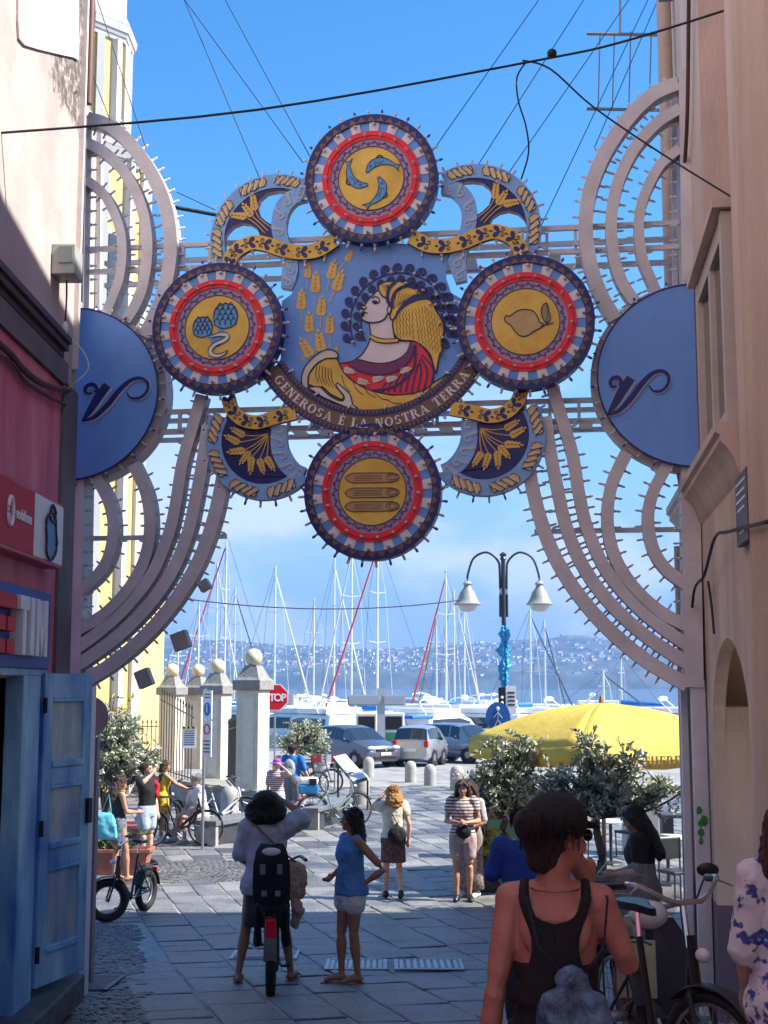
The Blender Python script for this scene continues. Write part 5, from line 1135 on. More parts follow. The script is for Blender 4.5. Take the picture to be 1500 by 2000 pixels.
car('parked_car', 'silver two seat city car seen from behind', Vector((at(822, 1400, 54).x, 54, 0)), radians(90 - 20), 2.7, 1.56, 1.54, smart, m_c2, False)
car('parked_car', 'blue silver hatchback parked beside the city car', Vector((at(902, 1400, 55.5).x, 56.2, 0)), radians(-90 + 48), 3.55, 1.6, 1.56, panda, m_c3, False)
# ================================================================ boats
m_hull = M('white_gelcoat', (.78, .79, .80), .25, .04, 1, coat=.3); m_cover = M('blue_sail_cover', (.01, .16, .50), .6, .15, 3, .2, 8); m_mast = M('pale_mast', (.66, .68, .70), .35, .05, metal=.3); m_rope = M('rope_white', (.6, .6, .58), .6, 0); m_dkline = M('line_dark', (.05, .08, .14), .6, 0); m_rline = M('line_red', (.55, .03, .07), .6, 0); m_teak = M('teak', (.3, .17, .08), .7, .2)
def hull(b, L, W, H, z0=-1.1, stern=.8):
    rings = []
    for k in range(9):
        f = k / 8; y = -L / 2 + L * f; wf = W / 2 * (stern + (1 - stern) * sin(min(1, f / .5) * pi / 2)) * (1 if f < .5 else cos((f - .5) / .5 * pi / 2) ** .7 + .02); zt = z0 + H * (1 + .18 * f * f)
        rings.append([(-wf, y, zt), (-wf * .9, y, z0 + H * .35), (-wf * .4, y, z0 - .2), (wf * .4, y, z0 - .2), (wf * .9, y, z0 + H * .35), (wf, y, zt)])
    b.loft(rings)
def sailboat(label, u, vtop, d, head, L=10, cover=None, stay=m_rope, back=True):
    p = at(u, 1400, d); ht = at(u, vtop, d).z; th = thing('sailboat', label, 'boat', (p.x, d, 0), radians(head), 'sailing boats in the marina')
    q = MB(); hull(q, L, L * .32, 1.25); part('hull', q, m_hull, th, smooth=True)
    q = MB(); q.loft([[(-1.05 * f, y, .18), (-.85 * f, y, .55 * g), (.85 * f, y, .55 * g), (1.05 * f, y, .18)] for y, f, g in ((-L * .2, 1, 1.05), (L * .02, 1, 1), (L * .2, .75, .8), (L * .26, .55, .45))]); part('cabin', q, m_hull, th, smooth=True)
    for s_ in (-1, 1): q = MB(); q.box((s_ * .98, -.5, .36), (.06, 1.9, .16)); part('cabin_window', q, m_tint, th)
    q = MB(); q.tube([(0, 0, .2), (0, 0, ht)], [.085, .065], 8); part('mast', q, m_mast, th, smooth=True)
    for f in (.45, .7): q = MB(); q.tube([(-.75, 0, ht * f + .3), (0, 0, ht * f + .2), (.75, 0, ht * f + .3)], .025, 4); part('spreader', q, m_mast, th)
    q = MB(); q.tube([(0, -.1, 1.45), (0, -L * .42, 1.5)], .07, 6); part('boom', q, m_mast, th)
    if cover:
        q = MB(); q.limb([(0, -.15, 1.75), (0, -L * .2, 1.66), (0, -L * .41, 1.58)], [.24, .2, .12], 8); part('sail_cover', q, cover, th, smooth=True)
    q = MB(); q.tube([(0, L * .47, .3), (0, .1, ht * .93)], [.075, .05], 5); part('forestay', q, stay, th)
    q = MB(); q.tube([(0, -L * .49, .3), (0, 0, ht)], .016, 4); part('backstay', q, m_dkline, th)
    for s_ in (-1, 1): q = MB(); q.tube([(s_ * L * .15, 0, .2), (s_ * .75, 0, ht * .7 + .3), (0, 0, ht * .96)], .014, 4); part('shroud', q, m_dkline if s_ < 0 else m_rope, th)
    q = MB()
    for s_ in (-1, 1):
        for k in range(5): y = -L * .45 + k * L * .2; q.tube([(s_ * L * .13, y, .15), (s_ * L * .13, y, .75)], .014, 4)
        q.tube([(s_ * L * .13, -L * .45, .74), (s_ * L * .13, L * .36, .74)], .01, 4)
    part('guard_rail', q, m_chr, th)
boats = [(385, 1172, 92, 25, None, m_rope, 'with bare boom behind the leftmost pillar'), (437, 1045, 96, 75, m_cover, m_rline, 'with red forestay behind the arch ribs'), (420, 1098, 104, -20, None, m_rope, 'behind the two middle pillars'), (456, 1146, 118, -40, m_cover, m_dkline, 'with blue cover between pillars'), (535, 1105, 92, -35, None, m_rope, 'behind the stop sign'), (612, 1168, 112, 15, None, m_rope, 'with short mast behind the olive bush'), (652, 1090, 100, -40, None, m_rope, 'with pale furled sail'), (686, 1062, 90, 38, m_cover, m_rope, 'with blue cover behind the grey crossover'), (737, 1050, 84, 48, None, m_rline, 'with red furled forestay'), (853, 1195, 118, 20, None, m_teak, 'with a slim brown mast'), (872, 1112, 92, 35, m_cover, m_rline, 'with red line and blue cover'), (888, 1152, 104, -30, m_cover, m_rope, 'behind the hatchback'), (908, 1170, 120, -25, None, m_rope, 'beyond the lamp shade'), (1038, 1190, 96, -60, m_cover, m_dkline, 'with wide blue cover right of the lamp'), (1066, 1210, 108, -30, None, m_dkline, 'with dark stay right of the lamp'), (1180, 1310, 84, -70, m_cover, m_dkline, 'with blue cover above the yellow parasol'), (345, 1230, 100, 40, None, m_rope, 'seen through the arch ribs'), (1215, 1280, 110, 60, m_cover, m_rope, 'half behind the right arch ribs')]
for u, vt, d, hd_, cv, sy, lab in boats: sailboat('white sailing boat ' + lab, u, vt, d, hd_, 9 + (d % 5) * .5, cv, sy)
def motor(label, u, d, head, L, fly=True, accent=None):
    p = at(u, 1400, d); th = thing('motor_boat', label, 'boat', (p.x, d, 0), radians(head), 'motor boats in the marina')
    q = MB(); hull(q, L, L * .34, 1.5, -1.1, .9); part('hull', q, m_hull, th, smooth=True)
    w = L * .13; q = MB(); q.loft([[(-w * f, y, .3), (-w * .86 * f, y, h), (w * .86 * f, y, h), (w * f, y, .3)] for y, f, h in ((-L * .3, 1, 1.55), (0, 1, 1.6), (L * .12, .95, 1.35), (L * .26, .8, .5))]); part('cabin', q, m_hull, th, bevel=.04)
    for s_ in (-1, 1): q = MB(); q.loft([[(s_ * w * .965, y, z0), (s_ * w * .9, y, z1), (s_ * w * .92, y, z1), (s_ * w * .985, y, z0)] for y, z0, z1 in ((-L * .26, .8, 1.35), (0, .8, 1.4), (L * .1, .8, 1.2))]); part('side_window', q, m_tint, th)
    q = MB(); q.add([(-w * .8, L * .135, 1.3), (w * .8, L * .135, 1.3), (w * .72, L * .25, .62), (-w * .72, L * .25, .62)], [(0, 1, 2, 3)]); q.V = [(x, y + .03, z + .03) for x, y, z in q.V]; part('windscreen', q, m_tint, th)
    if fly:
        q = MB(); q.box((0, -L * .12, 1.75), (w * 1.8, L * .3, .3)); part('flybridge', q, m_hull, th, bevel=.06)
        q = MB(); q.tube(crom([(-w, -L * .22, 1.6), (-w * .8, -L * .16, 2.3), (w * .8, -L * .16, 2.3), (w, -L * .22, 1.6)], 5), .032, 6); q.ell((0, -L * .16, 2.4), (.3, .3, .14)); part('radar_arch', q, m_hull, th, smooth=True)
    if accent: q = MB(); q.box((0, -L * .36, 1.5), (w * 1.9, L * .2, .16)); part('canopy', q, accent, th, bevel=.05)
    q = MB(); q.tube([(-w, L * .2, .9), (0, L * .47, 1.1), (w, L * .2, .9)], .02, 4); part('bow_rail', q, m_chr, th)
labs = ['behind the stop sign', 'behind the olive bush', 'behind the grey crossover', 'beside the fuel pumps', 'behind the city car', 'with blue canopy above the hatchback', 'left of the lamp post', 'right of the lamp post', 'with red canopy above the yellow parasol', 'behind the right arch post', 'behind the gate pillars', 'seen left of the pillars', 'beyond the signboards', 'beyond the lamp sign panels']
mdat = [(560, 76, 60, 11, True, None), (620, 74, 35, 10, True, None), (680, 79, -70, 12, True, None), (735, 82, 75, 12, False, None), (800, 75, 50, 10, True, None), (868, 73, -40, 9, False, m_cover), (925, 76, 60, 11, True, None), (1015, 76, 70, 10.5, True, None), (1105, 75, 80, 12, False, M('canopy_red', (.5, .03, .04), .5)), (1230, 78, 70, 12, True, None), (440, 84, 60, 11, True, None), (280, 78, 55, 11, True, None), (770, 92, 80, 14, True, None), (955, 88, -60, 12, True, None)]
for l_, (u, d, hd_, L_, fl, ac) in zip(labs, mdat): motor('white motor boat ' + l_, u, d, hd_, L_, fl, ac)

rm_ = random.Random(21)
for i in range(16): motor('white motor boat in the crowded outer rows of the marina', 330 + i * 58 + rm_.uniform(-20, 20), rm_.uniform(98, 140), rm_.choice((-1, 1)) * rm_.uniform(40, 100), rm_.uniform(10, 15), rm_.random() < .7)
# ================================================================ trees, planters, parasol, cables
m_bark = M('olive_bark', (.10, .08, .06), .9, .3, 12, .8, 40, stretch=(1, 1, .3))
def leaf_mat(name, c1, c2, back):
    m = M(name, c1, .55, 0); t = m.node_tree; b = t.nodes['Principled BSDF']; g = t.nodes.new('ShaderNodeNewGeometry')
    r = t.nodes.new('ShaderNodeValToRGB'); r.color_ramp.elements[0].color = (*c1, 1); r.color_ramp.elements[1].color = (*c2, 1); t.links.new(g.outputs['Random Per Island'], r.inputs[0])
    mx = t.nodes.new('ShaderNodeMixRGB'); mx.inputs[2].default_value = (*back, 1); t.links.new(g.outputs['Backfacing'], mx.inputs[0]); t.links.new(r.outputs[0], mx.inputs[1]); t.links.new(mx.outputs[0], b.inputs['Base Color'])
    return m
m_olive = leaf_mat('olive_leaf', (.09, .12, .05), (.44, .46, .30), (.46, .48, .37)); m_yelf = leaf_mat('yellow_leaf', (.35, .27, .04), (.55, .42, .10), (.5, .42, .12)); m_grn = leaf_mat('green_leaf', (.04, .09, .025), (.14, .2, .06), (.12, .18, .07))
def tree(label, pos, trunk_h, crown, nleaf, seed, mat=m_olive, ll=.075, base=None, name='olive_tree', spread=1.0, nb_=26, dens=.6):
    """crown: list of (cx,cy,cz,rx,ry,rz) lobes relative to pos; leaves sit on twigs that reach into the lobes"""
    r = random.Random(seed); th = thing(name, label, 'tree' if 'tree' in name else 'bush', tuple(pos))
    q = MB(); tips = []; fork = Vector((r.uniform(-.05, .05), 0, trunk_h))
    if trunk_h > .05:
        q.tube(crom([(0, 0, -.05), (.03, 0, trunk_h * .4), (-.03, .02, trunk_h * .75), fork], 4), [.075 * spread * (1 - .35 * i / 12) for i in range(13)], 8)
    for i in range(nb_):
        c = crown[i % len(crown)]; a_ = r.uniform(0, 2 * pi); e_ = r.uniform(-.5, 1.2); k = r.uniform(.5, .95)
        e = Vector((c[0] + c[3] * cos(a_) * cos(e_) * k, c[1] + c[4] * sin(a_) * cos(e_) * k, c[2] + c[5] * sin(e_) * k)); m = fork.lerp(e, .5) + Vector((r.uniform(-.12, .12), r.uniform(-.12, .12), r.uniform(-.1, .02))) * spread
        P = crom([fork, m, e], 6); n = len(P); q.tube(P, [.03 * spread * (1 - .85 * j / n) + .003 for j in range(n)], 5); tips.append((P, c))
    part('trunk', q, m_bark, th, smooth=True)
    lv = MB(); V = []; Fc = []
    while len(Fc) < nleaf:
        P, c = r.choice(tips); p = P[min(len(P) - 1, int(r.uniform(.45, 1.0) * len(P)))]
        sd = Vector((r.gauss(0, 1), r.gauss(0, 1), r.gauss(.35, .8))).normalized(); tl_ = r.uniform(.10, .34) * spread
        for j in range(9):
            f = (j + 1) / 9; o_ = p + sd * tl_ * f - UP * (.06 * f * f)
            for s_ in (-1, 1):
                d = (sd + Vector((r.gauss(0, .6), r.gauss(0, .6), r.gauss(0, .5)))).normalized(); a1, b1 = frame(d); w = ll * r.uniform(.13, .2); l = ll * r.uniform(.7, 1.2)
                k = len(V); nn = (a1 * cos(j) + b1 * sin(j)); V += [o_, o_ + d * l * .5 + nn * w, o_ + d * l, o_ + d * l * .5 - nn * w]; Fc.append((k, k + 1, k + 2, k + 3))
    lv.add(V, Fc); part('crown', lv, mat, th, fix=False, stuff=False)
    return th
def planter(label, p, w, d_, h, mat, taper=.85, name='planter'):
    q = MB(); q.loft([[(sx * w / 2 * k, sy * d_ / 2 * k, z) for sx, sy in ((-1, -1), (1, -1), (1, 1), (-1, 1))] for k, z in ((taper, 0), (.97, h * .86), (1.03, h * .86), (1.03, h), (.92, h), (.9, h - .06))]); return single(name, label, 'planter', q, mat, bevel=.012, loc=None) , p
def put(pair):
    o, p = pair; o.location = p; return o
m_terr = M('terracotta_planter', (.36, .13, .09), .75, .2, 4, .2); m_plg = M('grey_planter', (.2, .2, .2), .7, .2, 4, .2)
# right olives in planters (between street and parasol)
p = gxy(at(1168, 1500, 18.6).x, 18.6); put(planter('grey square planter under the larger olive tree', p, .75, .75, .55, m_plg)); pz = p + UP * .45
tree('broad olive tree with gnarled trunk in front of the yellow parasol', pz, .82, [(.05, 0, 1.25, .5, .5, .2), (-.42, 0, 1.36, .42, .45, .2), (.5, 0, 1.25, .45, .45, .18), (.15, .05, 1.55, .3, .3, .16), (-.12, 0, 1.72, .14, .14, .2), (.9, 0, 1.16, .3, .3, .12), (-.75, 0, 1.3, .26, .3, .14), (.45, 0, 1.6, .12, .12, .16)], 8200, 1, nb_=70, ll=.10)
p = gxy(at(985, 1500, 21).x, 21); put(planter('dark low planter under the smaller olive tree', p, 1.5, .8, .42, m_dkst)); pz = p + UP * .36
tree('smaller olive tree left of the yellow parasol', pz, .72, [(.0, 0, 1.2, .45, .4, .24), (-.35, 0, 1.35, .32, .4, .24), (.3, 0, 1.3, .36, .4, .22), (-.05, 0, 1.72, .24, .25, .22), (.35, 0, 1.8, .2, .25, .2), (-.52, 0, 1.05, .18, .2, .16)], 6500, 2, nb_=60, ll=.10)
tree('yellowing shrub at the end of the dark planter', p + Vector((-.42, -.1, .38)), .02, [(0, 0, .45, .2, .2, .45), (.05, 0, .2, .25, .2, .25)], 1500, 3, m_yelf, .09, name='yellow_bush', nb_=20, spread=.8)
tree('small spiky green plant in the dark planter', p + Vector((.75, -.05, .35)), .02, [(0, 0, .35, .2, .2, .3)], 400, 33, m_yelf, .12, name='green_bush', nb_=12, spread=.7)
# left olive and planter
p = gxy(at(232, 1500, 25.5).x, 25.5); tree('loose olive tree by the blue door', p + UP * .45, .7, [(0, 0, 1.35, .6, .5, .5), (-.35, 0, 1.6, .4, .4, .45), (.35, 0, 1.3, .5, .4, .4), (0, 0, 1.9, .4, .4, .3)], 8000, 4, nb_=60, ll=.10)
put(planter('plum coloured planter under the loose olive', p + Vector((0, 0, 0)), 1.1, .8, .55, M('plum_planter', (.22, .07, .09), .7, .15)))
tree('tall yellowing shrub behind the loose olive', gxy(at(205, 1500, 28).x, 28) + UP * .3, .1, [(0, 0, 1.6, .5, .5, .8), (.2, 0, 2.2, .4, .4, .5)], 2600, 5, m_yelf, .11, name='yellow_bush', nb_=26)
p = gnd(222, 1706); put(planter('terracotta trough of low plants beside the standing woman', p, 1.25, .5, .42, m_terr)); tree('low leafy plants filling the terracotta trough', p + UP * .36, .02, [(-.35, 0, .15, .3, .22, .2), (0, 0, .12, .3, .22, .2), (.35, 0, .15, .3, .22, .2)], 2200, 6, m_grn, .075, name='trough_plants', nb_=30, spread=.5)
# shrub by the stop sign
p = Vector((at(598, 1400, 45).x, 45, 0)); tree('round olive bush beside the stop sign', p, .5, [(0, 0, 1.25, .75, .6, .55), (-.35, 0, 1.05, .5, .5, .5), (.35, 0, 1.35, .5, .5, .5), (0, 0, 1.75, .45, .4, .3)], 6500, 8, m_olive, .13, nb_=50, spread=1.5, name='olive_bush')
# bush at the foot of the right wall
tree('small pale leaved bush at the foot of the ochre pier', gxy(2.28, 8.9), .05, [(0, 0, .22, .2, .2, .22), (.1, -.2, .3, .16, .16, .26)], 1300, 9, m_olive, .075, name='olive_bush', nb_=20, spread=.45)
# ---------------------------------------------------------------- parasol
ap = at(1160, 1372, 22); C = Vector((ap.x + .12, 22, 0)); th = thing('parasol', 'large yellow square parasol with dark lettering on its valance', 'parasol', tuple(C))
m_yf = M('yellow_canvas', (.82, .66, .12), .75, .12, 3, .5, 9); rot = radians(27); HW = 1.58; zt, ze = ap.z, at(1160, 1445, 22).z
def yel_glow(m):
    t = m.node_tree; b = t.nodes['Principled BSDF']; o = t.nodes['Material Output']; tr = t.nodes.new('ShaderNodeBsdfTranslucent'); tr.inputs[0].default_value = (.85, .45, .02, 1); mxs = t.nodes.new('ShaderNodeMixShader'); mxs.inputs[0].default_value = .3
    t.links.new(b.outputs[0], mxs.inputs[1]); t.links.new(tr.outputs[0], mxs.inputs[2]); t.links.new(mxs.outputs[0], o.inputs[0])
yel_glow(m_yf)
cor = [Vector((sx * HW * cos(rot) - sy * HW * sin(rot), sx * HW * sin(rot) + sy * HW * cos(rot), ze)) for sx, sy in ((-1, -1), (1, -1), (1, 1), (-1, 1))]; top = Vector((0, 0, zt))
for i in range(4):
    a_, b_ = cor[i], cor[(i + 1) % 4]; n = 8; vs = []; fs = []
    for r_ in range(n + 1):
        f = r_ / n
        for k in range(n + 1):
            g_ = k / n; p = top.lerp(a_.lerp(b_, g_), f); p = p - UP * (.14 * f * sin(pi * g_) * .6 - .13 * sin(pi * f)) ; vs.append(p)
    for r_ in range(n):
        for k in range(n): j = r_ * (n + 1) + k; fs.append((j, j + 1, j + n + 2, j + n + 1))
    q = MB(); q.add(vs, fs); o = part('canopy_panel', q, m_yf, th, smooth=2); sd_ = o.modifiers.new('s', 'SOLIDIFY'); sd_.thickness = .006
    vs = []; 
    for k in range(n + 1):
        g_ = k / n; p = a_.lerp(b_, g_) - UP * (.14 * sin(pi * g_) * .6); vs += [p, p * 1.0 - UP * (.30 + .012 * sin(k * 2.1)) + Vector((p.x, p.y, 0)).normalized() * .01]
    q = MB(); q.add(vs, [(2 * k, 2 * k + 2, 2 * k + 3, 2 * k + 1) for k in range(n)]); o = part('valance', q, m_yf, th, smooth=2); sd_ = o.modifiers.new('s', 'SOLIDIFY'); sd_.thickness = .006
    q = MB(); q.tube([top - UP * .12, a_ - UP * .03], .014, 4); part('rib', q, m_dmt, th)
q = MB(); q.tube([(0, 0, 0), (0, 0, zt + .05)], .035, 8); q.lathe([(.05, 0), (.03, .08), (.01, .12)], 8, Matrix.Translation((0, 0, zt))); part('pole', q, m_teak, th, smooth=True); q = MB(); q.box((0, 0, .06), (.7, .7, .12)); part('base', q, m_conc, th, bevel=.02)
a_, b_ = cor[0], cor[1]; ex = (b_ - a_).normalized(); ny = Vector((ex.y, -ex.x, 0)); q = MB(); mid = a_.lerp(b_, .54) - UP * .35
def onval(mb, pts, n_): mb.poly([mid + ex * x + UP * y + ny * (.04 + .0004 * n_) for x, y in pts], ny * .002)
lettering('THERESIA', onval, .165, q, .003); part('lettering', q, M('valance_ink', (.10, .06, .02), .6), th)
# ---------------------------------------------------------------- cafe bits under the parasol
def table(p, label):
    th = thing('cafe_table', label, 'table', tuple(p)); q = MB(); q.lathe([(.34, .72), (.35, .735), (.34, .75)], 20); part('table_top', q, M('pale_table', (.6, .58, .55), .5), th); q = MB(); q.lathe([(.22, 0), (.2, .03), (.03, .06), (.03, .72)], 12); part('pedestal', q, m_dmt, th)
table(gxy(at(1190, 1500, 24).x, 24), 'round pale cafe table under the parasol, nearer the olive'); table(gxy(at(1300, 1500, 21.5).x, 21.5), 'round pale cafe table beside the arch post')
def stool(p, label, rz=0):
    th = thing('cafe_chair', label, 'chair', tuple(p), rz)
    q = MB(); q.box((0, 0, .45), (.42, .42, .05)); part('seat', q, m_dmt, th, bevel=.015); q = MB(); q.box((0, .2, .75), (.42, .03, .3)); part('backrest', q, m_dmt, th, bevel=.012)
    for sx in (-1, 1):
        for sy in (-1, 1): q = MB(); q.tube([(sx * .18, sy * .18, 0), (sx * .18, sy * .19, .44 if sy < 0 else .9)], .014, 5); part('leg', q, m_dmt, th)
stool(gxy(at(1320, 1600, 19.5).x, 19.5), 'dark metal cafe chair beside the arch post', .4); stool(gxy(at(1120, 1600, 24.5).x, 24.5), 'dark metal cafe chair under the parasol', 2.0); stool(gxy(at(1230, 1600, 25).x, 25), 'dark metal cafe chair behind the pale table', -2.5)
q = MB(); q.box((0, 0, .55), (1.0, .55, 1.1)); q.box((0, 0, 1.13), (1.06, .6, .06)); single('green_cabinet', 'green metal cabinet behind the smaller olive tree', 'cabinet', q, M('cabinet_green', (.05, .11, .07), .6, .15), bevel=.015).location = gxy(at(990, 1580, 25).x, 25)
q = MB(); q.box((0, 0, .5), (.62, .5, 1.0)); q.box((0, 0, 1.03), (.7, .56, .06)); single('grey_cabinet', 'pale grey service box beyond the woman in black', 'cabinet', q, M('cabinet_grey', (.42, .42, .42), .6, .1), bevel=.015).location = gxy(at(1250, 1580, 25.5).x, 25.5)
q = MB(); q.box((0, 0, .55), (.9, .5, .06)); q.box((-.25, 0, .27), (.22, .4, .55)); single('stone_table', 'dark stone side table on the sunny paving by the arch post', 'table', q, m_dkst).location = gxy(at(1325, 1600, 27).x, 27)
# ---------------------------------------------------------------- drains in the street
def grate(u0, u1, v0, v1, label, n, rows=1, mat=None):
    c = gnd((u0 + u1) / 2, (v0 + v1) / 2); a_, b_ = gnd(u0, (v0 + v1) / 2), gnd(u1, (v0 + v1) / 2); f0, f1 = gnd((u0 + u1) / 2, v1), gnd((u0 + u1) / 2, v0); w = b_.x - a_.x; d_ = f1.y - f0.y; sl = atan2(gz(f1.y) - gz(f0.y), d_)
    th = thing('drain_grate', label, 'grate', (c.x, c.y, c.z + .010)); th.rotation_euler = (sl, 0, 0)
    q = MB(); q.box((0, 0, -.004), (w, d_, .012)); part('plate', q, m_blk, th); q = MB()
    for s_ in (-1, 1): q.box((s_ * (w / 2 - .02), 0, .004), (.04, d_, .014)); q.box((0, s_ * (d_ / 2 - .02), .0035), (w - .08, .04, .013))
    part('rim', q, mat, th)
    for i in range(n):
        for r_ in range(rows): q = MB(); q.box((-w / 2 + .04 + (w - .08) * (i + .5) / n, -d_ / 2 + .04 + (d_ - .08) * (r_ + .5) / rows, .004), ((w - .08) / n * .55, (d_ - .08) / rows * .92, .012)); part('bar', q, mat, th)
m_cast = M('worn_cast_iron', (.42, .43, .45), .45, .2, 8, .3, 40, metal=.5); m_castd = M('dull_cast_iron', (.16, .16, .17), .6, .2, 8, .3, 40, metal=.4)
grate(636, 756, 1876, 1896, 'pale slotted iron drain grate beside the woman in the blue blouse', 9, 1, m_cast); grate(770, 904, 1876, 1896, 'pale slotted iron drain grate between the blue blouse and the tank top', 9, 1, m_cast); grate(136, 228, 1908, 1936, 'dull iron drain grate at the foot of the blue door', 14, 1, m_castd)
c = gnd(518, 1866); sl = atan2(gz(c.y + .5) - gz(c.y - .5), 1); q = MB(); q.box((0, 0, 0), (.72, .62, .02)); q.box((0, 0, .008), (.64, .54, .02), None, 1); o = single('manhole_cover', 'square manhole cover with pale steel rim behind the bicycle', 'manhole cover', q, [m_cast, m_slab]); o.location = c + UP * .006; o.rotation_euler = (sl, 0, 0)
# ---------------------------------------------------------------- overhead cables
m_cab = M('black_cable', (.015, .015, .018), .6, 0)
def cable(pts, r, label, sag=0, mat=m_cab, straight=True):
    P = [Vector(p) for p in pts]
    if straight and len(P) == 2: P = [P[0].lerp(P[1], k / 12) - UP * sag * 4 * (k / 12) * (1 - k / 12) for k in range(13)]
    else: P = crom(P, 5)
    q = MB(); q.tube(P, r, 5); return single('cable', label, 'cable', q, mat, 'overhead cables and wires', smooth=2, loc=P[0])
cable([at(-40, 263, 9.2), at(500, 215, 9.6), at(1050, 118, 10), at(1240, 75, 9.8), at(1540, -20, 9.3)], .010, 'thick black cable slung right across the street above the arch', straight=False)
cable([at(1020, 118, 10), at(1075, 135, 10), at(1160, 210, 10), at(1300, 305, 9.8), at(1520, 440, 9)], .008, 'black cable dropping from the street cable to the ochre wall', straight=False)
cable([at(1030, 118, 10), at(1010, 150, 10), at(1012, 195, 10), at(1028, 250, 10), at(1032, 300, 10.1), at(1018, 350, 10.3)], .007, 'loose cable end hanging above the right scroll', straight=False)
q = MB(); q.ell(at(1078, 104, 10), (.04, .04, .035)); single('cable_joint', 'taped joint on the street cable', 'cable joint', q, m_cab, smooth=True)
wires = [((360, 0), (507, 348)), ((440, 0), (605, 305)), ((350, -15), (592, 318)), ((1052, 0), (843, 298)), ((1140, 0), (925, 336)), ((1235, -10), (985, 350)), ((1270, -10), (1048, 460)), ((1285, 0), (1160, 290)), ((120, -10), (215, 235)), ((190, 0), (285, 290)), ((345, 375), (420, 410))]
wn_ = ['thin stay wire left of the top medallion, outermost', 'thin stay wire reaching the top medallion rim from the left', 'thin slack wire left of the top medallion', 'thin stay wire right of the top medallion', 'thin stay wire above the right scroll', 'long thin stay wire above the right scroll end', 'thin stay wire near the right arch tower', 'thin stay wire beside the antenna', 'stay wire in front of the pink wall', 'stay wire in front of the church tower', 'short stay wire at the left arch tower']
for (a_, b_), l_ in zip(wires, wn_): cable([at(*a_, 13.2), at(*b_, 11.9)], .0045, l_)
cable([at(-20, 310, 10.2), at(150, 178, 11.4)], .010, 'rod stay slanting up the pink wall'); cable([at(340, 405, 12.3), at(450, 425, 12.4)], .02, 'bundled cables behind the left arch tower'); cable([at(330, 1165, 30), at(900, 1172, 33)], .014, 'wire slung from the lamp towards the church', sag=.25)
cable([atx(u, v, XL + .06) for u, v in ((-10, 665), (20, 690), (45, 720), (75, 745), (105, 758), (134, 762))], .028, 'bundle of old cables along the pink shop wall', straight=False, mat=M('brown_cable', (.10, .05, .045), .7, .2)); cable([atx(u, v, XL + .05) for u, v in ((-10, 690), (25, 710), (50, 745), (95, 775), (128, 790))], .014, 'sagging single cable below the bundle on the shop wall', straight=False, mat=MATS['brown_cable'])
cable([rw(s_, z_, .1) for s_, z_ in ((.5, 3.55), (-.3, 3.62), (-.8, 3.9), (-1.6, 3.95), (-2.4, 4.15), (-3.2, 4.1), (-5, 3.95))], .012, 'black cable looping along the ochre wall above the passage', straight=False); cable([rw(s_, z_, .04) for s_, z_ in ((-1.3, 3.92), (-1.5, 3.7), (-1.6, 3.5))], .01, 'short cable dropping to the passage arch', straight=False)
cable([rw(s_, z_, .05) for s_, z_ in ((-1.9, 9.6), (-1.4, 9.0), (-.9, 8.0), (-.4, 7.6))], .018, 'thick conduit down the ochre wall beside the arch tower', straight=False, mat=MATS['brown_cable'])
cable([at(138, 660, 11.2), at(165, 690, 11.1), at(172, 720, 11.1), at(150, 745, 11.1), at(120, 768, 11.2)], .006, 'white wire loop in front of the left blue half disc', straight=False, mat=m_white)
# antenna
th = thing('roof_antenna', 'grey roof television antenna beside the right arch tower', 'antenna', tuple(at(1215, 60, 15)), world=True)
q = MB(); q.tube([at(1212, -120, 15), at(1212, 65, 15)], .018, 5); part('mast', q, m_mtl, th)
for v in (66, 213): q = MB(); q.tube([at(1146, v, 15), at(1306, v + 3, 15)], .022, 5); part('boom', q, m_mtl, th)
for u in (1172, 1200, 1232, 1272): q = MB(); q.tube([at(u, 62, 15), at(u - 4, 215, 15)], .010, 4); part('element', q, m_mtl, th)
# loudspeaker, wall box
p = rw(-1.6, 8.75, .25); q = MB(); q.loft([[p + Vector((x * r_, y_, z_ * r_)) for x, z_ in ((-1, -1), (1, -1), (1, 1), (-1, 1))] for y_, r_ in ((0, .075), (.1, .05), (.16, .02))]); single('floodlight', 'small black floodlight high on the ochre wall', 'lamp', q, m_blk, loc=p)
p = atx(108, 515, XL); th = thing('electric_box', 'small grey electric box with cable and bulb on the pink wall', 'electric box', tuple(p), world=True); q = MB(); q.box(p + Vector((.1, 0, 0)), (.2, .28, .26)); part('box', q, M('box_grey', (.36, .38, .36), .5, .15, 8), th, bevel=.01)
q = MB(); q.box(p + Vector((.12, -.15, .03)), (.12, .02, .14)); part('display', q, M('box_panel', (.18, .22, .22), .3), th); q = MB(); q.tube(crom([p + Vector((.1, 0, -.14)), p + Vector((.1, .02, -.3)), p + Vector((.1, .0, -.5))], 4), .008, 5); part('wire', q, m_cab, th); q = MB(); q.ell(p + Vector((.1, 0, -.56)), (.03, .03, .06)); part('bulb', q, m_bulb, th, smooth=True)
# round sign back by the blue door
p = gxy(at(182, 1400, 13).x, 13); th = thing('round_sign', 'grey back of a round sign on a square post beside the blue door', 'sign', tuple(p)); z_ = at(182, 1400, 13).z - p.z
q = MB(); q.lathe([(.2, -.01), (.2, .01)], 24, Matrix.Translation((-.05, 0, z_)) @ Matrix.Rotation(pi / 2, 4, 'X')); part('disc', q, M('sign_back', (.42, .36, .35), .6, .1), th); q = MB(); q.box((-.02, .08, (z_ - .2) / 2), (.13, .13, z_ - .2)); part('post', q, M('post_mauve', (.24, .19, .2), .7, .15, 4), th)
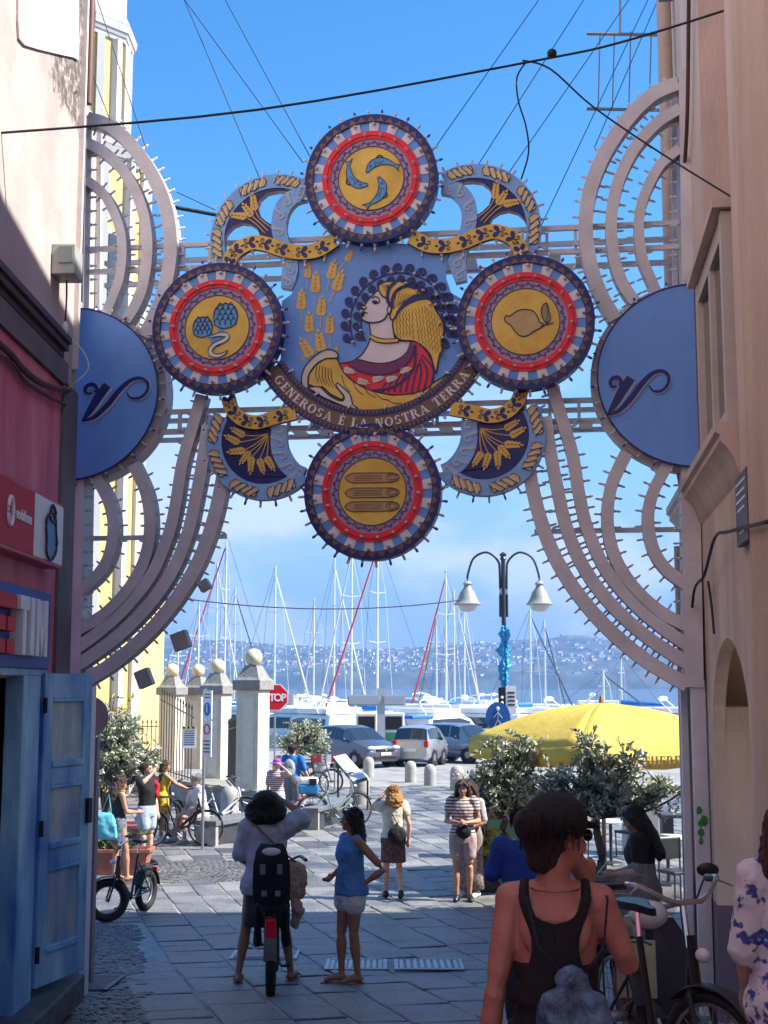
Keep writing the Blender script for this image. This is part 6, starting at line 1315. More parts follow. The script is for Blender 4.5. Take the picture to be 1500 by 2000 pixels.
# ================================================================ people
TEX = bpy.data.textures.new('folds', 'CLOUDS'); TEX.noise_scale = .11; TEX.noise_depth = 2
TEXH = bpy.data.textures.new('hair', 'CLOUDS'); TEXH.noise_scale = .035; TEXH.noise_depth = 3
def blob(name, mb, mat, parent, vox=.012, sm=4, wr=0, tex=None):
    o = part(name, mb, mat, parent, smooth=2)
    r = o.modifiers.new('r', 'REMESH'); r.mode = 'VOXEL'; r.voxel_size = vox; r.use_smooth_shade = True
    s_ = o.modifiers.new('s', 'SMOOTH'); s_.factor = .5; s_.iterations = sm
    if wr: d = o.modifiers.new('d', 'DISPLACE'); d.texture = tex or TEX; d.strength = wr * 1.35; d.mid_level = .5; d.texture_coords = 'LOCAL'
    return o
def skin_mat(name, c): return M(name, c, .5, .16, 9, .2, 90, spec=.4)
SK0 = [skin_mat('skin_tan', (.46, .24, .15)), skin_mat('skin_fair', (.64, .34, .25)), skin_mat('skin_brown', (.34, .17, .10)), skin_mat('skin_sunburnt', (.44, .195, .135))]
SK = SK0
def hair_mat(name, c): return M(name, c, .45, .45, 9, .9, 30, stretch=(9, 9, .8), spec=.5)
HR = {'dark': hair_mat('hair_dark', (.018, .012, .010)), 'brown': hair_mat('hair_brown', (.07, .035, .02)), 'blond': hair_mat('hair_blond', (.52, .25, .07)), 'red': hair_mat('hair_auburn', (.09, .02, .015)), 'grey': hair_mat('hair_grey', (.4, .38, .36))}
def cloth(name, c, var=.15, **k): return M(name, c, .85, var, k.pop('scale', 5), .35, k.pop('bscale', 70), **k)
def erings(rings, n=16, R=None, piv=None):
    out = []
    for (cx_, cy_, cz_), rx, ry in rings:
        r = []
        for j in range(n):
            a_ = 2 * pi * j / n; r.append(Vector((cx_ + rx * cos(a_), cy_ + ry * sin(a_), cz_)))
        out.append(r)
    return out
class Fig:
    def __init__(s, label, pos, yaw, H=1.68, skin=0, fem=True, lean=0, bend=0, twist=0, drop=0, head=(0, 0), vox=.014, W=1.0, group=None):
        s.th = thing('person', label, 'person', tuple(pos), radians(yaw), group, scale=H / 1.7); s.skin = SK[skin]; s.fem = fem; s.lean = lean; s.twist = twist; s.drop = drop; s.vox = vox; s.W = W; s.bend = bend
        sw = (.160 if fem else .185) * W
        s.J = dict(shL=(-sw, 0, 1.395), shR=(sw, 0, 1.395), elL=(-sw - .06, -.03, 1.11), elR=(sw + .06, -.03, 1.11), wrL=(-sw - .05, .05, .87), wrR=(sw + .05, .05, .87), hiL=(-.09, 0, .90), hiR=(.09, 0, .90), knL=(-.095, .02, .49), knR=(.095, .02, .49), anL=(-.095, -.02, .085), anR=(.095, -.02, .085), ftL=(-.11, .15, .03), ftR=(.11, .15, .03))
        s.head = head; s.hdir = dict(L=None, R=None)
    def T(s, p, f=None):
        p = Vector(p); piv = Vector((0, 0, .95)); k = max(0, min(1, (p.z - .88) / .3)) if f is None else f
        R = Matrix.Rotation(radians(-s.lean) * k, 3, 'X') @ Matrix.Rotation(radians(s.bend) * k, 3, 'Y') @ Matrix.Rotation(radians(s.twist) * k, 3, 'Z')
        return piv + R @ (p - piv) - UP * s.drop
    def torso(s, z0, z1, g, neck=True, k=1.0, flare=0, n=18):
        W = s.W; prof = ([(.80, .145, .105, 0), (.87, .172, .125, -.01), (.93, .172, .122, -.012), (1.0, .150, .105, -.002), (1.07, .130, .093, .0), (1.15, .135, .098, .0), (1.23, .146, .112, .012), (1.30, .152, .112, .012), (1.36, .150, .098, -.0), (1.405, .125, .078, -.008), (1.435, .080, .062, -.012), (1.46, .058, .056, -.012)] if s.fem else [(.80, .145, .105, 0), (.87, .165, .118, 0), (.93, .165, .118, 0), (1.0, .155, .11, 0), (1.07, .150, .108, .01), (1.15, .156, .112, .01), (1.23, .168, .118, .01), (1.30, .176, .116, .005), (1.36, .172, .102, 0), (1.41, .140, .082, -.008), (1.44, .085, .066, -.012), (1.47, .062, .06, -.012)])
        rings = []; zs = [p[0] for p in prof if z0 < p[0] < z1]; zs = [z0] + zs + [z1]
        for z in zs:
            a_, b_ = prof[0], prof[0]
            for q1, q2 in zip(prof, prof[1:]):
                if q1[0] <= z <= q2[0]: a_, b_ = q1, q2; break
            else: a_ = b_ = prof[-1] if z > 1 else prof[0]
            f = 0 if a_ is b_ else (z - a_[0]) / (b_[0] - a_[0]); rx = (a_[1] + (b_[1] - a_[1]) * f) * W; ry = (a_[2] + (b_[2] - a_[2]) * f) * (W * .5 + .5); y = a_[3] + (b_[3] - a_[3]) * f
            fl = flare * max(0, (1.2 - z) / .4)
            rings.append([s.T((( rx + g + fl) * cos(2 * pi * j / n) , y + (ry + g + fl) * sin(2 * pi * j / n), z)) for j in range(n)])
        return rings
    def jt(s, k): return s.T(s.J[k], 1) if k[:2] in ('sh', 'el', 'wr') else Vector(s.J[k]) - UP * (s.drop if k[:2] == 'hi' else 0)
    def arm(s, b, L, g=0, f=2.0):
        a_, e, w = s.jt('sh' + L), s.jt('el' + L), s.jt('wr' + L); k = (1.0 if s.fem else 1.15) * (.8 + .2 * s.W)
        P = [a_, a_.lerp(e, .35), a_.lerp(e, .8), e, e.lerp(w, .3), e.lerp(w, .75), w]; R = [.050 * k + g, .047 * k + g, .040 * k + g, .039 * k + g, .040 * k + g, .030 * k + g, .025 * k + g]; cut = [0, .35, .8, 1, 1.3, 1.75, 2]
        PP = [p for p, c in zip(P, cut) if c <= f]; RR = [r for r, c in zip(R, cut) if c <= f]
        if len(PP) >= 2: b.limb(PP, RR, 10)
    def leg(s, b, L, g=0, f=2.0, flare=0):
        h, kn, an = s.jt('hi' + L), s.jt('kn' + L), s.jt('an' + L); k = 1.0
        P = [h, h.lerp(kn, .3), h.lerp(kn, .6), h.lerp(kn, .9), kn, kn.lerp(an, .15), kn.lerp(an, .35), kn.lerp(an, .7), an]; cut = [0, .3, .6, .9, 1, 1.15, 1.35, 1.7, 2]; R = [.092, .085, .072, .056, .053, .051, .056, .038, .033]
        PP = [p for p, c in zip(P, cut) if c <= f]; RR = [r + g + flare * c for r, c in zip(R, cut) if c <= f]; b.limb(PP, RR, 12)
    def hand(s, b, L, curl=.35):
        w, e = s.jt('wr' + L), s.jt('el' + L); d = Vector(s.hdir[L]).normalized() if s.hdir[L] else (w - e).normalized(); side = frame(d, Vector((0, 1, .2)))[0]
        if L == 'L': side = -side
        nrm = d.cross(side); pl = w + d * .05; b.limb([w, pl, w + d * .085], [.024, .034, .034], 8)
        for i in range(4):
            o_ = w + d * .085 + side * (.026 - .0175 * i); l = (.068, .076, .071, .056)[i]; d2 = (d * cos(curl) + nrm * sin(curl)); d3 = (d * cos(curl * 2.4) + nrm * sin(curl * 2.4)); b.limb([o_ - d * .02, o_, o_ + d2 * l * .5, o_ + d2 * l * .5 + d3 * l * .5], [.0105, .010, .009, .0075], 6)
        t0 = w + d * .03 + side * .03; b.limb([w + d * .02 + side * .015, t0, t0 + (d * .7 + side * .5 + nrm * .3).normalized() * .035, t0 + (d * .9 + side * .25 + nrm * .5).normalized() * .062], [.015, .013, .011, .009], 6)
    def headM(s):
        p = s.T((0, -.012, 1.47), 1); R = Matrix.Rotation(radians(-s.lean) * .7, 3, 'X') @ Matrix.Rotation(radians(s.twist + s.head[0]), 3, 'Z') @ Matrix.Rotation(radians(-s.head[1]), 3, 'X'); return Matrix.Translation(p) @ R.to_4x4()
    def build(s, legs=2.0, barefoot=True):
        b = MB(); b.loft(s.torso(.82, 1.46, 0))
        for L in 'LR':
            sh = s.jt('sh' + L); b.limb([s.T((0, -.005, 1.40), 1).lerp(sh, .45), sh], [.058, .052]); s.arm(b, L); s.hand(b, L); s.leg(b, L)
            an, ft = s.jt('an' + L), s.jt('ft' + L); heel = an + (an - ft).normalized() * .03; b.limb([(heel.x, heel.y, an.z - .045), an.lerp(ft, .45) - UP * .005, ft], [.036, .038, .028], 8)
        for sx in (-1, 1): b.ell(s.T((sx * .078 * s.W, -.075, 1.30), 1), (.045, .030, .075), Matrix.Rotation(sx * .25, 3, 'Y'))
        T = s.headM(); R3 = T.to_3x3(); b.limb([T @ Vector((0, -.01, -.05)), T @ Vector((0, .0, .05))], [.056, .052])
        b.ell(T @ Vector((0, .005, .135)), (.074, .092, .100), R3, 16, 12); b.ell(T @ Vector((0, .045, .075)), (.052, .052, .062), R3, 12, 8); b.limb([T @ Vector((0, .092, .13)), T @ Vector((0, .116, .098))], [.009, .014], 6); b.ell(T @ Vector((0, .085, .062)), (.022, .018, .010), R3, 8, 6); b.ell(T @ Vector((0, .078, .035)), (.028, .022, .02), R3, 8, 6)
        for sx in (-1, 1): b.ell(T @ Vector((sx * .076, -.005, .115)), (.012, .022, .034), R3, 8, 6); b.ell(T @ Vector((sx * .045, .07, .09)), (.022, .02, .02), R3, 8, 6)
        blob('body', b, s.skin, s.th, s.vox)
        b = MB()
        for sx in (-1, 1): b.ell(T @ Vector((sx * .032, .091, .135)), (.014, .008, .007), R3, 8, 6); b.ell(T @ Vector((sx * .034, .092, .156)), (.02, .006, .004), R3, 8, 4)
        part('eyes_and_brows', b, M('eye_dark', (.02, .015, .012), .3), s.th, smooth=2); b = MB(); b.ell(T @ Vector((0, .103, .064)), (.02, .005, .005), R3, 8, 4); part('mouth', b, M('lips', (.36, .12, .10), .5), s.th, smooth=2); return s
    def hair(s, col, style, length=.3, wr=.02):
        T = s.headM(); R3 = T.to_3x3(); b = MB(); rr = random.Random(int(length * 100)); X = lambda *p: T @ Vector(p)
        b.ell(X(0, -.014, .152), (.084, .094, .098), R3, 16, 12); b.ell(X(0, -.05, .11), (.076, .062, .09), R3, 12, 8)
        if style in ('long', 'bob'):
            wd = .085 if style == 'long' else .10
            for i in range(13):
                a_ = radians(180 * i / 12 + (0)); x = cos(a_) * .078; y = -sin(a_) * .075 - .012; l = length * rr.uniform(.85, 1.1); k = wd / .085
                b.limb([X(x * .9, y * .9, .17), X(x * 1.12 * k, y * 1.15 * k, .06), X(x * 1.25 * k, y * 1.2 * k - .01, .04 - l * .5), X(x * 1.2 * k, y * 1.15 * k - .015, .02 - l)], [.034, .036, .036, .02], 8)
            for sx in (-1, 1): b.limb([X(sx * .03, .075, .2), X(sx * .07, .045, .16), X(sx * .086, .01, .08)], [.02, .026, .026], 8)
        if style == 'afro':
            b.ell(X(0, -.02, .16), (.135, .125, .115), R3, 18, 12); b.ell(X(0, -.035, .05), (.20, .14, .09), R3, 18, 10)
            for sx in (-1, 1): b.ell(X(sx * .12, -.02, .09), (.08, .1, .085), R3)
        if style == 'bun': b.ell(X(0, -.115, .16), (.05, .045, .048), R3); b.ell(X(0, -.06, .05), (.06, .045, .05), R3)
        if style == 'short': b.ell(X(0, .03, .2), (.066, .06, .035), R3)
        blob('hair', b, HR[col], s.th, min(s.vox, .011), 2, wr, TEXH); q = MB(); big = 1.5 if style == 'afro' else 1.0
        for i in range(170):
            a_ = rr.uniform(radians(150), radians(390)); e_ = rr.uniform(.1, 1.3); l = (length if style in ('long', 'bob') else .05) * rr.uniform(.3, 1.0) + .02; P = []
            for k in range(5):
                e2 = e_ - k * .32; r_ = (.094 + rr.uniform(0, .006)) * (1 + (big - 1) * (k / 4)); z = .145 + .103 * sin(max(e2, -.2)) - (max(0, -.2 - e2)) * l * 1.1; c_ = cos(max(-.2, e2)) * r_; P.append(X(c_ * cos(a_) * 1.02 + rr.uniform(-.004, .004), -.02 + c_ * sin(a_) * 1.06 + rr.uniform(-.004, .004), z))
            q.tube(P, [.0022, .002, .0018, .0014, .0006], 3)
        part('hair_strands', q, HR[col], s.th, smooth=2, stuff=True); return s
    def top(s, mat, z0=.88, z1=1.44, sleeve=.8, g=.018, flare=0, wr=.022, name='shirt', sg=.012):
        b = MB(); b.loft(s.torso(z0, z1, g, flare=flare))
        for L in 'LR':
            sh = s.jt('sh' + L); c0 = s.T((0, -.005, 1.385), 1); b.limb([c0.lerp(sh, .5), c0.lerp(sh, 1.0 if sleeve else .72)], [.062 + g * .3, .052 + g * .6])
            if sleeve: s.arm(b, L, g + sg, sleeve)
        blob(name, b, mat, s.th, s.vox, 3, wr); return s
    def bottom(s, mat, f=.6, g=.02, z1=1.03, flare=.01, wr=.015, name='shorts'):
        b = MB(); b.loft(s.torso(.81, z1, g))
        for L in 'LR': s.leg(b, L, g, f, flare)
        blob(name, b, mat, s.th, s.vox, 3, wr); return s
    def skirt(s, mat, z0=.5, fl=.1, z1=1.04, name='skirt'):
        b = MB(); n = 28; rings = []
        for k in range(7):
            f = k / 6; z = z1 + (z0 - z1) * f; base = s.torso(max(.83, z), max(.83, z) + .01, .02, n=n)[0]; c = sum(base, Vector()) / n
            rings.append([Vector((c.x + (v.x - c.x) * (1 + fl * 4 * f * .35 + .05 * f * cos(j * 2.7)), c.y + (v.y - c.y) * (1 + fl * 4 * f * .5 + .06 * f * sin(j * 3.1)), z - s.drop)) for j, v in enumerate(base)])
        b.loft(rings); part(name, b, mat, s.th, smooth=2); return s
    def shoes(s, mat, h=.0, sandal=False):
        for L in 'LR':
            an, ft = s.jt('an' + L), s.jt('ft' + L); heel = an + (an - ft).normalized() * .035; b = MB()
            if sandal: 
                z = min(an.z - .075, ft.z - .025); d = (ft - an); d.z = 0; d.normalize(); sd = Vector((d.y, -d.x, 0)); b.loft([[Vector((an.x, an.y, zz_)) + d * a_ + sd * c for a_, c in ((-.06, -.03), (-.06, .03), (.08, .045), (.2, .035), (.22, 0), (.2, -.035), (.08, -.045))] for zz_ in (z - .012, z + .004)]); b.limb([ft + sd * .045 - d * .02, ft + UP * .036 - d * .03, ft - sd * .045 - d * .02], [.009] * 3, 6); b.limb([an + sd * .042 - UP * .05, an + d * .055 - UP * .0, an - sd * .042 - UP * .05], [.008] * 3, 6); part('sandal', b, mat, s.th)
            else: b.limb([(heel.x, heel.y, an.z - .04), an.lerp(ft, .45) - UP * .004, ft], [.046, .048, .037], 10); b.limb([(heel.x, heel.y, an.z - .04), an], [.044, .042], 10); blob('shoe', b, mat, s.th, .012, 2)
        return s
def bagthing(name, label, mb, mat, pos, yaw=0, vox=.012, wr=.02):
    o = blob(name, mb, mat, None, vox, 3, wr); o.location = pos; o.rotation_euler.z = radians(yaw); o['label'] = label; o['category'] = 'bag'; LASTBAG[0] = o; return o
LASTBAG = [None]
def strap(name, q, mat):
    o = part(name, q, mat, None, smooth=2); o.parent = LASTBAG[0]; o.matrix_parent_inverse = LASTBAG[0].matrix_basis.inverted(); return o
m_denim = cloth('white_denim', (.62, .62, .66), .08); m_blouse = cloth('blue_blouse_cloth', (.07, .22, .50), .15); m_greyw = cloth('pale_grey_cotton', (.40, .42, .50), .12); m_blkc = cloth('black_jersey', (.008, .008, .010), .2); m_navyc = cloth('navy_jersey', (.015, .018, .035), .2); m_leath = M('brown_leather', (.22, .10, .05), .6, .2)
# 1 cyclist
g = gnd(470, 1925); c1 = Vector((at(518, 1700, g.y + .15).x, g.y + .15, gz(g.y + .15)))
f = Fig('woman in loose pale shirt straddling a bicycle, hand raised to her forehead', c1, -4, 1.75, 2, lean=4, head=(-8, 0))
f.J.update(anL=(-.24, .0, .085), ftL=(-.27, .16, .03), knL=(-.18, .05, .50), hiL=(-.1, 0, .9), anR=(.23, .12, .085), ftR=(.26, .28, .03), knR=(.17, .12, .50), elR=(.35, .12, 1.50), wrR=(.10, .20, 1.66), elL=(-.25, .03, 1.13), wrL=(-.22, .25, 1.06)); f.hdir['R'] = (-.8, .1, .2)
f.build().hair('dark', 'afro', .10, .035).top(m_greyw, .80, 1.43, .8, .04, .03, .04, sg=.02).skirt(cloth('charcoal_skirt', (.025, .022, .03)), .52, .05, .95).shoes(m_leath, sandal=True)
b = MB(); b.ell((0, 0, 0), (.13, .06, .17)); b.ell((0, 0, -.12), (.11, .055, .1)); bagthing('shoulder_bag', 'beige crochet shoulder bag hanging at the cyclist woman’s hip', b, M('crochet_beige', (.42, .31, .22), .9, .4, 40, .9, 60), c1 + Vector((.29, -.05, .98)), 0, .012, .03)
q = MB(); q.tube([c1 + Vector(v) for v in ((.30, -.05, 1.12), (.16, -.16, 1.25), (.0, -.16, 1.40), (-.12, -.06, 1.50))], .010, 5); strap('strap', q, m_leath)
b = MB(); n = 22; rg = []
for k in range(0): z = 0; rg.append([Vector(((.07 + .018 * k) * cos(2 * pi * j / n) * (1 + .12 * cos(j * 3)), .035 * (1 + .3 * sin(j * 2.3)) * sin(2 * pi * j / n), z)) for j in range(n)])
b.limb([(0, 0, 0), (.01, 0, -.12), (.0, .01, -.26)], [.05, .065, .04]); o = blob('scarf', b, cloth('frill_beige', (.45, .30, .24)), None, .012, 2, .06); o['label'] = 'beige frilled cloth hanging from the crochet bag'; o['category'] = 'scarf'; o.location = c1 + Vector((.30, -.04, .80))
# 2 blue blouse
g = gnd(684, 1919); f = Fig('woman in blue sleeveless blouse and white shorts with hand on hip', g, 118, 1.62, 2, head=(-22, 0), vox=.012)
f.J.update(elL=(-.30, -.22, 1.12), wrL=(-.17, -.07, .98), elR=(.21, -.05, 1.12), wrR=(.10, .15, 1.04), anL=(-.07, -.05, .085), anR=(.075, .06, .085), ftL=(-.08, .12, .03), ftR=(.10, .22, .03), knL=(-.075, .0, .49), knR=(.08, .06, .49), hiL=(-.085, 0, .9), hiR=(.085, 0, .9)); f.hdir['L'] = (.4, .3, -.6)
f.build().hair('dark', 'long', .22, .03).top(m_blouse, .86, 1.435, 0, .022, .025, .03, 'blouse').bottom(m_denim, .45, .03, .98, .02).shoes(m_leath, sandal=True)
# 3 near woman, black racerback
Y3 = 4.35; p3 = gxy(at(1083, 1700, Y3).x, Y3)
f = Fig('woman in black racerback top and dark cap, hand raised to her face', p3, -8, 1.67, 3, head=(-52, 4), vox=.008, W=.90, lean=3)
f.J.update(elL=(-.195, -.03, 1.10), wrL=(-.235, .03, .86), elR=(.235, .04, 1.18), wrR=(.115, .15, 1.42)); f.hdir['R'] = (-.4, .1, .7)
f.build()
b = MB(); b.loft(f.torso(.80, 1.20, .012)); blob('tank_top', b, m_blkc, f.th, .009, 3, .008)
def sec(z):
    r = f.torso(z, z + .001, 0, n=36)[0]; c = f.T((0, 0, z)); return max(abs(v.x - c.x) for v in r), max((v - c).y for v in r) * -1 + 0, min((v - c).y for v in r)
OUT = [(1.08, .17), (1.12, .152), (1.16, .118), (1.20, .092), (1.25, .078), (1.29, .080), (1.33, .093), (1.36, .108), (1.39, .119), (1.41, .124)]; INN = [(1.338, 0), (1.343, .045), (1.355, .066), (1.375, .08), (1.41, .092)]
OUT = [(a_, b_ * .92) for a_, b_ in OUT]; INN = [(a_, b_ * .92) for a_, b_ in INN]
def lerpt(tb, z):
    if z <= tb[0][0]: return tb[0][1]
    for (a_, va), (b_, vb) in zip(tb, tb[1:]):
        if z <= b_: return va + (vb - va) * (z - a_) / (b_ - a_)
    return tb[-1][1]
q = MB(); prev = None; NX_ = 8; zs_ = [1.08 + .011 * i_ for i_ in range(31)]
for side in (-1, 1):
    vs = []; fs = []
    for iz, z in enumerate(zs_):
        rx, _, yb = sec(z); wo_, wi_ = lerpt(OUT, z), lerpt(INN, z); c = f.T((0, 0, z))
        yb -= .022 + max(0, (z - 1.33)) * .1
        for k_ in range(NX_ + 1):
            x = side * (wi_ + (wo_ - wi_) * k_ / NX_); e_ = max(.0, 1 - (x / (rx + .025)) ** 2); vs.append(Vector((c.x + x, c.y + yb * (e_ ** .42) * 1.0 - .0, c.z)))
        if iz:
            for k_ in range(NX_): a_ = (iz - 1) * (NX_ + 1) + k_; fs.append((a_, a_ + 1, a_ + NX_ + 2, a_ + NX_ + 1))
    q.add(vs, fs)
o = part('racerback', q, m_blkc, f.th, smooth=2); sd_ = o.modifiers.new('s', 'SOLIDIFY'); sd_.thickness = .012; sd_.offset = 0
b = MB()
for sx in (-1, 1): b.limb([f.T((sx * .097, -.082, 1.385), 1), f.T((sx * .099, -.058, 1.425), 1), f.T((sx * .097, -.01, 1.447), 1), f.T((sx * .09, .07, 1.40), 1), f.T((sx * .085, .115, 1.28), 1)], [.017, .018, .018, .018, .03], 10)
b.limb([f.T((0, .08, 1.16), 1), f.T((0, .1, 1.26), 1)], [.1, .08], 12); blob('shoulder_strap', b, m_blkc, f.th, .008, 2)
f.bottom(m_navyc, 2.0, .014, 1.0, .0, .01, 'leggings')
f.hair('dark', 'bun', .1, .018)
T = f.headM(); R3 = T.to_3x3(); b = MB(); b.ell(T @ Vector((0, -.005, .175)), (.099, .112, .092), R3, 18, 12); blob('cap', b, m_blkc, f.th, .009, 3)
b = MB(); b.loft([[T @ Vector((.075 * cos(a_) * k, .07 + .09 * sin(a_) * k, .172 + dz - .02 * sin(a_))) for a_ in [pi * j / 10 for j in range(11)]] for k, dz in ((.2, .0), (1, 0), (1, .008), (.2, .010))]); part('cap_brim', b, m_blkc, f.th, smooth=2)
b = MB()
for sx in (-1, 1): b.ell(T @ Vector((sx * .035, .102, .132)), (.026, .008, .02), R3); b.tube([T @ Vector((sx * .06, .098, .136)), T @ Vector((sx * .08, .0, .128))], .004, 5)
part('sunglasses', b, m_blk, f.th, smooth=2)
q = MB(); q.tube([f.T((.082 * cos(a_), -.02 + .078 * sin(a_), 1.435 + .012 * sin(a_)), 1) for a_ in [2 * pi * j / 24 for j in range(24)]], .003, 4, closed=True); part('necklace', q, m_leath, f.th)
b = MB(); b.ell((0, 0, -.03), (.135, .07, .17)); b.ell((0, 0, -.14), (.125, .075, .1)); b.ell((0, .0, .14), (.06, .04, .05)); bagthing('drawstring_bag', 'dark blue patterned drawstring bag on the back of the woman in black', b, M('patterned_blue_fabric', (.008, .02, .07), .42, .5, 11, .7, 40, col2=(.12, .26, .40), spec=.6), p3 + Vector((.03, -.20, 1.02)), -8, .009, .05)
q = MB()
for sx in (-1, 1): q.tube([p3 + Vector(v) for v in ((.03, -.19, 1.14), (.03 + sx * .1, -.14, 1.25), (.03 + sx * .125, -.07, 1.38), (.03 + sx * .13, .02, 1.40))], .004, 5)
strap('cord', q, m_navyc)
# 4 floral blouse at the right edge
m_flo = M('white_floral_blouse', (.74, .72, .74), .8, 0, 4); t = m_flo.node_tree; bb = t.nodes['Principled BSDF']; tcx = t.nodes.new('ShaderNodeTexCoord'); vo = t.nodes.new('ShaderNodeTexVoronoi'); vo.inputs['Scale'].default_value = 9; n_ = t.nodes.new('ShaderNodeTexNoise'); n_.inputs['Scale'].default_value = 16; n_.inputs['Detail'].default_value = 3
mxv = t.nodes.new('ShaderNodeMixRGB'); mxv.inputs[0].default_value = .22; t.links.new(tcx.outputs['Object'], mxv.inputs[1]); t.links.new(n_.outputs['Color'], mxv.inputs[2]); t.links.new(tcx.outputs['Object'], n_.inputs[0]); t.links.new(mxv.outputs[0], vo.inputs[0])
rp = t.nodes.new('ShaderNodeValToRGB'); ee = rp.color_ramp.elements; ee[0].position = .27; ee[0].color = (.05, .07, .30, 1); ee[1].position = .40; ee[1].color = (.72, .70, .72, 1); x_ = ee.new(.32); x_.color = (.16, .22, .42, 1); t.links.new(vo.outputs['Distance'], rp.inputs[0]); t.links.new(rp.outputs[0], bb.inputs['Base Color'])
Y4 = 5.6; f = Fig('woman with auburn hair in white floral blouse by the ochre pier', gxy(1.665, Y4), 4, 1.68, 1, vox=.01, W=1.0); f.J.update(elL=(-.205, .0, 1.10), wrL=(-.15, .16, .92)); f.build().hair('red', 'bob', .12, .03).top(m_flo, .80, 1.44, 1.0, .022, .03, .03, 'blouse', .006).bottom(cloth('bright_blue_trousers', (.02, .12, .45)), 2.0, .02, 1.0, .004, .01, 'trousers').shoes(m_blk)
# 5 blonde
g = gnd(768, 1756); f = Fig('blonde woman in cream shirt walking away, shading her eyes', g, 8, 1.63, 1, head=(20, 0)); f.J.update(elL=(-.33, .10, 1.33), wrL=(-.12, .14, 1.57), elR=(.24, -.04, 1.12), wrR=(.24, .02, .88), anL=(-.09, .16, .085), ftL=(-.1, .33, .03), knL=(-.09, .12, .49), anR=(.09, -.2, .13), ftR=(.1, -.05, .04), knR=(.09, .0, .48)); f.hdir['L'] = (.7, 0, .3)
f.build().hair('blond', 'bob', .09, .03).top(cloth('cream_cotton', (.62, .58, .44)), .92, 1.43, .6, .024, .01, .025).skirt(M('dark_floral_cloth', (.02, .018, .022), .85, .5, 20, .3, 60, col2=(.2, .10, .09)), .55, .05).shoes(m_blk)
b = MB(); b.ell((0, 0, 0), (.15, .08, .13)); b.limb([(0, 0, .08), (0, .02, .17)], [.07, .02]); bagthing('backpack', 'black drawstring sack on the blonde woman’s back', b, m_blkc, g + Vector((.06, -.15, .93)), 8)
q = MB(); q.tube([g + Vector(v) for v in ((.08, -.12, 1.05), (.0, -.13, 1.2), (-.09, -.05, 1.37))], .007, 4); strap('strap', q, m_blkc)
# 6 striped woman and companion
g = gnd(905, 1760); m_str = M('striped_jersey', (.5, .42, .4), .85, 0); t = m_str.node_tree; wv = t.nodes.new('ShaderNodeTexWave'); wv.bands_direction = 'Z'; wv.inputs['Scale'].default_value = 7; tcx = t.nodes.new('ShaderNodeTexCoord'); t.links.new(tcx.outputs['Object'], wv.inputs[0]); rp = t.nodes.new('ShaderNodeValToRGB'); rp.color_ramp.elements[0].position = .45; rp.color_ramp.elements[0].color = (.62, .52, .50, 1); rp.color_ramp.elements[1].position = .55; rp.color_ramp.elements[1].color = (.16, .09, .10, 1); t.links.new(wv.outputs[0], rp.inputs[0]); t.links.new(rp.outputs[0], t.nodes['Principled BSDF'].inputs['Base Color'])
f = Fig('woman in striped top and pale shorts looking down at her phone', g, 176, 1.72, 0, head=(0, 12)); f.J.update(elL=(-.24, .02, 1.12), wrL=(-.05, .24, 1.12), elR=(.24, .02, 1.12), wrR=(.06, .24, 1.12), anL=(-.09, .0, .085), anR=(.09, .05, .085)); f.build().hair('brown', 'long', .30, .025).top(m_str, .92, 1.43, .5, .022, .01, .02).bottom(cloth('dusty_pink_shorts', (.42, .30, .30)), .85, .022, 1.02, .006).shoes(m_blk)
b = MB(); b.ell((0, 0, 0), (.12, .06, .1)); bagthing('belt_bag', 'black crossbody bag on the striped woman’s front', b, m_blkc, g + Vector((.0, -.17, 1.0)), 0)
g6 = g + Vector((.14, .45, 0)); g6.z = gz(g6.y); f = Fig('person in long patterned skirt standing behind the striped woman', g6, 150, 1.66, 0); f.J.update(elL=(-.26, .05, 1.12), wrL=(-.12, .2, 1.05)); f.build().hair('brown', 'long', .2).top(cloth('grey_cotton', (.35, .34, .36)), .92, 1.43, .8).skirt(M('patterned_long_skirt', (.16, .10, .10), .85, .5, 25, .2, 60, col2=(.34, .26, .24)), .12, .11, name='long_skirt').shoes(m_whp)
# 7 blue tee
Y7 = 10.7; f = Fig('person in royal blue T-shirt with hair in a bun, beside the woman in black', gxy(at(1022, 1700, Y7).x, Y7), -10, 1.66, 0, W=1.08); f.J.update(elL=(-.27, .02, 1.13), wrL=(-.16, .22, 1.02)); f.build().hair('dark', 'bun', .1).top(cloth('royal_blue_cotton', (.012, .05, .30)), .86, 1.45, .9, .024, .01, .02).bottom(m_navyc, 2.0, .02, 1.0, .004).shoes(m_blk)
# 8 black tee, phone
Y8 = 12.6; g = gxy(at(1256, 1700, Y8).x, Y8); f = Fig('woman in black T-shirt with long dark hair holding a phone', g, 78, 1.66, 0, head=(0, 22), lean=4, W=1.1); f.J.update(elR=(.24, -.02, 1.12), wrR=(.10, .26, 1.08), elL=(-.24, .0, 1.12), wrL=(-.08, .26, 1.08)); f.build().hair('dark', 'long', .30).top(m_blkc, .84, 1.45, .9, .026, .015, .02).bottom(m_navyc, 2.0, .02, 1.0, .004).shoes(m_blk)
q = MB(); q.box((0, 0, 0), (.075, .012, .15)); o = single('phone', 'phone held by the woman in the black T-shirt', 'phone', q, m_mtl, bevel=.005); o.location = g + Vector((-.37, .0, 1.10)); o.rotation_euler = (radians(40), 0, radians(78))
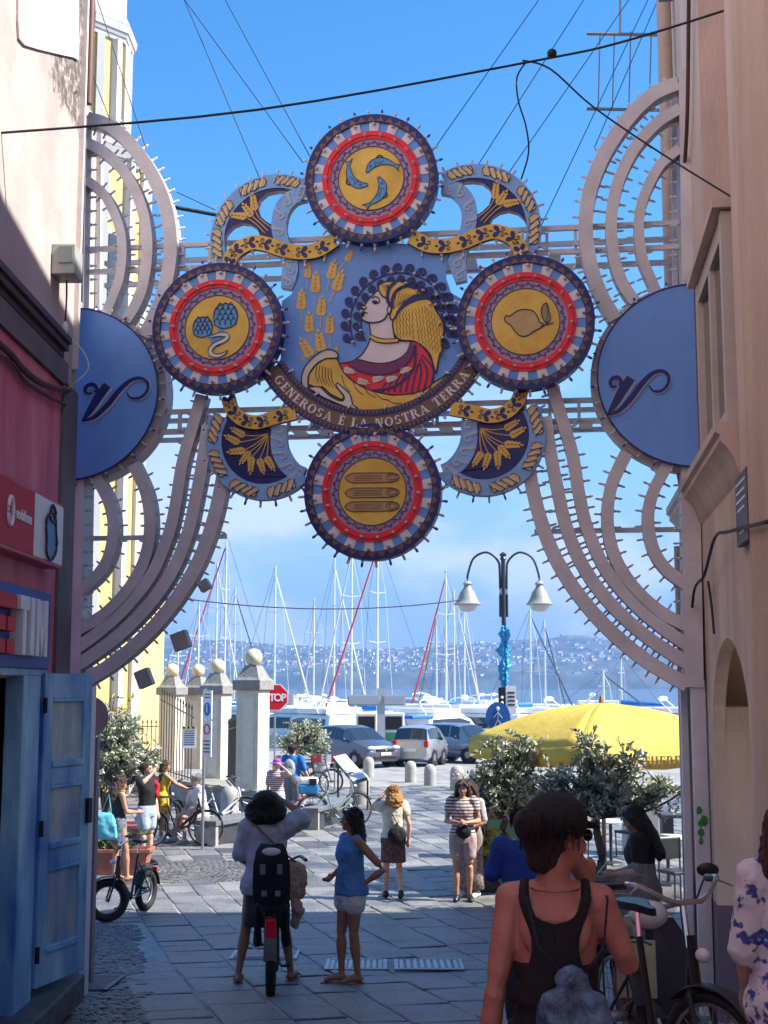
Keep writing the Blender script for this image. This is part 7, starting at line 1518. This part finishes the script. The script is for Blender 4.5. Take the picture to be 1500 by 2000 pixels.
# 9 seated man
g = gnd(372, 1648); g9 = g + Vector((.18, .30, 0)); f = Fig('grey haired man in white shirt sitting on the end of the stone bench', g9, 118, 1.74, 1, fem=False, drop=.37, lean=14, head=(-6, 0), vox=.016)
f.J.update(hiL=(-.1, .03, .9), hiR=(.1, .03, .9), knL=(-.16, .45, .50), knR=(.17, .44, .50), anL=(-.16, .40, .085), anR=(.18, .48, .085), ftL=(-.19, .56, .03), ftR=(.22, .64, .03), elL=(-.27, .16, 1.10), wrL=(-.14, .40, .98), elR=(.27, .16, 1.10), wrR=(.14, .40, .98)); f.build().hair('grey', 'short', .05).top(cloth('white_cotton', (.70, .68, .70)), .86, 1.46, .9, .026, 0, .025).bottom(cloth('stone_shorts', (.5, .44, .42)), .8, .03, 1.0, .01).shoes(cloth('canvas_cream', (.6, .55, .45)))
# 10 girl in yellow
g10 = gxy(at(316, 1600, 27.5).x, 27.5); f = Fig('girl with long brown hair in yellow dress holding a bicycle handlebar', g10, -72, 1.60, 0, lean=6, vox=.016); f.J.update(elL=(-.17, .24, 1.26), wrL=(-.12, .50, 1.16), elR=(.17, .22, 1.24), wrR=(.12, .48, 1.16)); m_yd = cloth('yellow_dress', (.70, .46, .02)); f.build().hair('brown', 'long', .36, .03).top(m_yd, .98, 1.36, 0, .016, 0, .015, 'bodice').skirt(m_yd, .62, .12).shoes(m_whp)
# 11 woman with blue bag
g11 = gnd(196, 1722); f = Fig('woman in black top standing astride a folding e-bike looking at her phone', g11 + Vector((.24, .1, 0)), -58, 1.66, 0, head=(0, 20), vox=.016); f.J.update(elR=(.2, .06, 1.12), wrR=(.08, .30, 1.10), elL=(-.2, .06, 1.12), wrL=(-.06, .30, 1.10), anR=(.16, .12, .085), ftR=(.17, .28, .03), knR=(.13, .10, .49)); f.build().hair('brown', 'long', .24, .03).top(cloth('black_top', (.03, .022, .03)), .95, 1.38, 0, .016).skirt(M('black_floral_skirt', (.02, .02, .025), .8, .5, 18, .2, 50, col2=(.25, .25, .3)), .6, .06).shoes(m_leath, sandal=True)
b = MB(); b.loft([[(x_ * w_, y_ * d_, z_) for x_, y_ in ((-1, -1), (0, -1.2), (1, -1), (1, 1), (0, 1.2), (-1, 1))] for z_, w_, d_ in ((-.22, .17, .05), (-.2, .2, .08), (0, .18, .08), (.16, .13, .05), (.2, .09, .02))]); bagthing('tote_bag', 'turquoise cloth tote bag hanging from the shoulder of the woman in black top', b, cloth('turquoise_cloth', (.10, .42, .52), .12), g11 + Vector((.08, -.16, .90)), 0, .016, .03)
q = MB(); q.tube([g11 + Vector(v) for v in ((.0, -.16, 1.05), (.12, -.08, 1.37), (.18, -.16, 1.05))], .012, 5); strap('strap', q, MATS['turquoise_cloth'])
# 12 man with red cloth
g12 = gnd(284, 1690); f = Fig('man in black shirt and light denim shorts with a red cloth on his shoulder', g12, -118, 1.76, 1, fem=False, head=(10, 0), vox=.018); f.J.update(elR=(.30, .10, 1.36), wrR=(.10, .17, 1.52)); f.hdir['R'] = (-.5, 0, .5); f.build().hair('brown', 'short', .05).top(m_blkc, .88, 1.46, .9, .022).bottom(cloth('light_denim', (.38, .46, .55)), .85, .03, 1.0, .01).shoes(m_blk)
b = MB(); b.limb([(-.16, .02, 1.44), (-.1, .13, 1.38), (-.08, .15, 1.2)], [.05, .06, .05]); o = blob('red_scarf', b, m_red, None, .016, 2, .03); o.location = g12; o.rotation_euler.z = radians(-118); o['label'] = 'red cloth slung over the man’s shoulder'; o['category'] = 'scarf'
# 13 blue tee with backpack
g13 = gxy(at(572, 1500, 31.3).x, 31.3); f = Fig('man in bright blue T-shirt with grey backpack beside the bicycles', g13, -20, 1.76, 1, fem=False, vox=.02); f.J.update(elR=(.27, .05, 1.12), wrR=(.30, .22, .93)); f.build().hair('brown', 'short', .05).top(cloth('bright_blue_tee', (.02, .16, .45)), .86, 1.46, .9).bottom(cloth('grey_shorts', (.2, .2, .22)), .9, .03, 1.0, .01).shoes(m_blk)
b = MB(); b.ell((0, 0, 0), (.16, .1, .22)); b.ell((0, -.06, -.08), (.12, .07, .11)); bagthing('backpack', 'grey rucksack on the man in bright blue', b, cloth('grey_rucksack', (.30, .31, .33)), g13 + Vector((-.07, -.2, 1.22)), -20, .018)
# 14 purple hat
g14 = gxy(at(541, 1500, 28.6).x, 28.6); f = Fig('person in purple sun hat and striped blouse shading their eyes', g14, 172, 1.55, 1, vox=.02); f.J.update(elL=(-.34, .12, 1.38), wrL=(-.14, .16, 1.58)); f.hdir['L'] = (.7, 0, .3); f.build().hair('grey', 'short', .05).top(MATS['striped_jersey'], .85, 1.44, .9).bottom(m_denim, 2.0, .02, 1.0).shoes(m_whp)
T = f.headM(); b = MB(); b.lathe([(.17, .15), (.165, .165), (.088, .18), (.085, .23), (.05, .262), (.01, .268)], 20, T); part('sun_hat', b, cloth('purple_hat', (.32, .06, .38)), f.th, smooth=True)
# ================================================================ bicycles and scooters
def bike(name, label, pos, yaw, R=.34, tr=.022, col=None, sc=1.0, step=False, child=False, rack=True, steer=0, basket=False, bag=False, cat='bicycle', tilt=0, fender=None):
    th = thing(name, label, cat, tuple(pos), radians(yaw), scale=sc); th.rotation_euler = (0, radians(tilt), radians(yaw)); col = col or m_blk
    wb = .53 if R > .3 else .48; BB = Vector((0, -.05, R * .85)); ST = Vector((0, -.22, .80)); HT = Vector((0, wb - .16, .86 if R > .3 else .78)); HB = HT + Vector((0, .05, -.16)); RA = Vector((0, -wb, R)); FA = Vector((0, wb, R))
    q = MB(); q.tube([BB, ST], .018, 7)
    if step: q.tube(crom([HT - UP * .06, HB + Vector((0, -.12, -.22)), BB + Vector((0, .06, .02))], 5), .022, 7)
    else: q.tube([HT - UP * .03, ST - UP * .1], .018, 7)
    q.tube([HB, BB], .028, 8)
    for s_ in (-1, 1): q.tube([BB + Vector((s_ * .03, 0, 0)), RA + Vector((s_ * .06, 0, 0))], .010, 5); q.tube([ST - UP * .12 + Vector((s_ * .02, 0, 0)), RA + Vector((s_ * .06, 0, 0))], .009, 5)
    q.tube([HT + UP * .05, HB], .024, 8); part('frame', q, col, th, smooth=True)
    SR = Matrix.Translation(HB) @ Matrix.Rotation(radians(steer), 4, 'Z') @ Matrix.Translation(-HB)
    q = MB(); q.T = SR
    for s_ in (-1, 1): q.tube([HB + Vector((s_ * (tr + .03), .01, -.02)), FA + Vector((s_ * (tr + .03), 0, 0))], .014, 6)
    q.tube([HB + Vector((-tr - .03, .01, -.02)), HB + Vector((tr + .03, .01, -.02))], .016, 6); part('fork', q, col if not step else m_dmt, th, smooth=True)
    for nm, ax in (('rear', RA), ('front', FA)):
        T = SR if nm == 'front' else Matrix(); T2 = T @ Matrix.Translation(ax) @ Matrix.Rotation(pi / 2, 4, 'Y')
        q = MB(); q.T = T2; q.tube([((R - tr) * cos(k * pi / 20), (R - tr) * sin(k * pi / 20), 0) for k in range(40)], tr, 8, closed=True); wh = part('wheel', q, m_rub, th, smooth=2)
        q = MB(); q.T = T2; q.tube([((R - 2 * tr - .006) * cos(k * pi / 16), (R - 2 * tr - .006) * sin(k * pi / 16), 0) for k in range(32)], .012, 6, closed=True); q.tube([(0, 0, -.05), (0, 0, .05)], .025, 8); part('rim', q, m_mtl, wh, smooth=2)
        q = MB(); q.T = T2
        for k in range(24): a_ = 2 * pi * k / 24; q.tube([(.02 * cos(a_ + .6), .02 * sin(a_ + .6), .03 * (-1) ** k), ((R - 2 * tr) * cos(a_), (R - 2 * tr) * sin(a_), 0)], .0016, 3)
        part('spokes', q, m_chr, wh)
        a0, a1 = (20, 175) if nm == 'rear' else (30, 140); q = MB(); q.T = T; fr = R + .02; vs = [[ax + Vector((sx * (tr + .014), fr * cos(radians(a_)), fr * sin(radians(a_)) + (0 if sx else .012))) for sx in (-1, 0, 1)] + [ax + Vector((sx * (tr + .014), (fr - .004) * cos(radians(a_)), (fr - .004) * sin(radians(a_)))) for sx in (1, -1)] for a_ in range(a0, a1, 8)]; q.loft(vs); part('mudguard', q, fender or m_dmt, th, smooth=True)
    q = MB(); q.loft([[(x * w, y, z) for x, z in ((-1, .93), (-.8, .965), (.8, .965), (1, .93))] for y, w in ((-.40, .02), (-.37, .085), (-.28, .095), (-.18, .04), (-.05, .022), (-.03, .01))]); part('saddle', q, m_blk, th, smooth=True); q = MB(); q.tube([ST, ST + Vector((0, -.02, .14))], .014, 6); part('seat_post', q, m_chr, th)
    q = MB(); q.T = SR; top = HT + Vector((0, -.03, .2)); q.tube([HT, top], .016, 7); q.tube(crom([top + Vector(v) for v in ((-.30, -.16, .06), (-.24, -.04, .08), (-.1, .04, .01), (0, .05, 0), (.1, .04, .01), (.24, -.04, .08), (.30, -.16, .06))], 5), .012, 7); hb = part('handlebar', q, m_chr if step else m_blk, th, smooth=True)
    for s_ in (-1, 1):
        q = MB(); q.T = SR; q.tube([top + Vector((s_ * .265, -.07, .075)), top + Vector((s_ * .305, -.18, .06))], .018, 7); part('grip', q, m_blk, hb, smooth=True); q = MB(); q.T = SR; q.tube([top + Vector((s_ * .24, -.02, .07)), top + Vector((s_ * .30, .0, .045)), top + Vector((s_ * .33, -.10, .04))], .006, 5); part('brake_lever', q, m_chr, hb)
        q = MB(); q.tube([BB + Vector((s_ * .05, 0, 0)), BB + Vector((s_ * .07, s_ * .12, -s_ * .12))], .012, 5); part('crank', q, m_mtl, th); q = MB(); q.box(BB + Vector((s_ * .12, s_ * .12, -s_ * .12)), (.09, .08, .022)); part('pedal', q, m_blk, th)
    q = MB(); q.T = SR; q.ell(HT + Vector((0, .10, -.02)), (.032, .04, .032)); part('headlight', q, m_bulb, th, smooth=True)
    q = MB(); q.T = Matrix.Translation(BB + Vector((.055, 0, 0))) @ Matrix.Rotation(pi / 2, 4, 'Y'); q.lathe([(.02, 0), (.09, .003), (.09, .008), (.02, .01)], 20); part('chainring', q, m_dmt, th)
    if rack:
        q = MB(); 
        for s_ in (-1, 1): q.tube([(s_ * .06, -.22, R * 2 + .06), (s_ * .06, -wb - .22, R * 2 + .06)], .007, 5); q.tube([(s_ * .06, -wb - .05, R * 2 + .06), (s_ * .065, -wb, R)], .006, 5)
        for k in range(4): q.tube([(-.06, -.3 - k * .12, R * 2 + .06), (.06, -.3 - k * .12, R * 2 + .06)], .006, 5)
        part('rear_rack', q, m_dmt, th); q = MB(); q.box((0, -wb - .24, R * 2 - .02), (.09, .03, .05)); part('rear_light', q, MATS['tail_red'], th, bevel=.008)
    if child:
        z0 = R * 2 + .10; prof = [(.02, .15, -.02), (.10, .165, -.10), (.25, .17, -.14), (.42, .165, -.17), (.55, .14, -.19), (.62, .10, -.19)]
        q = MB(); q.loft([[(x * w, -wb - .10 + y + (.10 * abs(x)), z0 + z) for x in (-1, -.7, -.3, 0, .3, .7, 1)] + [(x * (w - .03), -wb - .055 + y + (.10 * abs(x)), z0 + z) for x in (1, .7, .3, 0, -.3, -.7, -1)] for z, w, y in prof]); cs = part('child_seat', q, M('seat_shell_black', (.012, .013, .018), .35, .15), th, smooth=True)
        q = MB(); q.box((0, -wb - .0, z0 + .04), (.30, .30, .07)); part('seat_pad', q, m_navyc, cs, bevel=.03)
        for s_ in (-1, 1): q = MB(); q.limb([(s_ * .13, -wb + .02, z0 + .05), (s_ * .13, -wb + .10, z0 - .18), (s_ * .13, -wb + .14, z0 - .3)], [.04, .035, .045], 8); part('foot_rest', q, m_blk, cs, smooth=True)
        q = MB(); q.ell((0, -wb - .288, z0 + .56), (.085, .012, .035)); part('reflector', q, M('reflector_white', (.62, .64, .72), .3), cs, smooth=True)
        for (x, z, w, h) in ((-.075, .40, .05, .09), (.075, .40, .05, .09), (-.06, .19, .05, .05), (.06, .19, .05, .05)): q = MB(); q.box((x, -wb - .262, z0 + z), (w, .02, h)); part('vent', q, M('vent_grey', (.16, .16, .19), .5), cs, bevel=.008)
        q = MB(); q.box((0, -wb - .24, R * 2 - .05), (.10, .05, .24)); part('red_guard', q, m_red, th, bevel=.02)
        q = MB(); 
        for s_ in (-1, 1): q.tube([(s_ * .12, -wb - .24, z0 + .1), (s_ * .03, -wb - .2, z0 - .1)], .016, 5)
        part('seat_bracket', q, m_blk, cs)
    if basket:
        q = MB(); c = HT + Vector((0, .22, .12))
        for k in range(4): z = c.z - .12 + k * .08; q.tube([(c.x + sx * (.15 + .01 * k), c.y + sy * (.11 + .01 * k), z) for sx, sy in ((-1, -1), (1, -1), (1, 1), (-1, 1))], .006, 4, closed=True)
        for k in range(6): x = -.15 + .06 * k; q.tube([(c.x + x, c.y - .11, c.z - .12), (c.x + x * 1.15, c.y - .14, c.z + .12)], .005, 4); q.tube([(c.x + x, c.y + .11, c.z - .12), (c.x + x * 1.15, c.y + .14, c.z + .12)], .005, 4)
        part('basket', q, m_dmt, th)
    if bag: q = MB(); q.box((0, -wb - .02, R * 2 + .2), (.26, .32, .24)); part('pannier_box', q, M('pannier_tan', (.30, .22, .13), .8, .2), th, bevel=.04)
    return th
g = gnd(523, 1940); bike('cargo_bicycle', 'black bicycle with fat tyres, red guard and child seat under the cyclist', Vector((g.x, g.y + .52, gz(g.y + .5))), 3, .33, .045, m_blk, 1.0, child=True)
bike('city_bicycle', 'black and chrome city bicycle leaning beside the scooter', gxy(1.50, 7.55), -168, .35, .026, m_blk, 1.15, step=True, steer=16, fender=m_dmt)
g = gnd(217, 1801); bike('folding_e_bike', 'black fat tyre folding e-bike under the woman in black top', Vector((g.x + .14, g.y + .47, gz(g.y + .47))), 163, .28, .05, m_blk, 1.0, step=True, steer=-52, fender=m_blk)
g = gnd(318, 1645); bike('fat_tyre_bike', 'fat tyre electric bike with tan box parked by the terracotta trough', Vector((g.x - .1, g.y + .3, 0)), -18, .36, .055, m_blk, 1.05, bag=True, child=False, fender=m_blk)
bike('city_bicycle', 'dark bicycle with front basket held by the girl in yellow', gxy(at(352, 1600, 26.8).x, 26.6), -80, .35, .02, m_blk, 1.0, step=True, basket=True)
bike('city_bicycle', 'pale green step-through bicycle beside the information board', gxy(at(655, 1600, 30.4).x, 30.2), -62, .35, .02, M('mint_paint', (.20, .28, .22), .4, .1), 1.05, step=True, basket=False)
bike('city_bicycle', 'white bicycle parked behind the seated man', gxy(at(432, 1600, 29.5).x, 29.5), -70, .35, .02, m_white, 1.0, step=True)
bike('city_bicycle', 'grey bicycle in the row beside the olive bush', gxy(at(610, 1500, 39).x, 39), -75, .35, .022, m_mtl, 1.05)
bike('city_bicycle', 'dark bicycle in the row beside the olive bush', gxy(at(585, 1500, 37.5).x, 37.5), -60, .35, .022, m_dmt, 1.05, basket=True)
# striped barrier and pet carrier
p = at(608, 1478, 40.5); th = thing('striped_barrier', 'red and white striped barrier behind the bicycles', 'barrier', (p.x, 40.5, 0))
for k in range(6): q = MB(); q.box((-.75 + .3 * k, 0, .95), (.3, .04, .22)); part('board', q, m_red if k % 2 else m_white, th)
for s_ in (-1, 1): q = MB(); q.tube([(s_ * .7, .03, 0), (s_ * .7, .03, 1.05)], .025, 6); part('leg', q, m_mtl, th)
p = gxy(at(603, 1540, 30).x, 30); th = thing('pet_carrier', 'blue and white plastic pet carrier on the bicycle rack', 'pet carrier', (p.x, 30, .74)); q = MB(); q.box((0, 0, .1), (.44, .3, .2)); part('lower_shell', q, M('carrier_blue', (.02, .22, .5), .4), th, bevel=.03); q = MB(); q.box((0, 0, .28), (.42, .28, .16)); part('upper_shell', q, m_white, th, bevel=.05); q = MB(); q.box((.1, -.145, .27), (.16, .02, .13)); part('door', q, m_blk, th)
# ---------------------------------------------------------------- motor scooter behind the woman in black
m_sc = M('scooter_blue', (.012, .02, .045), .3, .1, 3, coat=.5); Ys = 8.9; p = gxy(at(1262, 1800, Ys).x, Ys)
th = thing('motor_scooter', 'dark blue motor scooter with curved windscreen beside the city bicycle', 'scooter', tuple(p), radians(172))
for y, nm in ((.62, 'front'), (-.6, 'rear')):
    T = Matrix.Translation((0, y, .25)) @ Matrix.Rotation(pi / 2, 4, 'Y'); q = MB(); q.tube([T @ Vector((.2 * cos(k * pi / 14), .2 * sin(k * pi / 14), 0)) for k in range(28)], .052, 8, closed=True); wh = part('wheel', q, m_rub, th, smooth=2); q = MB(); q.lathe([(.02, -.03), (.16, -.03), (.16, .03), (.02, .03)], 16, T); part('rim', q, m_mtl, wh)
q = MB(); q.loft([[(x * w, y + .04 * (1 - abs(x)), z) for x in (-1, -.6, 0, .6, 1)] + [(x * w * .9, y - .05, z) for x in (1, 0, -1)] for z, w, y in ((.30, .12, .52), (.5, .22, .47), (.75, .25, .40), (.95, .2, .34), (1.02, .15, .31))]); part('leg_shield', q, m_sc, th, smooth=True)
q = MB(); q.box((.09, .50, .74), (.24, .012, .34), Matrix.Rotation(radians(14), 3, 'X')); part('pale_panel', q, M('pale_green_panel', (.42, .46, .30), .6, .15, 6), th, bevel=.03)
q = MB(); q.loft([[(x * w, y, z) for x, z in ((-1, z0), (-.7, z1), (.7, z1), (1, z0), (.6, z2), (-.6, z2))] for y, w, z0, z1, z2 in ((.1, .16, .32, .38, .25), (-.1, .2, .5, .66, .26), (-.35, .22, .55, .76, .3), (-.7, .18, .6, .78, .42), (-.85, .08, .64, .74, .56))]); part('body', q, m_sc, th, smooth=True)
q = MB(); q.limb([(0, -.05, .74), (0, -.35, .80), (0, -.72, .84)], [.12, .14, .10], 10); part('saddle', q, m_blk, th, smooth=True)
q = MB(); q.limb([(0, .62, .5), (0, .68, .46)], [.08, .06]); q.tube([(0, .34, 1.0), (0, .6, .3)], .03, 6); part('front_mudguard', q, m_sc, th, smooth=True)
q = MB(); q.tube(crom([(-.34, .16, 1.10), (-.2, .26, 1.10), (0, .30, 1.06), (.2, .26, 1.10), (.34, .16, 1.10)], 4), .018, 7); part('handlebar', q, m_chr, th, smooth=True)
q = MB(); q.ell((0, .36, 1.04), (.12, .08, .09)); part('headlight', q, m_bulb, th, smooth=True)
vs = [[(x * w, .40 - .10 * x * x - (z - 1.05) * .25, z) for x in [k / 5 - 1 for k in range(11)]] for z, w in ((1.02, .14), (1.10, .2), (1.2, .21), (1.29, .17), (1.34, .09))]; q = MB(); q.loft([r + [(x, y - .006, z) for x, y, z in reversed(r)] for r in vs]); part('windscreen', q, M('smoked_perspex', (.25, .28, .32), .08, 0, alpha=.25), th, smooth=True)
for s_ in (-1, 1): q = MB(); q.tube([(s_ * .3, .2, 1.1), (s_ * .36, .22, 1.26)], .006, 5); q.ell((s_ * .38, .22, 1.3), (.07, .015, .045)); part('mirror', q, m_blk, th, smooth=True)
# ---------------------------------------------------------------- haze over the bay
hz = MB(); hz.box((0, 2100, 150), (9000, 4700, 306)); 
o = part('haze', hz, [], None); o['kind'] = 'stuff'; hm_ = bpy.data.materials.new('haze_air'); hm_.use_nodes = True; tt = hm_.node_tree; tt.nodes.clear(); pv = tt.nodes.new('ShaderNodeVolumePrincipled'); pv.inputs['Color'].default_value = (.20, .46, 1, 1); pv.inputs['Density'].default_value = .00024; pv.inputs['Anisotropy'].default_value = .0
oo = tt.nodes.new('ShaderNodeOutputMaterial'); tt.links.new(pv.outputs[0], oo.inputs['Volume']); o.data.materials.append(hm_)
